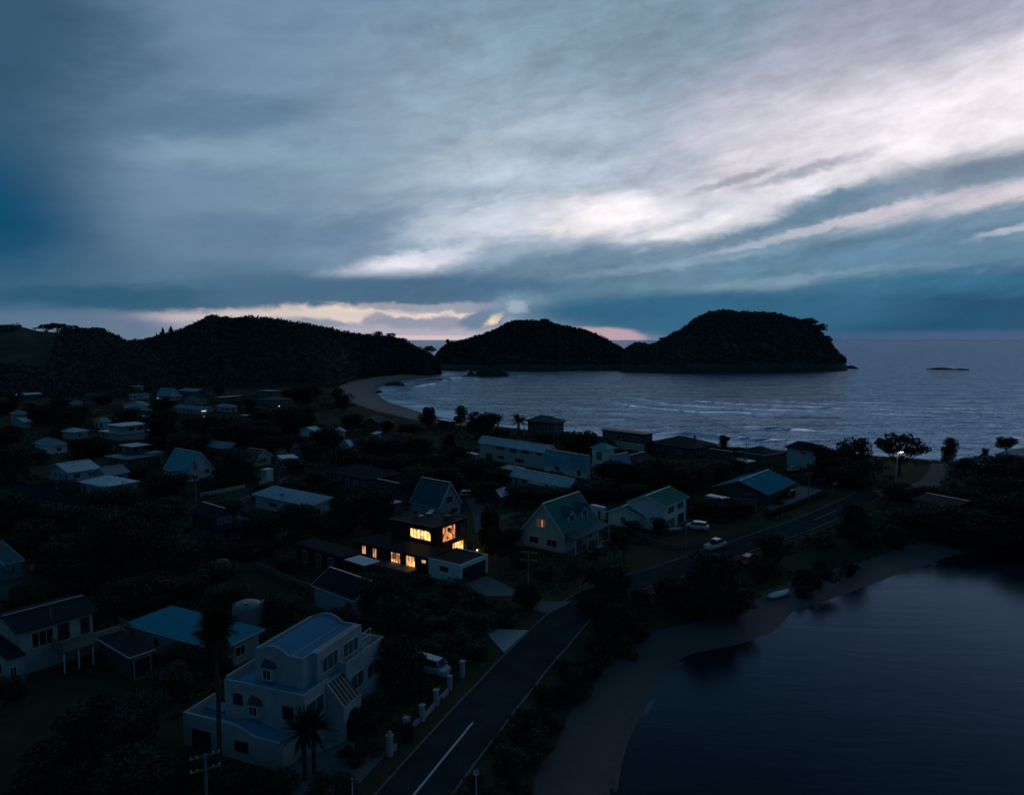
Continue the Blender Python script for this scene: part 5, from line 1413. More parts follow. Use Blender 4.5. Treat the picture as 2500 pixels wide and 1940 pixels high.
for px, base, top, w, kind in [
    (35, 1175, 1085, 90, B), (397, 1003, 975, 66, R_), (105, 1035, 985, 80, B), (185, 1025, 993, 75, B), (300, 1022, 1000, 62, B), (402, 1092, 1006, 96, R_), (440, 1128, 1054, 80, B),
    (525, 1055, 1014, 84, R_), (592, 1082, 1030, 100, B), (215, 1114, 1070, 84, B), (415, 1204, 1152, 100, B), (578, 1176, 1104, 108, R_), (200, 1152, 1127, 54, B), (335, 1166, 1134, 52, B),
    (836, 1000, 948, 48, B), (752, 1026, 990, 42, B), (740, 996, 938, 62, R_), (697, 1052, 996, 76, B), (862, 1050, 1012, 60, R_), (946, 1049, 1025, 38, B),
    (1045, 1042, 992, 48, R_), (1124, 1036, 992, 38, R_), (1176, 1068, 1001, 84, R_), (1093, 1096, 1060, 44, B), (1000, 1054, 1034, 70, B), (800, 1106, 1046, 90, R_), (905, 1110, 1066, 90, B),
    (955, 1112, 1070, 80, B), (1018, 1112, 1068, 90, R_), (880, 1150, 1106, 90, B), (715, 1152, 1116, 60, B), (1028, 1192, 1140, 104, B), (1090, 1192, 1142, 96, R_), (1150, 1162, 1115, 90, B),
    (815, 1196, 1174, 64, B), (715, 1192, 1172, 64, B), (1415, 1110, 1045, 104, R_), (1325, 1076, 1053, 64, B), (1767, 1092, 1063, 32, R_), (1500, 1188, 1124, 100, R_), (1565, 1192, 1132, 96, B),
    (1620, 1196, 1126, 110, R_), (1690, 1190, 1140, 90, B), (1728, 1166, 1120, 110, R_), (1446, 1218, 1172, 96, B), (1262, 1226, 1186, 74, B), (1322, 1230, 1184, 86, B), (1375, 1226, 1194, 70, B),
    (2020, 1172, 1090, 90, R_), (2085, 1172, 1064, 74, R_), (2080, 1184, 1112, 112, B), (2316, 1124, 1092, 34, B), (2317, 1108, 1070, 40, R_), (2456, 1098, 1064, 50, R_), (2404, 1114, 1094, 18, R_),
    (2190, 1214, 1176, 78, B), (2400, 1192, 1130, 110, B), (2480, 1196, 1126, 120, B), (2280, 1312, 1252, 120, B), (2345, 1320, 1234, 150, B), (2440, 1322, 1214, 170, B), (2520, 1320, 1198, 160, B), (2390, 1330, 1270, 120, B), (2490, 1326, 1260, 130, B), (2385, 1290, 1220, 120, B), (2470, 1270, 1196, 120, R_),
    (2085, 1330, 1250, 72, R_), (1875, 1356, 1297, 70, R_), (1868, 1428, 1372, 52, B), (1480, 1480, 1374, 116, R_), (1510, 1556, 1478, 100, B), (1735, 1490, 1361, 136, R_), (1785, 1492, 1420, 124, B), (1664, 1500, 1432, 120, B), (1720, 1500, 1430, 130, B),
    (1285, 1476, 1420, 68, R_), (725, 1315, 1223, 88, R_), (640, 1334, 1252, 96, B), (850, 1296, 1208, 90, B), (920, 1302, 1196, 90, R_), (925, 1500, 1392, 110, R_), (975, 1502, 1426, 80, B), (965, 1545, 1448, 84, B),
    (960, 1692, 1558, 116, R_), (930, 1640, 1568, 80, B), (250, 1414, 1226, 150, R_), (330, 1420, 1262, 130, B), (60, 1294, 1212, 112, B), (90, 1352, 1270, 104, B), (372, 1334, 1226, 100, R_), (440, 1394, 1310, 112, B), (385, 1474, 1402, 130, B),
    (190, 1444, 1360, 124, B), (600, 1352, 1314, 112, B), (530, 1420, 1372, 100, B), (230, 1852, 1700, 150, R_), (330, 1856, 1690, 140, B), (140, 1945, 1822, 180, B), (330, 1965, 1836, 170, R_), (450, 1628, 1562, 92, B), (260, 1245, 1190, 100, B), (130, 1210, 1170, 90, B),
    (640, 1210, 1180, 60, B), (835, 1965, 1878, 64, B), (780, 1962, 1892, 60, B), (560, 1938, 1862, 90, B), (630, 1945, 1880, 80, B), (1610, 1300, 1262, 36, B), (1545, 1300, 1270, 40, B), (1340, 1178, 1148, 60, B), (1180, 1222, 1178, 70, B), (1110, 1450, 1414, 70, B),
    (150, 1000, 972, 60, B), (250, 985, 962, 50, B), (560, 1000, 978, 60, B), (640, 1030, 1000, 60, B), (470, 1045, 1018, 60, B), (90, 1130, 1096, 70, B), (20, 1090, 1040, 70, B), (360, 1120, 1080, 60, B), (490, 1105, 1060, 80, B), (545, 1130, 1090, 80, R_),
    (660, 1100, 1062, 60, B), (765, 1120, 1080, 70, B), (840, 1130, 1092, 70, B), (990, 1150, 1110, 80, R_), (1060, 1150, 1108, 80, R_), (930, 1150, 1116, 70, B), (1120, 1130, 1092, 70, R_), (1210, 1172, 1142, 60, B), (760, 1178, 1150, 60, B), (690, 1216, 1188, 50, B),
    (850, 1220, 1188, 60, B), (880, 1240, 1200, 70, B), (720, 1262, 1232, 60, B), (800, 1290, 1250, 80, B), (580, 1290, 1246, 80, B), (560, 1258, 1222, 70, B), (400, 1258, 1212, 90, B), (310, 1222, 1192, 70, B), (160, 1290, 1240, 100, B), (20, 1252, 1204, 90, B),
    (300, 1320, 1250, 110, B), (490, 1350, 1296, 90, B), (400, 1420, 1350, 100, B), (150, 1380, 1310, 110, B), (300, 1490, 1420, 110, B), (470, 1450, 1400, 90, B), (560, 1470, 1420, 90, B), (250, 1500, 1440, 90, B), (690, 1510, 1450, 80, B), (830, 1540, 1480, 80, B),
    (700, 1390, 1350, 60, B), (880, 1450, 1400, 80, B), (1030, 1424, 1402, 50, B), (1090, 1300, 1250, 50, B), (1270, 1380, 1340, 50, B), (1240, 1330, 1290, 60, B), (1480, 1220, 1190, 60, B), (1540, 1215, 1180, 70, B), (1700, 1250, 1214, 80, R_), (1760, 1262, 1220, 80, R_), (1800, 1256, 1216, 80, R_),
    (1650, 1160, 1128, 70, B), (1600, 1170, 1140, 70, B), (1560, 1160, 1132, 60, B), (1780, 1150, 1116, 70, B), (1480, 1100, 1070, 50, B), (1300, 1110, 1078, 60, B), (1220, 1090, 1050, 60, R_), (1390, 1090, 1052, 60, R_), 
    (2350, 1150, 1116, 70, B), (2420, 1150, 1110, 80, B), (2490, 1160, 1112, 90, B), (2250, 1216, 1186, 60, B), (2330, 1226, 1194, 60, B), (2430, 1230, 1170, 120, R_), (2380, 1240, 1190, 90, B), (520, 1640, 1580, 80, B), (420, 1690, 1620, 100, B), (60, 1480, 1430, 70, B),
    (690, 1932, 1876, 70, B), (470, 1900, 1840, 90, B), (400, 1920, 1850, 90, B), (1010, 1640, 1590, 70, B), (880, 1790, 1730, 80, B), (910, 1760, 1690, 80, R_), (20, 1700, 1650, 70, B), (1440, 1500, 1440, 70, B), (1560, 1520, 1470, 70, B), (2120, 1350, 1310, 60, B), (2180, 1330, 1290, 70, B), (2230, 1310, 1262, 90, B)]:
    tree('bush_tree' if kind == B else 'round_tree', kind, px, base + 2, top, w * (1.2 if base > 1130 else 1.02), GT)
for px, base, top, w, kind, lb in [
    (1193, 1350, 1240, 70, 'russet', None), (1215, 1374, 1272, 64, 'russet', None), (2195, 1160, 1058, 132, 'spreading', 'wide feathery tree standing against the pale shore water behind the street lamp'),
    (2143, 1158, 1116, 46, 'pale', 'pale leafy tree lit up by the street lamp'), (800, 1330, 1262, 66, 'spreading', None)]:
    tree({'russet': 'russet_tree', 'spreading': 'spreading_tree', 'pale': 'pale_tree'}[kind], kind, px, base, top, w, GT, lb)
for px, base, top, w, kind, nm, lb in [
    (541, 1946, 1462, 130, 'fan_palm', 'fan_palm', 'very tall palm with a skirt of dead fronds by the white house'),
    (745, 1905, 1722, 90, 'cabbage', 'cabbage_tree', 'slim palm leaning over the driveway of the stepped white house'),
    (768, 1890, 1712, 80, 'cabbage', 'cabbage_tree', 'taller slim palm beside the driveway of the stepped white house'),
    (1500, 1378, 1292, 50, 'cabbage', 'cabbage_tree', 'bigger cabbage tree in front of the dormered house'), (1522, 1376, 1304, 36, 'cabbage', 'cabbage_tree', 'smaller cabbage tree in front of the dormered house'),
    (1215, 1052, 1008, 30, 'phoenix', 'date_palm', 'date palm nearer the beach block, against the water'), (1266, 1062, 1006, 40, 'phoenix', 'date_palm', 'date palm beside the dark hip roofed beach house'),
    (1000, 1548, 1470, 60, 'cabbage', 'cabbage_tree', 'cabbage tree beside the driveway below the white garage'), (1612, 1462, 1428, 26, 'cabbage', 'cabbage_tree', 'small cabbage tree on the road edge between two big dark trees')]:
    tree(nm, kind, px, base, top, w, 'palms and cabbage trees', lb, cat='palm')
for px, base, top, w, wy in [(525, 1194, 1168, 84, 3), (1980, 1182, 1172, 50, 1.2), (600, 1168, 1154, 60, 3)]:
    tree('hedge', 'hedge', px, base, top, w, GS, cat='hedge', rz=math.radians(-30), wy=wy)
for px, base, top, w in [(1985, 1428, 1362, 110), (2070, 1402, 1362, 58), (2010, 1330, 1300, 60), (1040, 1540, 1490, 100), (1100, 1530, 1484, 100), (1160, 1540, 1490, 90), (1060, 1490, 1444, 90), (1150, 1480, 1440, 80), (1230, 1530, 1470, 80),
                         (1060, 1590, 1548, 90), (1120, 1585, 1540, 90), (1170, 1600, 1556, 70), (1090, 1626, 1590, 60), (1000, 1802, 1762, 50), (1045, 1700, 1664, 46), (900, 1840, 1790, 70), (860, 1860, 1810, 70), (990, 1700, 1640, 60), (1400, 1400, 1374, 50), (1330, 1410, 1378, 60), (1450, 1360, 1336, 40), (1300, 1300, 1270, 40),
                         (1900, 1230, 1208, 30), (1960, 1452, 1416, 56)]:
    tree('garden_shrub', S, px, base, top, w, GS, cat='shrub')
for px, base, top, w in [(1180, 1962, 1872, 110), (1240, 1902, 1806, 100), (1300, 1850, 1770, 96), (1280, 1802, 1722, 86), (1335, 1780, 1716, 84), (1352, 1734, 1662, 84), (1400, 1700, 1634, 84), (1416, 1664, 1604, 76), (1455, 1648, 1576, 80), (1470, 1600, 1540, 72),
                         (1215, 1830, 1790, 56), (1320, 1700, 1666, 50), (1140, 1990, 1930, 80), (1380, 1640, 1606, 46), (1530, 1600, 1548, 60), (1560, 1560, 1512, 60), (1120, 1960, 1925, 40), (1265, 1965, 1900, 70)]:
    tree('bank_shrub', S, px, base, top, w, GR, cat='shrub')
# smaller trees filling the gardens of the far rows, kept clear of the houses' fronts
rf_ = random.Random(4); n_far = 0
while n_far < 46:
    px, base = rf_.uniform(0, 800), 950 + 165 * rf_.random() ** .8
    p = at(px, base, 0); hh_ = rf_.uniform(4, 7.5); f = p.y * CP + CAMH * SP
    ok = True
    for C, u, l, Lu, Lv in FOOT:
        m = C + u * (Lu / 2) + l * (Lv / 2); rad = max(Lu, Lv) * .62
        hx, hy = proj((m.x, m.y, 1.5))
        if (Vector((p.x, p.y)) - Vector((m.x, m.y))).length < rad + 2.5: ok = False
        elif p.y < m.y and p.y > m.y - 45 and abs(hx - px) < (rad + 3.5) / f * FPX and base - hh_ / f * FPX < hy + 2: ok = False
    if not ok:
        rf_.random(); n_far += .02; continue
    tree('bush_tree', B, px, base, base - hh_ / f * FPX, hh_ * rf_.uniform(1.1, 1.7) / f * FPX, GT); n_far += 1
# skyline trees on the hills
def sky_tree(name, kind, px, foot, top, w, D, label, cat='tree'):
    p = at_depth(px, foot, D); hh = (foot - top) / FPX * D; ww = w / FPX * D
    L = PROTO[kind]; parts = L[USED.get(kind, 0) % len(L)]; USED[kind] = USED.get(kind, 0) + 1
    root = empty(name, p, random.uniform(0, 6)); tag(root, label, cat, 'trees on the hill skylines')
    for nm, me in parts:
        o = bpy.data.objects.new(nm, me); COL.objects.link(o); o.parent = root; o.scale = (ww, ww, hh)
for a in [('pine_tree', 'conifer', 398, 826, 800, 20, 630, 'thinner pine of the pair on the saddle of the bush hill'), ('pine_tree', 'conifer', 418, 822, 797, 26, 634, 'broader pine of the pair on the saddle of the bush hill'), ('bare_tree', 'conifer', 383, 829, 811, 8, 632, 'tiny pole like tree below the pair of pines on the saddle'),
          ('ridge_tree', 'spreading', 116, 818, 790, 44, 700, 'first flat topped tree where the grassy hill skyline dips'), ('ridge_tree', 'spreading', 140, 818, 787, 48, 702, 'tallest flat topped tree on the grassy hill skyline'), ('ridge_tree', 'spreading', 168, 818, 792, 46, 704, 'low flat topped tree closing the row on the grassy hill'),
          ('ridge_tree', 'spreading', 236, 818, 798, 44, 706, 'scrubby tree at the seaward brow of the grassy hill'), ('ridge_tree', 'spreading', 204, 818, 799, 44, 706, 'scrubby tree between the flat topped row and the hill brow'), ('ridge_tree', 'spreading', 85, 808, 799, 12, 700, 'tiny lone tree on the grassy hill skyline'),
          ('ridge_tree', 'round', 925, 828, 809, 30, 770, 'dense tree on the tail of the bush hill ridge'), ('ridge_tree', 'spreading', 955, 828, 812, 26, 780, 'arched open tree on the tail of the bush hill ridge'), ('ridge_tree', 'spreading', 985, 840, 824, 22, 790, 'small tree where the bush hill ridge drops to the sea gap'),
          ('gap_tree', 'spreading', 1050, 872, 843, 34, 830, 'umbrella shaped tree in the sea gap between bush hill and headland'), ('gap_tree', 'round', 1094, 842, 826, 12, 1060, 'upright tree on the near shoulder of the bush headland'),
          ('ridge_tree', 'round', 1262, 792, 781, 34, 1075, 'humped tree at the peak of the bush headland'), ('ridge_tree', 'spreading', 1328, 790, 777, 22, 1078, 'open tree crowning the bush headland'), ('ridge_tree', 'spreading', 1298, 790, 779, 18, 1078, 'low tree between the humped and open trees on the headland'),
          ('gap_tree', 'spreading', 1560, 852, 834, 40, 1000, 'wind bent tree on the knoll between the headland and island'), ('ridge_tree', 'spreading', 1620, 840, 822, 26, 1005, 'leaning tree on the lower shoulder of the island'),
          ('ridge_tree', 'spreading', 1855, 772, 760, 40, 1008, 'wide wispy tree on the flat top of the island'), ('ridge_tree', 'round', 1888, 773, 761, 24, 1008, 'dense knob of a tree on the flat top of the island'), ('cliff_tree', 'spreading', 1975, 806, 775, 44, 1005, 'large open tree overhanging the seaward brow of the island'),
          ('cliff_tree', 'spreading', 2002, 828, 788, 36, 1003, 'leaning open tree on the steep seaward edge of the island'), ('cliff_tree', 'spreading', 2020, 850, 818, 24, 1002, 'lowest ragged tree on the seaward cliff of the island')]:
    sky_tree(*a)
# ---- wording: say which tree by its look and by what stands next to it
def word_trees():
    used = set(o['label'] for o in bpy.data.objects if o.get('label'))
    noun = {'round': 'tree', 'bushy': 'bushy tree', 'shrub': 'shrub', 'russet': 'russet tree', 'spreading': 'open crowned tree', 'pale': 'pale tree', 'hedge': 'clipped hedge'}
    marks = [(h[0], h[1], h[2]) for h in HOUSES] + [(s, Vector(at(px, py, 0)[:2]), r) for s, px, py, r in
             [('the road', 1300, 1600, 4), ('the estuary beach', 1700, 1560, 4), ('the parked white pickup', 1748, 1332, 3), ('the upturned white boat', 1902, 1405, 3), ('the street lamp', 2186, 1179, 2), ('the road fork', 2120, 1200, 6), ('the pale driveway apron', 1240, 1560, 4), ('the speed sign', 1165, 1935, 3), ('the white gate pillars', 1000, 1760, 4), ('the parked red car', 1822, 1370, 3)]]
    for t in sorted(TREES, key=lambda t: -t['w']):
        if t['label']: continue
        near = sorted(marks, key=lambda m: max(0, (m[1] - t['p']).length - m[2]))[:6]
        size = ('tall', 'tallest') if t['h'] > 9 else ('medium', 'middle sized') if t['h'] > 5 else ('low', 'lowest')
        shape = 'broad' if t['w'] > t['h'] * 1.25 else 'slender' if t['w'] < t['h'] * .8 else 'rounded'
        base = f"{size[0]} {shape} dark {noun[t['kind']]}".replace('dark russet', 'russet')
        done = None
        def rel(m):
            d = t['p'] - m[1]; gap = d.length - m[2]
            toward = -d.dot(m[1].normalized())          # > 0: on the viewer's side
            if toward > .75 * d.length: return 'in front of'
            if toward < -.75 * d.length: return 'behind'
            return 'beside' if gap < 6 else 'a little way from'
        cands = [f"{base} {rel(m)} {m[0]}" for m in near[:2]]
        for i in range(5):
            for j in range(i + 1, 6):
                cands.append(f"{base} between {near[i][0]} and {near[j][0]}")
        for m in near[:4]: cands.append(f"{base} near {m[0]}, touching its neighbour tree")
        for lb in cands:
            if lb not in used and len(lb.split()) <= 16:
                done = lb; break
        if done is None:
            done = f"{base} {rel(near[0])} {near[0][0]}"
        used.add(done); t['o']['label'] = done
# ------------------------------------------------------------------ roads, drives, fences, cars, poles and the rest
def gz_(P): return np.array([ground_z(p[0], p[1]) for p in P])
def ribbon(name, pts, width, lift, mat, n=10, cross=4):
    P = catmull(pts, n); d = np.gradient(P, axis=0); d /= np.linalg.norm(d, axis=1)[:, None]
    nrm = np.stack([d[:, 1], -d[:, 0]], 1)
    w = np.broadcast_to(np.asarray(width, float), (len(P),)) if np.ndim(width) == 0 else np.interp(np.linspace(0, 1, len(P)), np.linspace(0, 1, len(width)), width)
    V = []
    for k in range(cross + 1):
        q = P + nrm * (w * (k / cross - .5))[:, None]
        z, *_ = land_z(q[:, 0], q[:, 1])
        V.append(np.column_stack([q, z + lift]))
    V = np.stack(V, 1).reshape(-1, 3)
    F = grid_faces(len(P), cross + 1, False)
    o = np_mesh(name, V, F[:, ::-1], mat, True)
    if o.data.polygons[0].normal.z < 0: o.data.flip_normals()
    return tag(o, kind='structure'), P, nrm
ASPH = pmat('asphalt', (.050, .055, .058), .9, spec=.0, var=.45, scale=.30, bump=.2, bscale=6, coords='Generated' if False else 'Object')
GRAV = pmat('gravel track', (.085, .08, .085), .95, var=.3, scale=.6, bump=.3)
PAINT = pmat('road paint', (.62, .63, .62), .6, var=.15, scale=2)
road_px = [(905, 2010), (1010, 1940), (1157, 1762), (1226, 1682), (1306, 1592), (1428, 1474), (1530, 1428), (1640, 1394), (1750, 1355), (1850, 1319), (1960, 1281), (2024, 1254), (2090, 1224), (2122, 1206)]
road_pts = [tuple(at(*p, 0)[:2]) for p in road_px]
road_pts[0] = tuple(np.array(road_pts[1]) + (np.array(road_pts[1]) - np.array(road_pts[2])) * 1.2)
# dash the far road into its turning
ribbon('road', road_pts, [5.8, 5.8, 5.8, 5.8, 5.8, 5.8, 5.6, 5.6, 5.6, 5.4, 5.4], .09, ASPH, 14, 6)
RP = catmull(road_pts, 40)
def offset_line(P, off):
    d = np.gradient(P, axis=0); d /= np.linalg.norm(d, axis=1)[:, None]
    return P + np.stack([d[:, 1], -d[:, 0]], 1) * off
KERB = pmat('worn kerb concrete', (.13, .14, .145), .9, var=.3)
for off in (-3.05, 3.05):
    Q = offset_line(RP, off)[::8]
    m = MB(); z = gz_(Q)
    for a in range(len(Q) - 1):
        m.bar((Q[a][0], Q[a][1], z[a] + .05), (Q[a + 1][0], Q[a + 1][1], z[a + 1] + .05), .22, .22)
    tag(m.build('kerb', KERB), kind='structure')
ribbon('side_road', [tuple(at(*p, 0)[:2]) for p in [(2128, 1208), (2080, 1196), (2020, 1186), (1960, 1170)]], 6, .075, ASPH)
ribbon('beach_track', [tuple(at(*p, 0)[:2]) for p in [(2110, 1210), (2180, 1200), (2250, 1190), (2285, 1168), (2294, 1145), (2290, 1128)]], [5, 5, 6, 6, 5, 4.5], .06, GRAV)
ribbon('village_lane', [tuple(at(*p, 0)[:2]) for p in [(560, 1235), (640, 1200), (690, 1165), (700, 1135), (690, 1100)]], 4, .06, GRAV)
ribbon('yard_drive', [tuple(at(*p, 0)[:2]) for p in [(1190, 1300), (1180, 1250), (1160, 1215), (1140, 1195)]], 5, .06, GRAV)
ribbon('back_path', [tuple(at(*p, 0)[:2]) for p in [(1290, 1300), (1235, 1330), (1195, 1300), (1210, 1270), (1270, 1250)]], 2.5, .055, GRAV)
def slab(name, px, lift, mat, label=None):
    P = [at(x, y, 0) for x, y in px]
    m = MB(); n = len(P)
    vs = [(p.x, p.y, ground_z(p.x, p.y) + lift) for p in P] + [(p.x, p.y, -.5) for p in P]
    m.add(vs, [tuple(range(n))] + [(i, n + i, n + (i + 1) % n, (i + 1) % n) for i in range(n)])
    return tag(m.build(name, mat), kind='structure')
slab('driveway_apron', [(1192, 1552), (1216, 1537), (1290, 1541), (1230, 1594)], .17, pmat('pale new concrete', (.36, .37, .38), .85, var=.12))
slab('driveway', [(1000, 1502), (1030, 1492), (1216, 1539), (1192, 1551), (1100, 1530)], .13, KERB)
slab('garage_drive', [(1124, 1432), (1188, 1406), (1262, 1444), (1250, 1456), (1180, 1456)], .12, KERB)
slab('drive_apron', [(1300, 1468), (1396, 1470), (1340, 1500), (1300, 1490)], .15, KERB)
slab('white_house_forecourt', [(700, 1870), (850, 1808), (945, 1838), (858, 1932), (700, 1960)], .12, KERB)
slab('blue_house_drive', [(1872, 1236), (1950, 1188), (2010, 1198), (1880, 1252)], .12, KERB)
# centre line dashes
cm = MB()
i0 = min(range(len(RP)), key=lambda i: np.linalg.norm(RP[i] - np.array(at(1010, 1940, 0)[:2])))
i1 = min(range(len(RP)), key=lambda i: np.linalg.norm(RP[i] - np.array(at(1157, 1762, 0)[:2])))
def paint(a, b, w=.11):
    m = MB(); Q = RP[a:b]; z = gz_(Q) + .10; d = np.gradient(Q, axis=0); d /= np.linalg.norm(d, axis=1)[:, None]; n = np.stack([d[:, 1], -d[:, 0]], 1) * w
    vs = [(*(Q[k] + n[k] * s), z[k] + .012) for k in range(len(Q)) for s in (-1, 1)]
    m.add(vs, [(2 * k, 2 * k + 1, 2 * k + 3, 2 * k + 2) for k in range(len(Q) - 1)])
    return tag(m.build('road_marking', PAINT), kind='structure')
paint(max(0, i0 - 24), i1)
j0 = min(range(len(RP)), key=lambda i: np.linalg.norm(RP[i] - np.array(at(1990, 1270, 0)[:2])))
j1 = min(range(len(RP)), key=lambda i: np.linalg.norm(RP[i] - np.array(at(2047, 1246, 0)[:2])))
paint(j0, j1, .035)

# ---- utility poles
def pole(px, base, top, label, arms=1, lean=0, rz=0.5, name='power_pole', r=.13):
    P = at(px, base, 0); z = ground_z(P.x, P.y)
    f = P.y * CP + CAMH * SP; h = (base - top) / FPX * f
    t = empty(name, (P.x, P.y, z), rz); tag(t, label, 'power pole', 'power poles along the streets')
    MB().tube([(0, 0, -.5), (0, 0, h)], r, 8, r1=r * .7).build('post', pmat('pole wood', (.20, .19, .18), .85, var=.3), t)
    for k in range(arms):
        zz = h - .35 - 1.1 * k
        MB().box(-1.15, 1.15, r * .75, r * .75 + .1, zz, zz + .12).build('crossarm', pmat('pole wood', (.2, .19, .18)), t)
        for x in (-1.05, -.6, .6, 1.05): MB().lathe(x, r * .75 + .05, [(.03, zz + .12), (.055, zz + .17), (.055, zz + .24), (.02, zz + .30)], 8).build('insulator', TRIM, t)
    return t, P, h
pole(506, 1990, 1832, 'big power pole with two crossarms in front of the tall palm', 2, rz=.55, r=.16)
pole(1290, 1484, 1342, 'power pole with double crossarms beside the garage driveway', 2, rz=-.2)
pole(1674, 1346, 1233, 'power pole standing between the white cars', 1, rz=-.2)
pole(1973, 1230, 1152, 'grey power pole on the verge by the big blue roofed house', 1, rz=.3)
pole(821, 1146, 1096, 'thin pole in the dark trees in front of the steep bright white roof', 0)
pole(301, 1216, 1172, 'thin pole in front of the very pale wide roofed house', 0)
pole(479, 1240, 1170, 'slim pole before the white A-frame house', 1)
pole(1513, 1104, 1058, 'slim pole before the maroon beach house', 0)
pole(1363, 1110, 1068, 'slim pole at the end of the long two storey pale roofed house', 0)
pole(1821, 1156, 1082, 'tall slim pole by the pale guttered dark house', 1)
pole(1279, 1076, 1040, 'slim pole before the dark hip roofed beach house', 0)
pole(2033, 1208, 1177, 'short pole with a sign blade at the turning', 0, name='street_sign', r=.06)
pole(130, 1620, 1480, 'dark pole rising before the white balcony house', 0)
pole(203, 1450, 1390, 'thin dark pole behind the white balcony house', 0)
t = [o for o in bpy.data.objects if o.name == 'street_sign'][0]; t['category'] = 'street sign'; del t['group']
MB().box(-.1, 1.5, -.03, .03, 2.55, 2.8).build('sign_blade', TRIM, t)
# lit street lamp
P = at(2186, 1180, 0); hL = (1180 - 1103) / FPX * (P.y * CP + CAMH * SP)
t = empty('street_lamp', (P.x, P.y, ground_z(P.x, P.y))); tag(t, 'lit street lamp on a pale pole before the feathery tree', 'street lamp')
MB().tube([(0, 0, -.3), (.25, 0, hL)], .17, 10, r1=.11).build('post', pmat('lamp post concrete', (.55, .50, .44), .8), t)
MB().tube([(.2, 0, hL - .1), (.55, -.25, hL + .12), (1.1, -.4, hL + .1)], .05, 6).build('lamp_arm', METAL, t)
MB().box(.7, 1.5, -.55, -.25, hL + .03, hL + .17).build('lamp_head', METAL, t)
MB().box(.75, 1.45, -.53, -.27, hL - .03, hL + .026).build('lamp_lens', emat('street lamp lens', (1.0, .86, .66), 30.0), t)
for p0, p1 in (((.3, 0, hL - .2), (7.5, 1.5, hL - 3.2)),):
    MB().tube([p0, p1], .035, 5).build('stay_wire', pmat('lamp post concrete', (.42, .4, .37)), t)
def lampl(name, loc, e, col, size=.2, spot=None):
    l = bpy.data.lights.new(name, 'SPOT' if spot else 'POINT'); l.energy = e; l.color = col; l.shadow_soft_size = size
    if spot: l.spot_size = math.radians(spot); l.spot_blend = .6
    o = bpy.data.objects.new(name, l); COL.objects.link(o); o.location = loc; return o
lampl('street_lamp_bulb', (P.x + .9, P.y - .45, ground_z(P.x, P.y) + hL - .3), 45, (1, .85, .62))
# small lights in the far rows
for px, py, z, lb, c, s, sz in [(386, 971, 2.2, 'white wall lamp under the balcony of the pale barn shaped house', (.9, .95, 1), 1.1, .2), (682, 991, 2.0, 'tiny bright lamp on the wall of the two tier hillside house', (.95, .97, 1), 2, .2),
                                (41, 963, 2.0, 'tiny lamp by the pale edged low house', (.9, .95, 1), .5, .2)]:
    p = at(px, py, z); p = Vector((p.x, p.y - .4, p.z)); t = empty('wall_lamp', p); tag(t, lb, 'lamp', 'outdoor lamps on far houses')
    MB().lathe(0, 0, [(.05, -sz), (sz, -sz * .6), (sz, sz * .6), (.05, sz)], 10).build('lamp_globe', emat('lamp globe %.1f' % s, c, s), t)
    MB().box(-.04, .04, 0, .6, -.03, .03).build('bracket', METAL, t)
hl, a_, b_ = SHORT['the lit window brown house']
window_at(hl, 'L', 0, 0, b_ * .04, b_ * .20, .9, 2.2, emat('lit far window', (1, .72, .45), .55), TRIMD, 2)
for k in (0, 1): MB().bar((1.6 + 1.2 * k, b_ * .55, 3.95), (2.6 + 1.2 * k, b_ * .55 - 1.0, 3.95), .2, .12).build('strip_light', emat('strip light', (1, .93, .8), 2.2), hl)

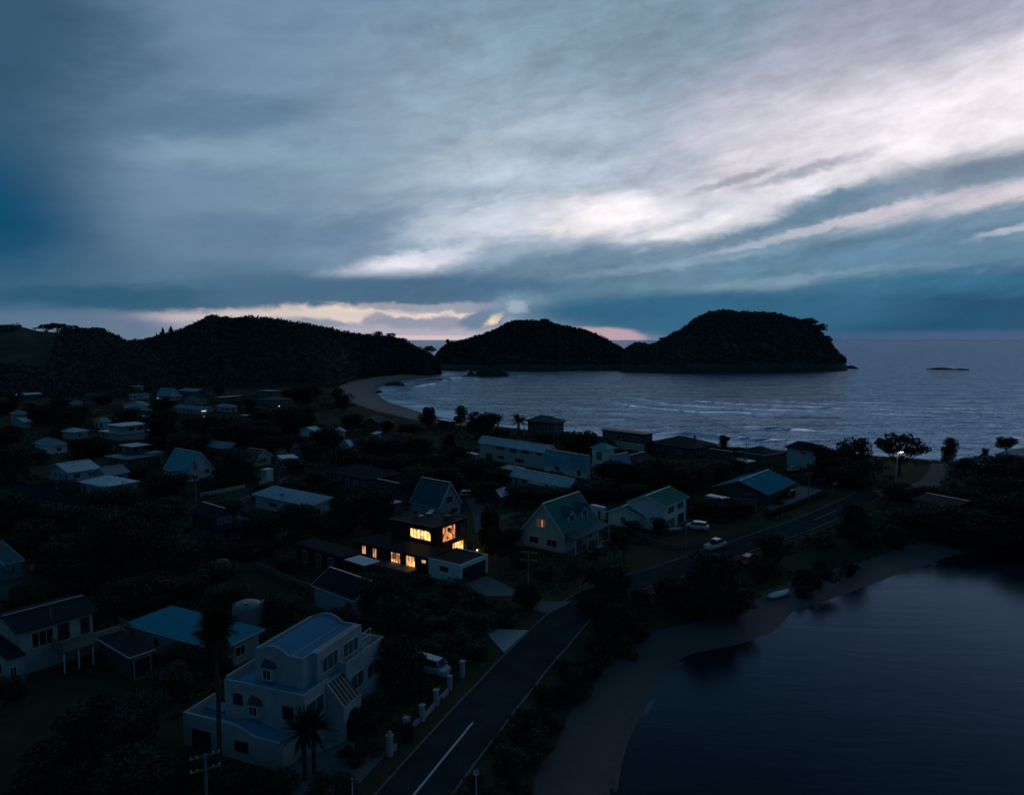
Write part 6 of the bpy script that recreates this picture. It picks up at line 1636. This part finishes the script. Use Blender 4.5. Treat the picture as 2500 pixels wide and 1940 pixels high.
# ---- cars
TYRE = pmat('tyre rubber', (.012, .012, .013), .8); RIM = pmat('alloy rim', (.35, .36, .38), .35, metal=.8)
def car(label, paint_, px, py, head, kind='suv', z=None, name='parked_car', cat='car', aim=None, rim=True):
    P = at(px, py, 0); gz = (ground_z(P.x, P.y) if z is None else z) + .1
    t = empty(name, (P.x, P.y, gz), math.radians(90 - head)); tag(t, label, cat, 'parked vehicles')
    S = {'suv': dict(L=4.6, W=1.86, hood=.95, belt=1.05, roof=1.66, cab=(-1.95, -1.75, .55, 1.35), wb=1.36),
         'pickup': dict(L=5.3, W=1.88, hood=1.05, belt=1.10, roof=1.80, cab=(-.62, -.45, .95, 1.55), wb=1.6),
         'hatch': dict(L=4.1, W=1.72, hood=.85, belt=.95, roof=1.48, cab=(-1.75, -1.45, .45, 1.25), wb=1.25),
         'van': dict(L=4.6, W=1.75, hood=1.15, belt=1.2, roof=1.95, cab=(-2.2, -2.1, 1.2, 1.75), wb=1.3)}[kind]
    L, Wd = S['L'], S['W'] / 2
    def ring(x, zb, zt, w, tuck=.86):
        r_ = .12
        return [(x, -w * tuck, zb), (x, w * tuck, zb), (x, w, zb + .28), (x, w, zt - r_), (x, w * .93, zt), (x, -w * .93, zt), (x, -w, zt - r_), (x, -w, zb + .28)]
    st = [(-L / 2, .45, S['belt'] - .25, Wd * .86), (-L / 2 + .12, .32, S['belt'] - .02, Wd * .95), (-L / 2 + .6, .28, S['belt'], Wd), (0, .26, S['belt'], Wd), (S['cab'][3], .28, S['belt'] - .02, Wd), (L / 2 - .5, .30, S['hood'] - .02, Wd * .97), (L / 2 - .1, .34, S['hood'] - .14, Wd * .88), (L / 2, .42, S['hood'] - .3, Wd * .76)]
    b = MB().loft([ring(*s) for s in st]).build('body', paint_, t)
    c0, c1, c2, c3 = S['cab']; zb, zr = S['belt'] - .03, S['roof']
    MB().loft([[(c0, -Wd * .9, zb), (c0, Wd * .9, zb), (c0 + .01, Wd * .9, zb + .02), (c0 + .01, -Wd * .9, zb + .02)],
               [(c1, -Wd * .9, zb), (c1, Wd * .9, zb), (c1, Wd * .72, zr - .04), (c1, -Wd * .72, zr - .04)],
               [(c2, -Wd * .9, zb), (c2, Wd * .9, zb), (c2, Wd * .72, zr - .04), (c2, -Wd * .72, zr - .04)],
               [(c3, -Wd * .88, zb), (c3, Wd * .88, zb), (c3 - .01, Wd * .88, zb + .02), (c3 - .01, -Wd * .88, zb + .02)]]).build('window_glass', GLASS, t)
    rf = MB().loft([[(c1 - .05, -Wd * .7, zr - .05), (c1 - .05, Wd * .7, zr - .05), (c1 - .05, Wd * .62, zr - .01), (c1 - .05, -Wd * .62, zr - .01)], [((c1 + c2) / 2, -Wd * .74, zr - .045), ((c1 + c2) / 2, Wd * .74, zr - .045), ((c1 + c2) / 2, Wd * .64, zr + .03), ((c1 + c2) / 2, -Wd * .64, zr + .03)],
                [(c2 + .12, -Wd * .7, zr - .08), (c2 + .12, Wd * .7, zr - .08), (c2 + .1, Wd * .62, zr - .02), (c2 + .1, -Wd * .62, zr - .02)]]).build('roof', paint_, t)
    for s in (-1, 1):
        m = MB()
        for xa, xb in ((c0 + .05, c1), (c3 - .05, c2 + .08)): m.bar((xa, s * Wd * .91, zb + .02), (xb, s * Wd * .73, zr - .04), .07, .05)
        xm = (c1 + c2) / 2; m.bar((xm, s * Wd * .915, zb), (xm, s * Wd * .735, zr - .04), .07, .05)
        m.build('pillar', paint_, t)
        MB().box(c3 - .42, c3 - .25, s * (Wd + .1) - .1, s * (Wd + .1) + .1, zb + .02, zb + .16).build('wing_mirror', paint_, t)
        MB().box(L / 2 - .2, L / 2 - .03, s * Wd * .62 - .2, s * Wd * .62 + .2, S['hood'] - .34, S['hood'] - .2).build('headlight', pmat('lamp glass', (.5, .5, .5), .1), t)
        MB().box(-L / 2 - .012, -L / 2 + .14, s * Wd * .78 - .12, s * Wd * .78 + .12, S['belt'] - .42, S['belt'] - .2).build('tail_light', pmat('tail lamp red', (.16, .012, .012), .2), t)
        for x in (-S['wb'], S['wb']):
            m = MB(); n = 18; y0, y1 = s * (Wd - .2), s * (Wd + .015); R = .35
            vs = [(x + R * math.cos(2 * math.pi * i / n), y, .35 + R * math.sin(2 * math.pi * i / n)) for y in (y0, y1) for i in range(n)]
            m.add(vs, [(i, (i + 1) % n, n + (i + 1) % n, n + i) for i in range(n)] + [tuple(range(n)), tuple(range(n, 2 * n))])
            wv = m.build('wheel', TYRE, t)
            m = MB(); vs = [(x + .21 * math.cos(2 * math.pi * i / n), y, .35 + .21 * math.sin(2 * math.pi * i / n)) for y in (y1 - s * .01, y1 + s * .006) for i in range(n)]
            m.add(vs, [(i, (i + 1) % n, n + (i + 1) % n, n + i) for i in range(n)] + [tuple(range(n)), tuple(range(n, 2 * n))]); m.build('rim', RIM, wv)
    if kind == 'pickup':
        MB().box(-L / 2 + .12, c0 - .03, -Wd * .82, Wd * .82, S['belt'] + .004, S['belt'] + .05).build('bed_cover', pmat('black bed cover', (.02, .022, .025), .45), t)
    else:
        MB().box(-L / 2 + .05, -L / 2 + .18, -.28, .28, .52, .64).build('number_plate', TRIM, t)
    return t
CW = pmat('white car paint', (.72, .74, .76), .22, var=.04); CR = pmat('red car paint', (.36, .03, .04), .35, var=.05); CB = pmat('black car paint', (.02, .02, .022), .18, var=.05); CS = pmat('silver car paint', (.45, .50, .52), .25, var=.05)
def heading(p, q):
    a, b = at(*p, 0), at(*q, 0); return math.degrees(math.atan2(b.x - a.x, b.y - a.y))
car('white pickup with black bed cover parked on the road verge', CW, 1746, 1340, 48, 'pickup', name='parked_pickup', cat='pickup')
car('white estate car parked in the drive of the green roofed house', CW, 1701, 1293, -62, 'suv')
car('dark red car parked on the grass on the estuary side', CR, 1822, 1378, 218, 'hatch')
car('dark car with glinting trim beside the big blue roofed house', CB, 1926, 1214, 222, 'suv')
car('small white car parked in front of the tall pale blue house', CW, 1937, 1152, 60, 'hatch')
car('pale car half hidden behind the dark bushes by the gate pillars', CS, 1052, 1644, 120, 'van')
car('white car parked far back near the white roofed house by the beach lawn', CW, 660, 1070, 80, 'hatch')
car('pale car parked at the back of the yard above the dark teal gabled house', CS, 1142, 1212, 75, 'hatch')
# ---- boat on the bank, trailer, tarps
P = at(1903, 1408, .6); z = ground_z(P.x, P.y)
t = empty('boat', (P.x, P.y, z), math.radians(90 - heading((1876, 1412), (1930, 1398)))); tag(t, 'white upturned boat resting on the grass bank above the estuary beach', 'boat')
rings = []
for k in range(13):
    a = k / 12; x = -2.5 + 5.0 * a; w = .72 * math.sin(math.pi * min(1, .12 + .88 * a) * .98) ** .6 if a < 1 else .02; w = max(w, .03); hgt = .5 * (1 - abs(a - .45) * .55)
    rings.append([(x, w * math.cos(q), .35 + hgt * math.sin(q)) for q in np.linspace(0, math.pi, 9)] + [(x, -w, .3), (x, w, .3)])
MB().loft(rings).build('hull', CW, t, smooth=False)
MB().box(-2.4, 2.3, -.03, .03, .80, .87).build('keel', TRIM, t)
for x in (-1.5, 1.4): MB().box(x - .12, x + .12, -.7, .7, -.3, .32).build('support', TIMBER, t)
P = at(1648, 1298, 0); t = empty('dinghy', (P.x, P.y, ground_z(P.x, P.y)), .4); tag(t, 'small pale dinghy on a trailer at the porch of the green roofed house', 'boat')
MB().loft([[(x, w, .75), (x, -w, .75), (x, -w * .6, .35), (x, w * .6, .35)] for x, w in ((-1.6, .65), (-.5, .75), (.8, .65), (1.7, .08))]).build('hull', CS, t)
m = MB().box(-1.5, 2.0, -.05, .05, .22, .32); m.box(-.9, -.7, -.8, .8, .2, .3); m.build('trailer', METAL, t)
for s in (-1, 1):
    m = MB(); n = 14; vs = [(-.8 + .28 * math.cos(2 * math.pi * i / n), s * y, .28 + .28 * math.sin(2 * math.pi * i / n)) for y in (.82, .98) for i in range(n)]
    m.add(vs, [(i, (i + 1) % n, n + (i + 1) % n, n + i) for i in range(n)] + [tuple(range(n)), tuple(range(n, 2 * n))]); m.build('wheel', TYRE, t)
def tramp(name, label, px, py, r, cat, mat):
    P = at(px, py, .8); t = empty(name, (P.x, P.y, ground_z(P.x, P.y))); tag(t, label, cat)
    MB().cyl(0, 0, .78, .84, r, n=28).build('mat', mat, t)
    for k in range(6):
        a = k * math.pi / 3; MB().tube([(r * .95 * math.cos(a), r * .95 * math.sin(a), -.1), (r * .95 * math.cos(a), r * .95 * math.sin(a), .78)], .04).build('leg', METAL, t)
tramp('trampoline', 'pale round trampoline on the dark lawn under big trees', 316, 1424, 1.9, 'trampoline', pmat('trampoline mat', (.16, .19, .20), .5))
tramp('trampoline', 'dark round trampoline behind the white estate car', 1757, 1264, 2.0, 'trampoline', pmat('black trampoline mat', (.03, .03, .035), .5))
def tarp(label, px, py, w, d, h, mat, rz, cat='tarpaulin', name='tarpaulin'):
    P = at(px, py, 0); t = empty(name, (P.x, P.y, ground_z(P.x, P.y)), rz); tag(t, label, cat)
    n = 9; V = []; F = []
    for i in range(n):
        for j in range(n):
            u, v = i / (n - 1) * 2 - 1, j / (n - 1) * 2 - 1
            e = max(abs(u), abs(v)); V.append((u * w / 2, v * d / 2, max(-.1, h * (1 - e ** 3) + random.uniform(-.06, .06)) if e < 1 else -.1))
    F = [(i * n + j, (i + 1) * n + j, (i + 1) * n + j + 1, i * n + j + 1) for i in range(n - 1) for j in range(n - 1)]
    MB().add(V, F).build('cover', mat, t)
tarp('pale covered boat shape parked at the edge of the dark lawn', 543, 1382, 3.0, 1.6, 1.3, pmat('pale tarp', (.30, .36, .38), .6), .3)
tarp('dull tarpaulin heap in the dark garden at the village corner', 104, 1384, 3.6, 2.6, 1.2, pmat('grey tarp', (.16, .18, .2), .6), .8)
tarp('bright bluish tarp bundles in the yard above the dark teal house', 1140, 1211, 2.4, 1.6, .9, pmat('blue white tarp', (.5, .58, .62), .5), .2)
# ---- fences, walls and pillars
def fence(name, label, pts, h, mat, cat='fence', kind='pale', sp=.16, group=None, postm=None, z0=None):
    W = [at(*p, 0) for p in pts]; P0 = W[0]
    t = empty(name, (P0.x, P0.y, 0)); tag(t, label, cat, group)
    m, pm = MB(), []
    for a, b in zip(W[:-1], W[1:]):
        za, zb = ground_z(a.x, a.y), ground_z(b.x, b.y)
        A, Bq = Vector((a.x - P0.x, a.y - P0.y, za)), Vector((b.x - P0.x, b.y - P0.y, zb)); L = (Bq - A).length; d = (Bq - A) / L
        if kind == 'solid':
            m.bar(A + Vector((0, 0, h / 2 - .1)), Bq + Vector((0, 0, h / 2 - .1)), .12, h + .2)
        else:
            for zz in ((h * .3, h * .8) if kind == 'pale' else (h * .45, h * .9)): m.bar(A + Vector((0, 0, zz)), Bq + Vector((0, 0, zz)), .05, .09)
            if kind == 'pale':
                n = int(L / sp)
                for k in range(n): q = A + d * (k * sp); m.bar(q + Vector((0, 0, .03)), q + Vector((0, 0, h * random.uniform(.93, 1.02))), .03, .09)
        n = max(1, int(L / 2.4))
        for k in range(n + (1 if b is W[-1] else 0)): pm.append(A + d * (L * k / n))
    m.build('panel' if kind == 'solid' else 'pales' if kind == 'pale' else 'rails', mat, t)
    if kind != 'solid':
        for q in pm: MB().box(q.x - .06, q.x + .06, q.y - .06, q.y + .06, q.z - .4, q.z + h + .06).build('post', mat, t)
fence('paling_fence', 'weathered paling fence along the front of the green roofed house', [(1590, 1330), (1640, 1345), (1700, 1334), (1770, 1316), (1850, 1288)], 1.2, TIMBER)
fence('paling_fence', 'dark paling fence beside the dormered house lawn', [(1545, 1305), (1580, 1322), (1590, 1330)], 1.3, TIMBER)
fence('garden_wall', 'long low white garden wall below the white A-frame house', [(488, 1213), (598, 1190)], .95, WALL['render'], 'wall', 'solid')
fence('garden_wall', 'short white fence panel below the tall white shed', [(634, 1184), (656, 1178)], 1.1, WALL['render'], 'wall', 'solid')
fence('beach_railing', 'small timber railing at the beach end of the track', [(2332, 1122), (2352, 1122), (2376, 1121)], 1.2, TIMBER, 'railing', 'rail')
fence('boundary_fence', 'low wooden fence before the dark grey long shed', [(625, 1385), (720, 1425), (760, 1440)], 1.0, TIMBER, 'fence', 'solid')
fence('boundary_wall', 'dark boundary wall between the stepped white house and its drive', [(860, 1500), (905, 1516), (985, 1530)], 1.2, pmat('dull wall render', (.10, .105, .115), .8), 'wall', 'solid')
fence('boundary_fence', 'long dim fence across the dark garden at the village edge', [(20, 1285), (190, 1262)], 1.2, TIMBER, 'fence', 'solid')
for pts, lb in ([[(1870, 1262), (1940, 1240), (2018, 1208)], 'low clipped hedge along the drive of the big blue roofed house'],):
    W = [at(*p, 0) for p in pts]; t = empty('hedge', W[0]); tag(t, lb, 'hedge')
    r = np.random.default_rng(3); C = []
    for a, b in zip(W[:-1], W[1:]):
        n = 1500; s = r.random((n, 1)); C.append(np.array(a)[None] * (1 - s) + np.array(b)[None] * s + np.column_stack([r.uniform(-.55, .55, n), r.uniform(-.55, .55, n), r.uniform(.05, 1.15, n)]) - np.array(W[0])[None])
    V, F = leaf_quads(np.vstack(C), .12, r); o = np_mesh('foliage', V, F, LEAF['dark']); o.parent = t
pil = [((952, 1843), 1.9, True, 'white gate pillar topped by a ball at the forecourt entrance'), ((992, 1790), 1.6, False, 'white gate pillar next to the ball topped one'), ((1031, 1757), 1.55, False, 'white gate pillar at the lower end of the stepped low wall'),
       ((1065, 1720), 1.6, False, 'white gate pillar midway along the stepped low wall'), ((1098, 1682), 1.5, False, 'white gate pillar half buried in shrubs past the low wall'), ((1129, 1650), 1.75, False, 'tall square white gate pillar standing alone nearest the driveway')]
for (px, py), h, ball, lb in pil:
    P = at(px, py, 0); t = empty('gate_pillar', (P.x, P.y, ground_z(P.x, P.y)), math.radians(90 - 27)); tag(t, lb, 'pillar', 'white gate pillars along the road')
    MB().box(-.22, .22, -.22, .22, -.3, h).build('shaft', REN, t); MB().box(-.29, .29, -.29, .29, h + .003, h + .13).build('cap', REN, t)
    if ball: MB().lathe(0, 0, [(.03, h + .13), (.16, h + .2), (.2, h + .32), (.15, h + .44), (.03, h + .5)], 14).build('ball', REN, t, smooth=True)
for a, b, lb in (((1008, 1775), (1028, 1758), 'lowest white wall segment between gate pillars'), ((1036, 1752), (1062, 1724), 'stained white wall segment between the two middle gate pillars'), ((1069, 1716), (1094, 1690), 'upper white wall segment running into shrubs'), ((957, 1836), (968, 1826), 'short white wall stub beside the ball topped pillar')):
    fence('low_wall', lb, [a, b], .55, REN, 'wall', 'solid')
# ---- road signs
P = at(1165, 1990, 0); f = P.y * CP + CAMH * SP
P = at(1163, 1978, 0); t = empty('speed_sign', (P.x, P.y, ground_z(P.x, P.y)), 0); tag(t, 'round speed limit sign on a pale post at the road edge', 'road sign')
hs_ = (1978 - 1872) / FPX * (P.y * CP + CAMH * SP)
MB().tube([(0, 0, -.4), (0, 0, hs_ + .05)], .045, 8).build('post', TRIM, t)
def disc(y, r0, r1, mat, nm):
    m = MB(); n = 28
    vs = [(r1 * math.cos(2 * math.pi * i / n), y0, hs_ - .22 + r1 * math.sin(2 * math.pi * i / n)) for y0 in (y, y + .015) for i in range(n)]
    m.add(vs, [(i, (i + 1) % n, n + (i + 1) % n, n + i) for i in range(n)] + [tuple(range(n))[::-1], tuple(range(n, 2 * n))]); return m.build(nm, mat, t)
disc(-.07, 0, .33, pmat('sign red', (.30, .02, .02), .5), 'rim'); disc(-.09, 0, .26, TRIM, 'face')
fc = bpy.data.curves.new('digits', 'FONT'); fc.body = '50'; fc.size = .36; fc.align_x = 'CENTER'; fc.align_y = 'CENTER'; fc.extrude = .004
fo_ = bpy.data.objects.new('digits', fc); COL.objects.link(fo_); fo_.location = (0, -.098, hs_ - .22); fo_.rotation_euler = (math.pi / 2, 0, 0); 
bpy.context.view_layer.update()
dm_ = bpy.data.meshes.new_from_object(fo_.evaluated_get(bpy.context.evaluated_depsgraph_get()))
dm_.materials.clear(); dm_.materials.append(pmat('sign black', (.01, .01, .01), .5))
do_ = bpy.data.objects.new('lettering', dm_); COL.objects.link(do_); do_.parent = t; do_.location = fo_.location; do_.rotation_euler = fo_.rotation_euler
bpy.data.objects.remove(fo_)
P = at(861, 1975, 0); t = empty('marker_post', (P.x, P.y, ground_z(P.x, P.y))); tag(t, 'short white post at the corner of the white house forecourt', 'post')
MB().tube([(0, 0, -.3), (0, 0, 2.5)], .06, 8).build('shaft', TRIM, t); MB().box(-.09, .09, -.09, .09, 2.503, 2.75).build('cap', METAL, t)
# ---- rocks
def rock(label, px, py, w, h, D=None, z=-3.2, seed=1, d=None):
    p = at(px, py, SEA_Z); P = Vector((p.x, p.y, z)); f = p.y
    W, Hh = w / FPX * f, h / FPX * f
    t = empty('rock', P); tag(t, label, 'rock')
    r = np.random.default_rng(seed); n, k = 30, 10
    rings = []
    ph = r.random(6) * 6.28
    for j in range(k):
        a = j / (k - 1)
        rr = math.cos(a * math.pi / 2) ** .55 if j < k - 1 else .02
        rings.append([(W / 2 * rr * math.cos(q) * (1 + .18 * math.sin(3 * q + ph[0]) + .08 * math.sin(7 * q + ph[1] + a * 5)), (d or W) / 2 * rr * math.sin(q) * (1 + .15 * math.sin(2 * q + ph[2])), (Hh + .4) * a * (1 + .15 * math.sin(2 * q + ph[3]))) for q in np.linspace(0, 2 * math.pi, n, endpoint=False)])
    MB().loft(rings).build('stone', pmat('dark wet rock', (.03, .028, .027), .8, var=.4, scale=.3, bump=.4), t)
rock('dark rock stack in the shallows below the bush headland', 1195, 918, 78, 24, seed=2, d=26)
rock('small rock knob joined to the dark rock stack by a flat shelf', 1150, 917, 20, 11, seed=3, d=12)
rock('flat rock shelf at the foot of the dark rock stack', 1160, 919, 60, 4, seed=4, d=14)
rock('low flat reef rock far out past the island', 2300, 902, 62, 4, seed=5, d=20)
rock('smaller reef rock beside the low flat one past the island', 2346, 903, 34, 3, seed=6, d=16)
rock('rock ledge at the water edge below the bush hill beach', 966, 941, 50, 8, seed=7, d=10)
rock('broken rocks where the beach curves round to the surf', 926, 958, 14, 6, seed=8, d=9)
rock('thin line of rocks in the shallows off the bush hill', 1075, 927, 60, 2.5, seed=9, d=6)
rock('dark rocky toe at the seaward foot of the island', 2078, 899, 30, 6, seed=10, d=30)
# ---- ground cover
def cover(name, n, region, size, leafs, leaf, seed, mat, density):
    r = np.random.default_rng(seed)
    P = region(r, n)
    h, sand_, wet_, lawn_, ds_, de_ = land_z(P[:, 0], P[:, 1])
    ok = (sand_ < .35) & (h > -1.6)
    for C, u, l, Lu, Lv in FOOT:
        q = P - np.array([[C.x, C.y]]); a = q @ np.array([u.x, u.y]); b = q @ np.array([l.x, l.y])
        ok &= ~((a > -1.2) & (a < Lu + 1.2) & (b > -1.2) & (b < Lv + 1.2))
    dr = seg_dist(P[:, 0], P[:, 1], RP[::4]); ok &= dr > 5.2
    for poly in CLEAR: ok &= ~inside(P[:, 0], P[:, 1], poly)
    ok &= fbm(P[:, 0] * density, P[:, 1] * density, seed, 3) > .43
    P, h = P[ok], h[ok]
    R = size * (.4 + r.random((len(P), 1)))
    d = r.normal(size=(len(P), leafs, 3)); d /= np.linalg.norm(d, axis=2)[:, :, None]; d[:, :, 2] = np.abs(d[:, :, 2])
    C = (np.column_stack([P, h])[:, None, :] + d * R[:, None, :] * np.array([1.1, 1.1, .8]) * (.5 + .5 * r.random((len(P), leafs, 1)))).reshape(-1, 3)
    V, F = leaf_quads(C, leaf, r)
    return tag(np_mesh(name, V, F, mat), kind='stuff')
CLEAR = [np.array([tuple(at(*p, 0)[:2]) for p in q]) for q in (
    [(1175, 1600), (1000, 1500), (1000, 1480), (1220, 1530), (1310, 1540), (1230, 1600)], [(1110, 1430), (1190, 1400), (1400, 1465), (1300, 1500), (1180, 1460)], [(680, 1870), (850, 1800), (960, 1840), (870, 1950), (690, 1970)],
    [(1860, 1240), (1950, 1180), (2150, 1190), (2300, 1120), (2340, 1130), (2250, 1215), (1880, 1265)], [(760, 1010), (900, 985), (1060, 1040), (950, 1046), (780, 1035)], [(520, 1360), (700, 1380), (720, 1470), (540, 1490)], [(1420, 1400), (1560, 1330), (1640, 1340), (1700, 1350), (1600, 1400), (1450, 1460)],
    [(1590, 1330), (1700, 1290), (1860, 1250), (1880, 1290), (1760, 1350)], [(0, 1640), (420, 1660), (440, 1720), (180, 1800), (0, 1880)], [(1890, 1370), (2060, 1310), (2110, 1340), (1960, 1380)], [(1130, 1190), (1250, 1200), (1240, 1330), (1140, 1330)])]
cover('undergrowth', 60000, lambda r, n: (lambda y: np.column_stack([r.uniform(-1, 1, n) * (60 + y * .5), y]))(45 + 440 * r.random(n) ** 1.15), .85, 9, .22, 41, LEAF['mid'], .05)
def bank_region(r, n):
    i = r.integers(0, len(EST_SHORE) - 1, n); s = r.random((n, 1)); p = EST_SHORE[i] * (1 - s) + EST_SHORE[i + 1] * s
    return p + r.normal(0, 1, (n, 2)) * 5 + np.array([[-8, 3]])
cover('bank_ground_cover', 9000, bank_region, .6, 9, .16, 43, LEAF['mid'], .02)
def dune_region(r, n):
    i = r.integers(20, len(SEA_SHORE) - 30, n); s = r.random((n, 1)); p = SEA_SHORE[i] * (1 - s) + SEA_SHORE[i + 1] * s
    d = SEA_SHORE[i + 1] - SEA_SHORE[i]; d /= np.linalg.norm(d, axis=1)[:, None] + 1e-9; nn = np.stack([-d[:, 1], d[:, 0]], 1)
    return p + nn * r.uniform(26, 52, (n, 1))
cover('dune_grass', 6000, dune_region, .7, 8, .2, 47, LEAF['mid'], .03)
word_trees()
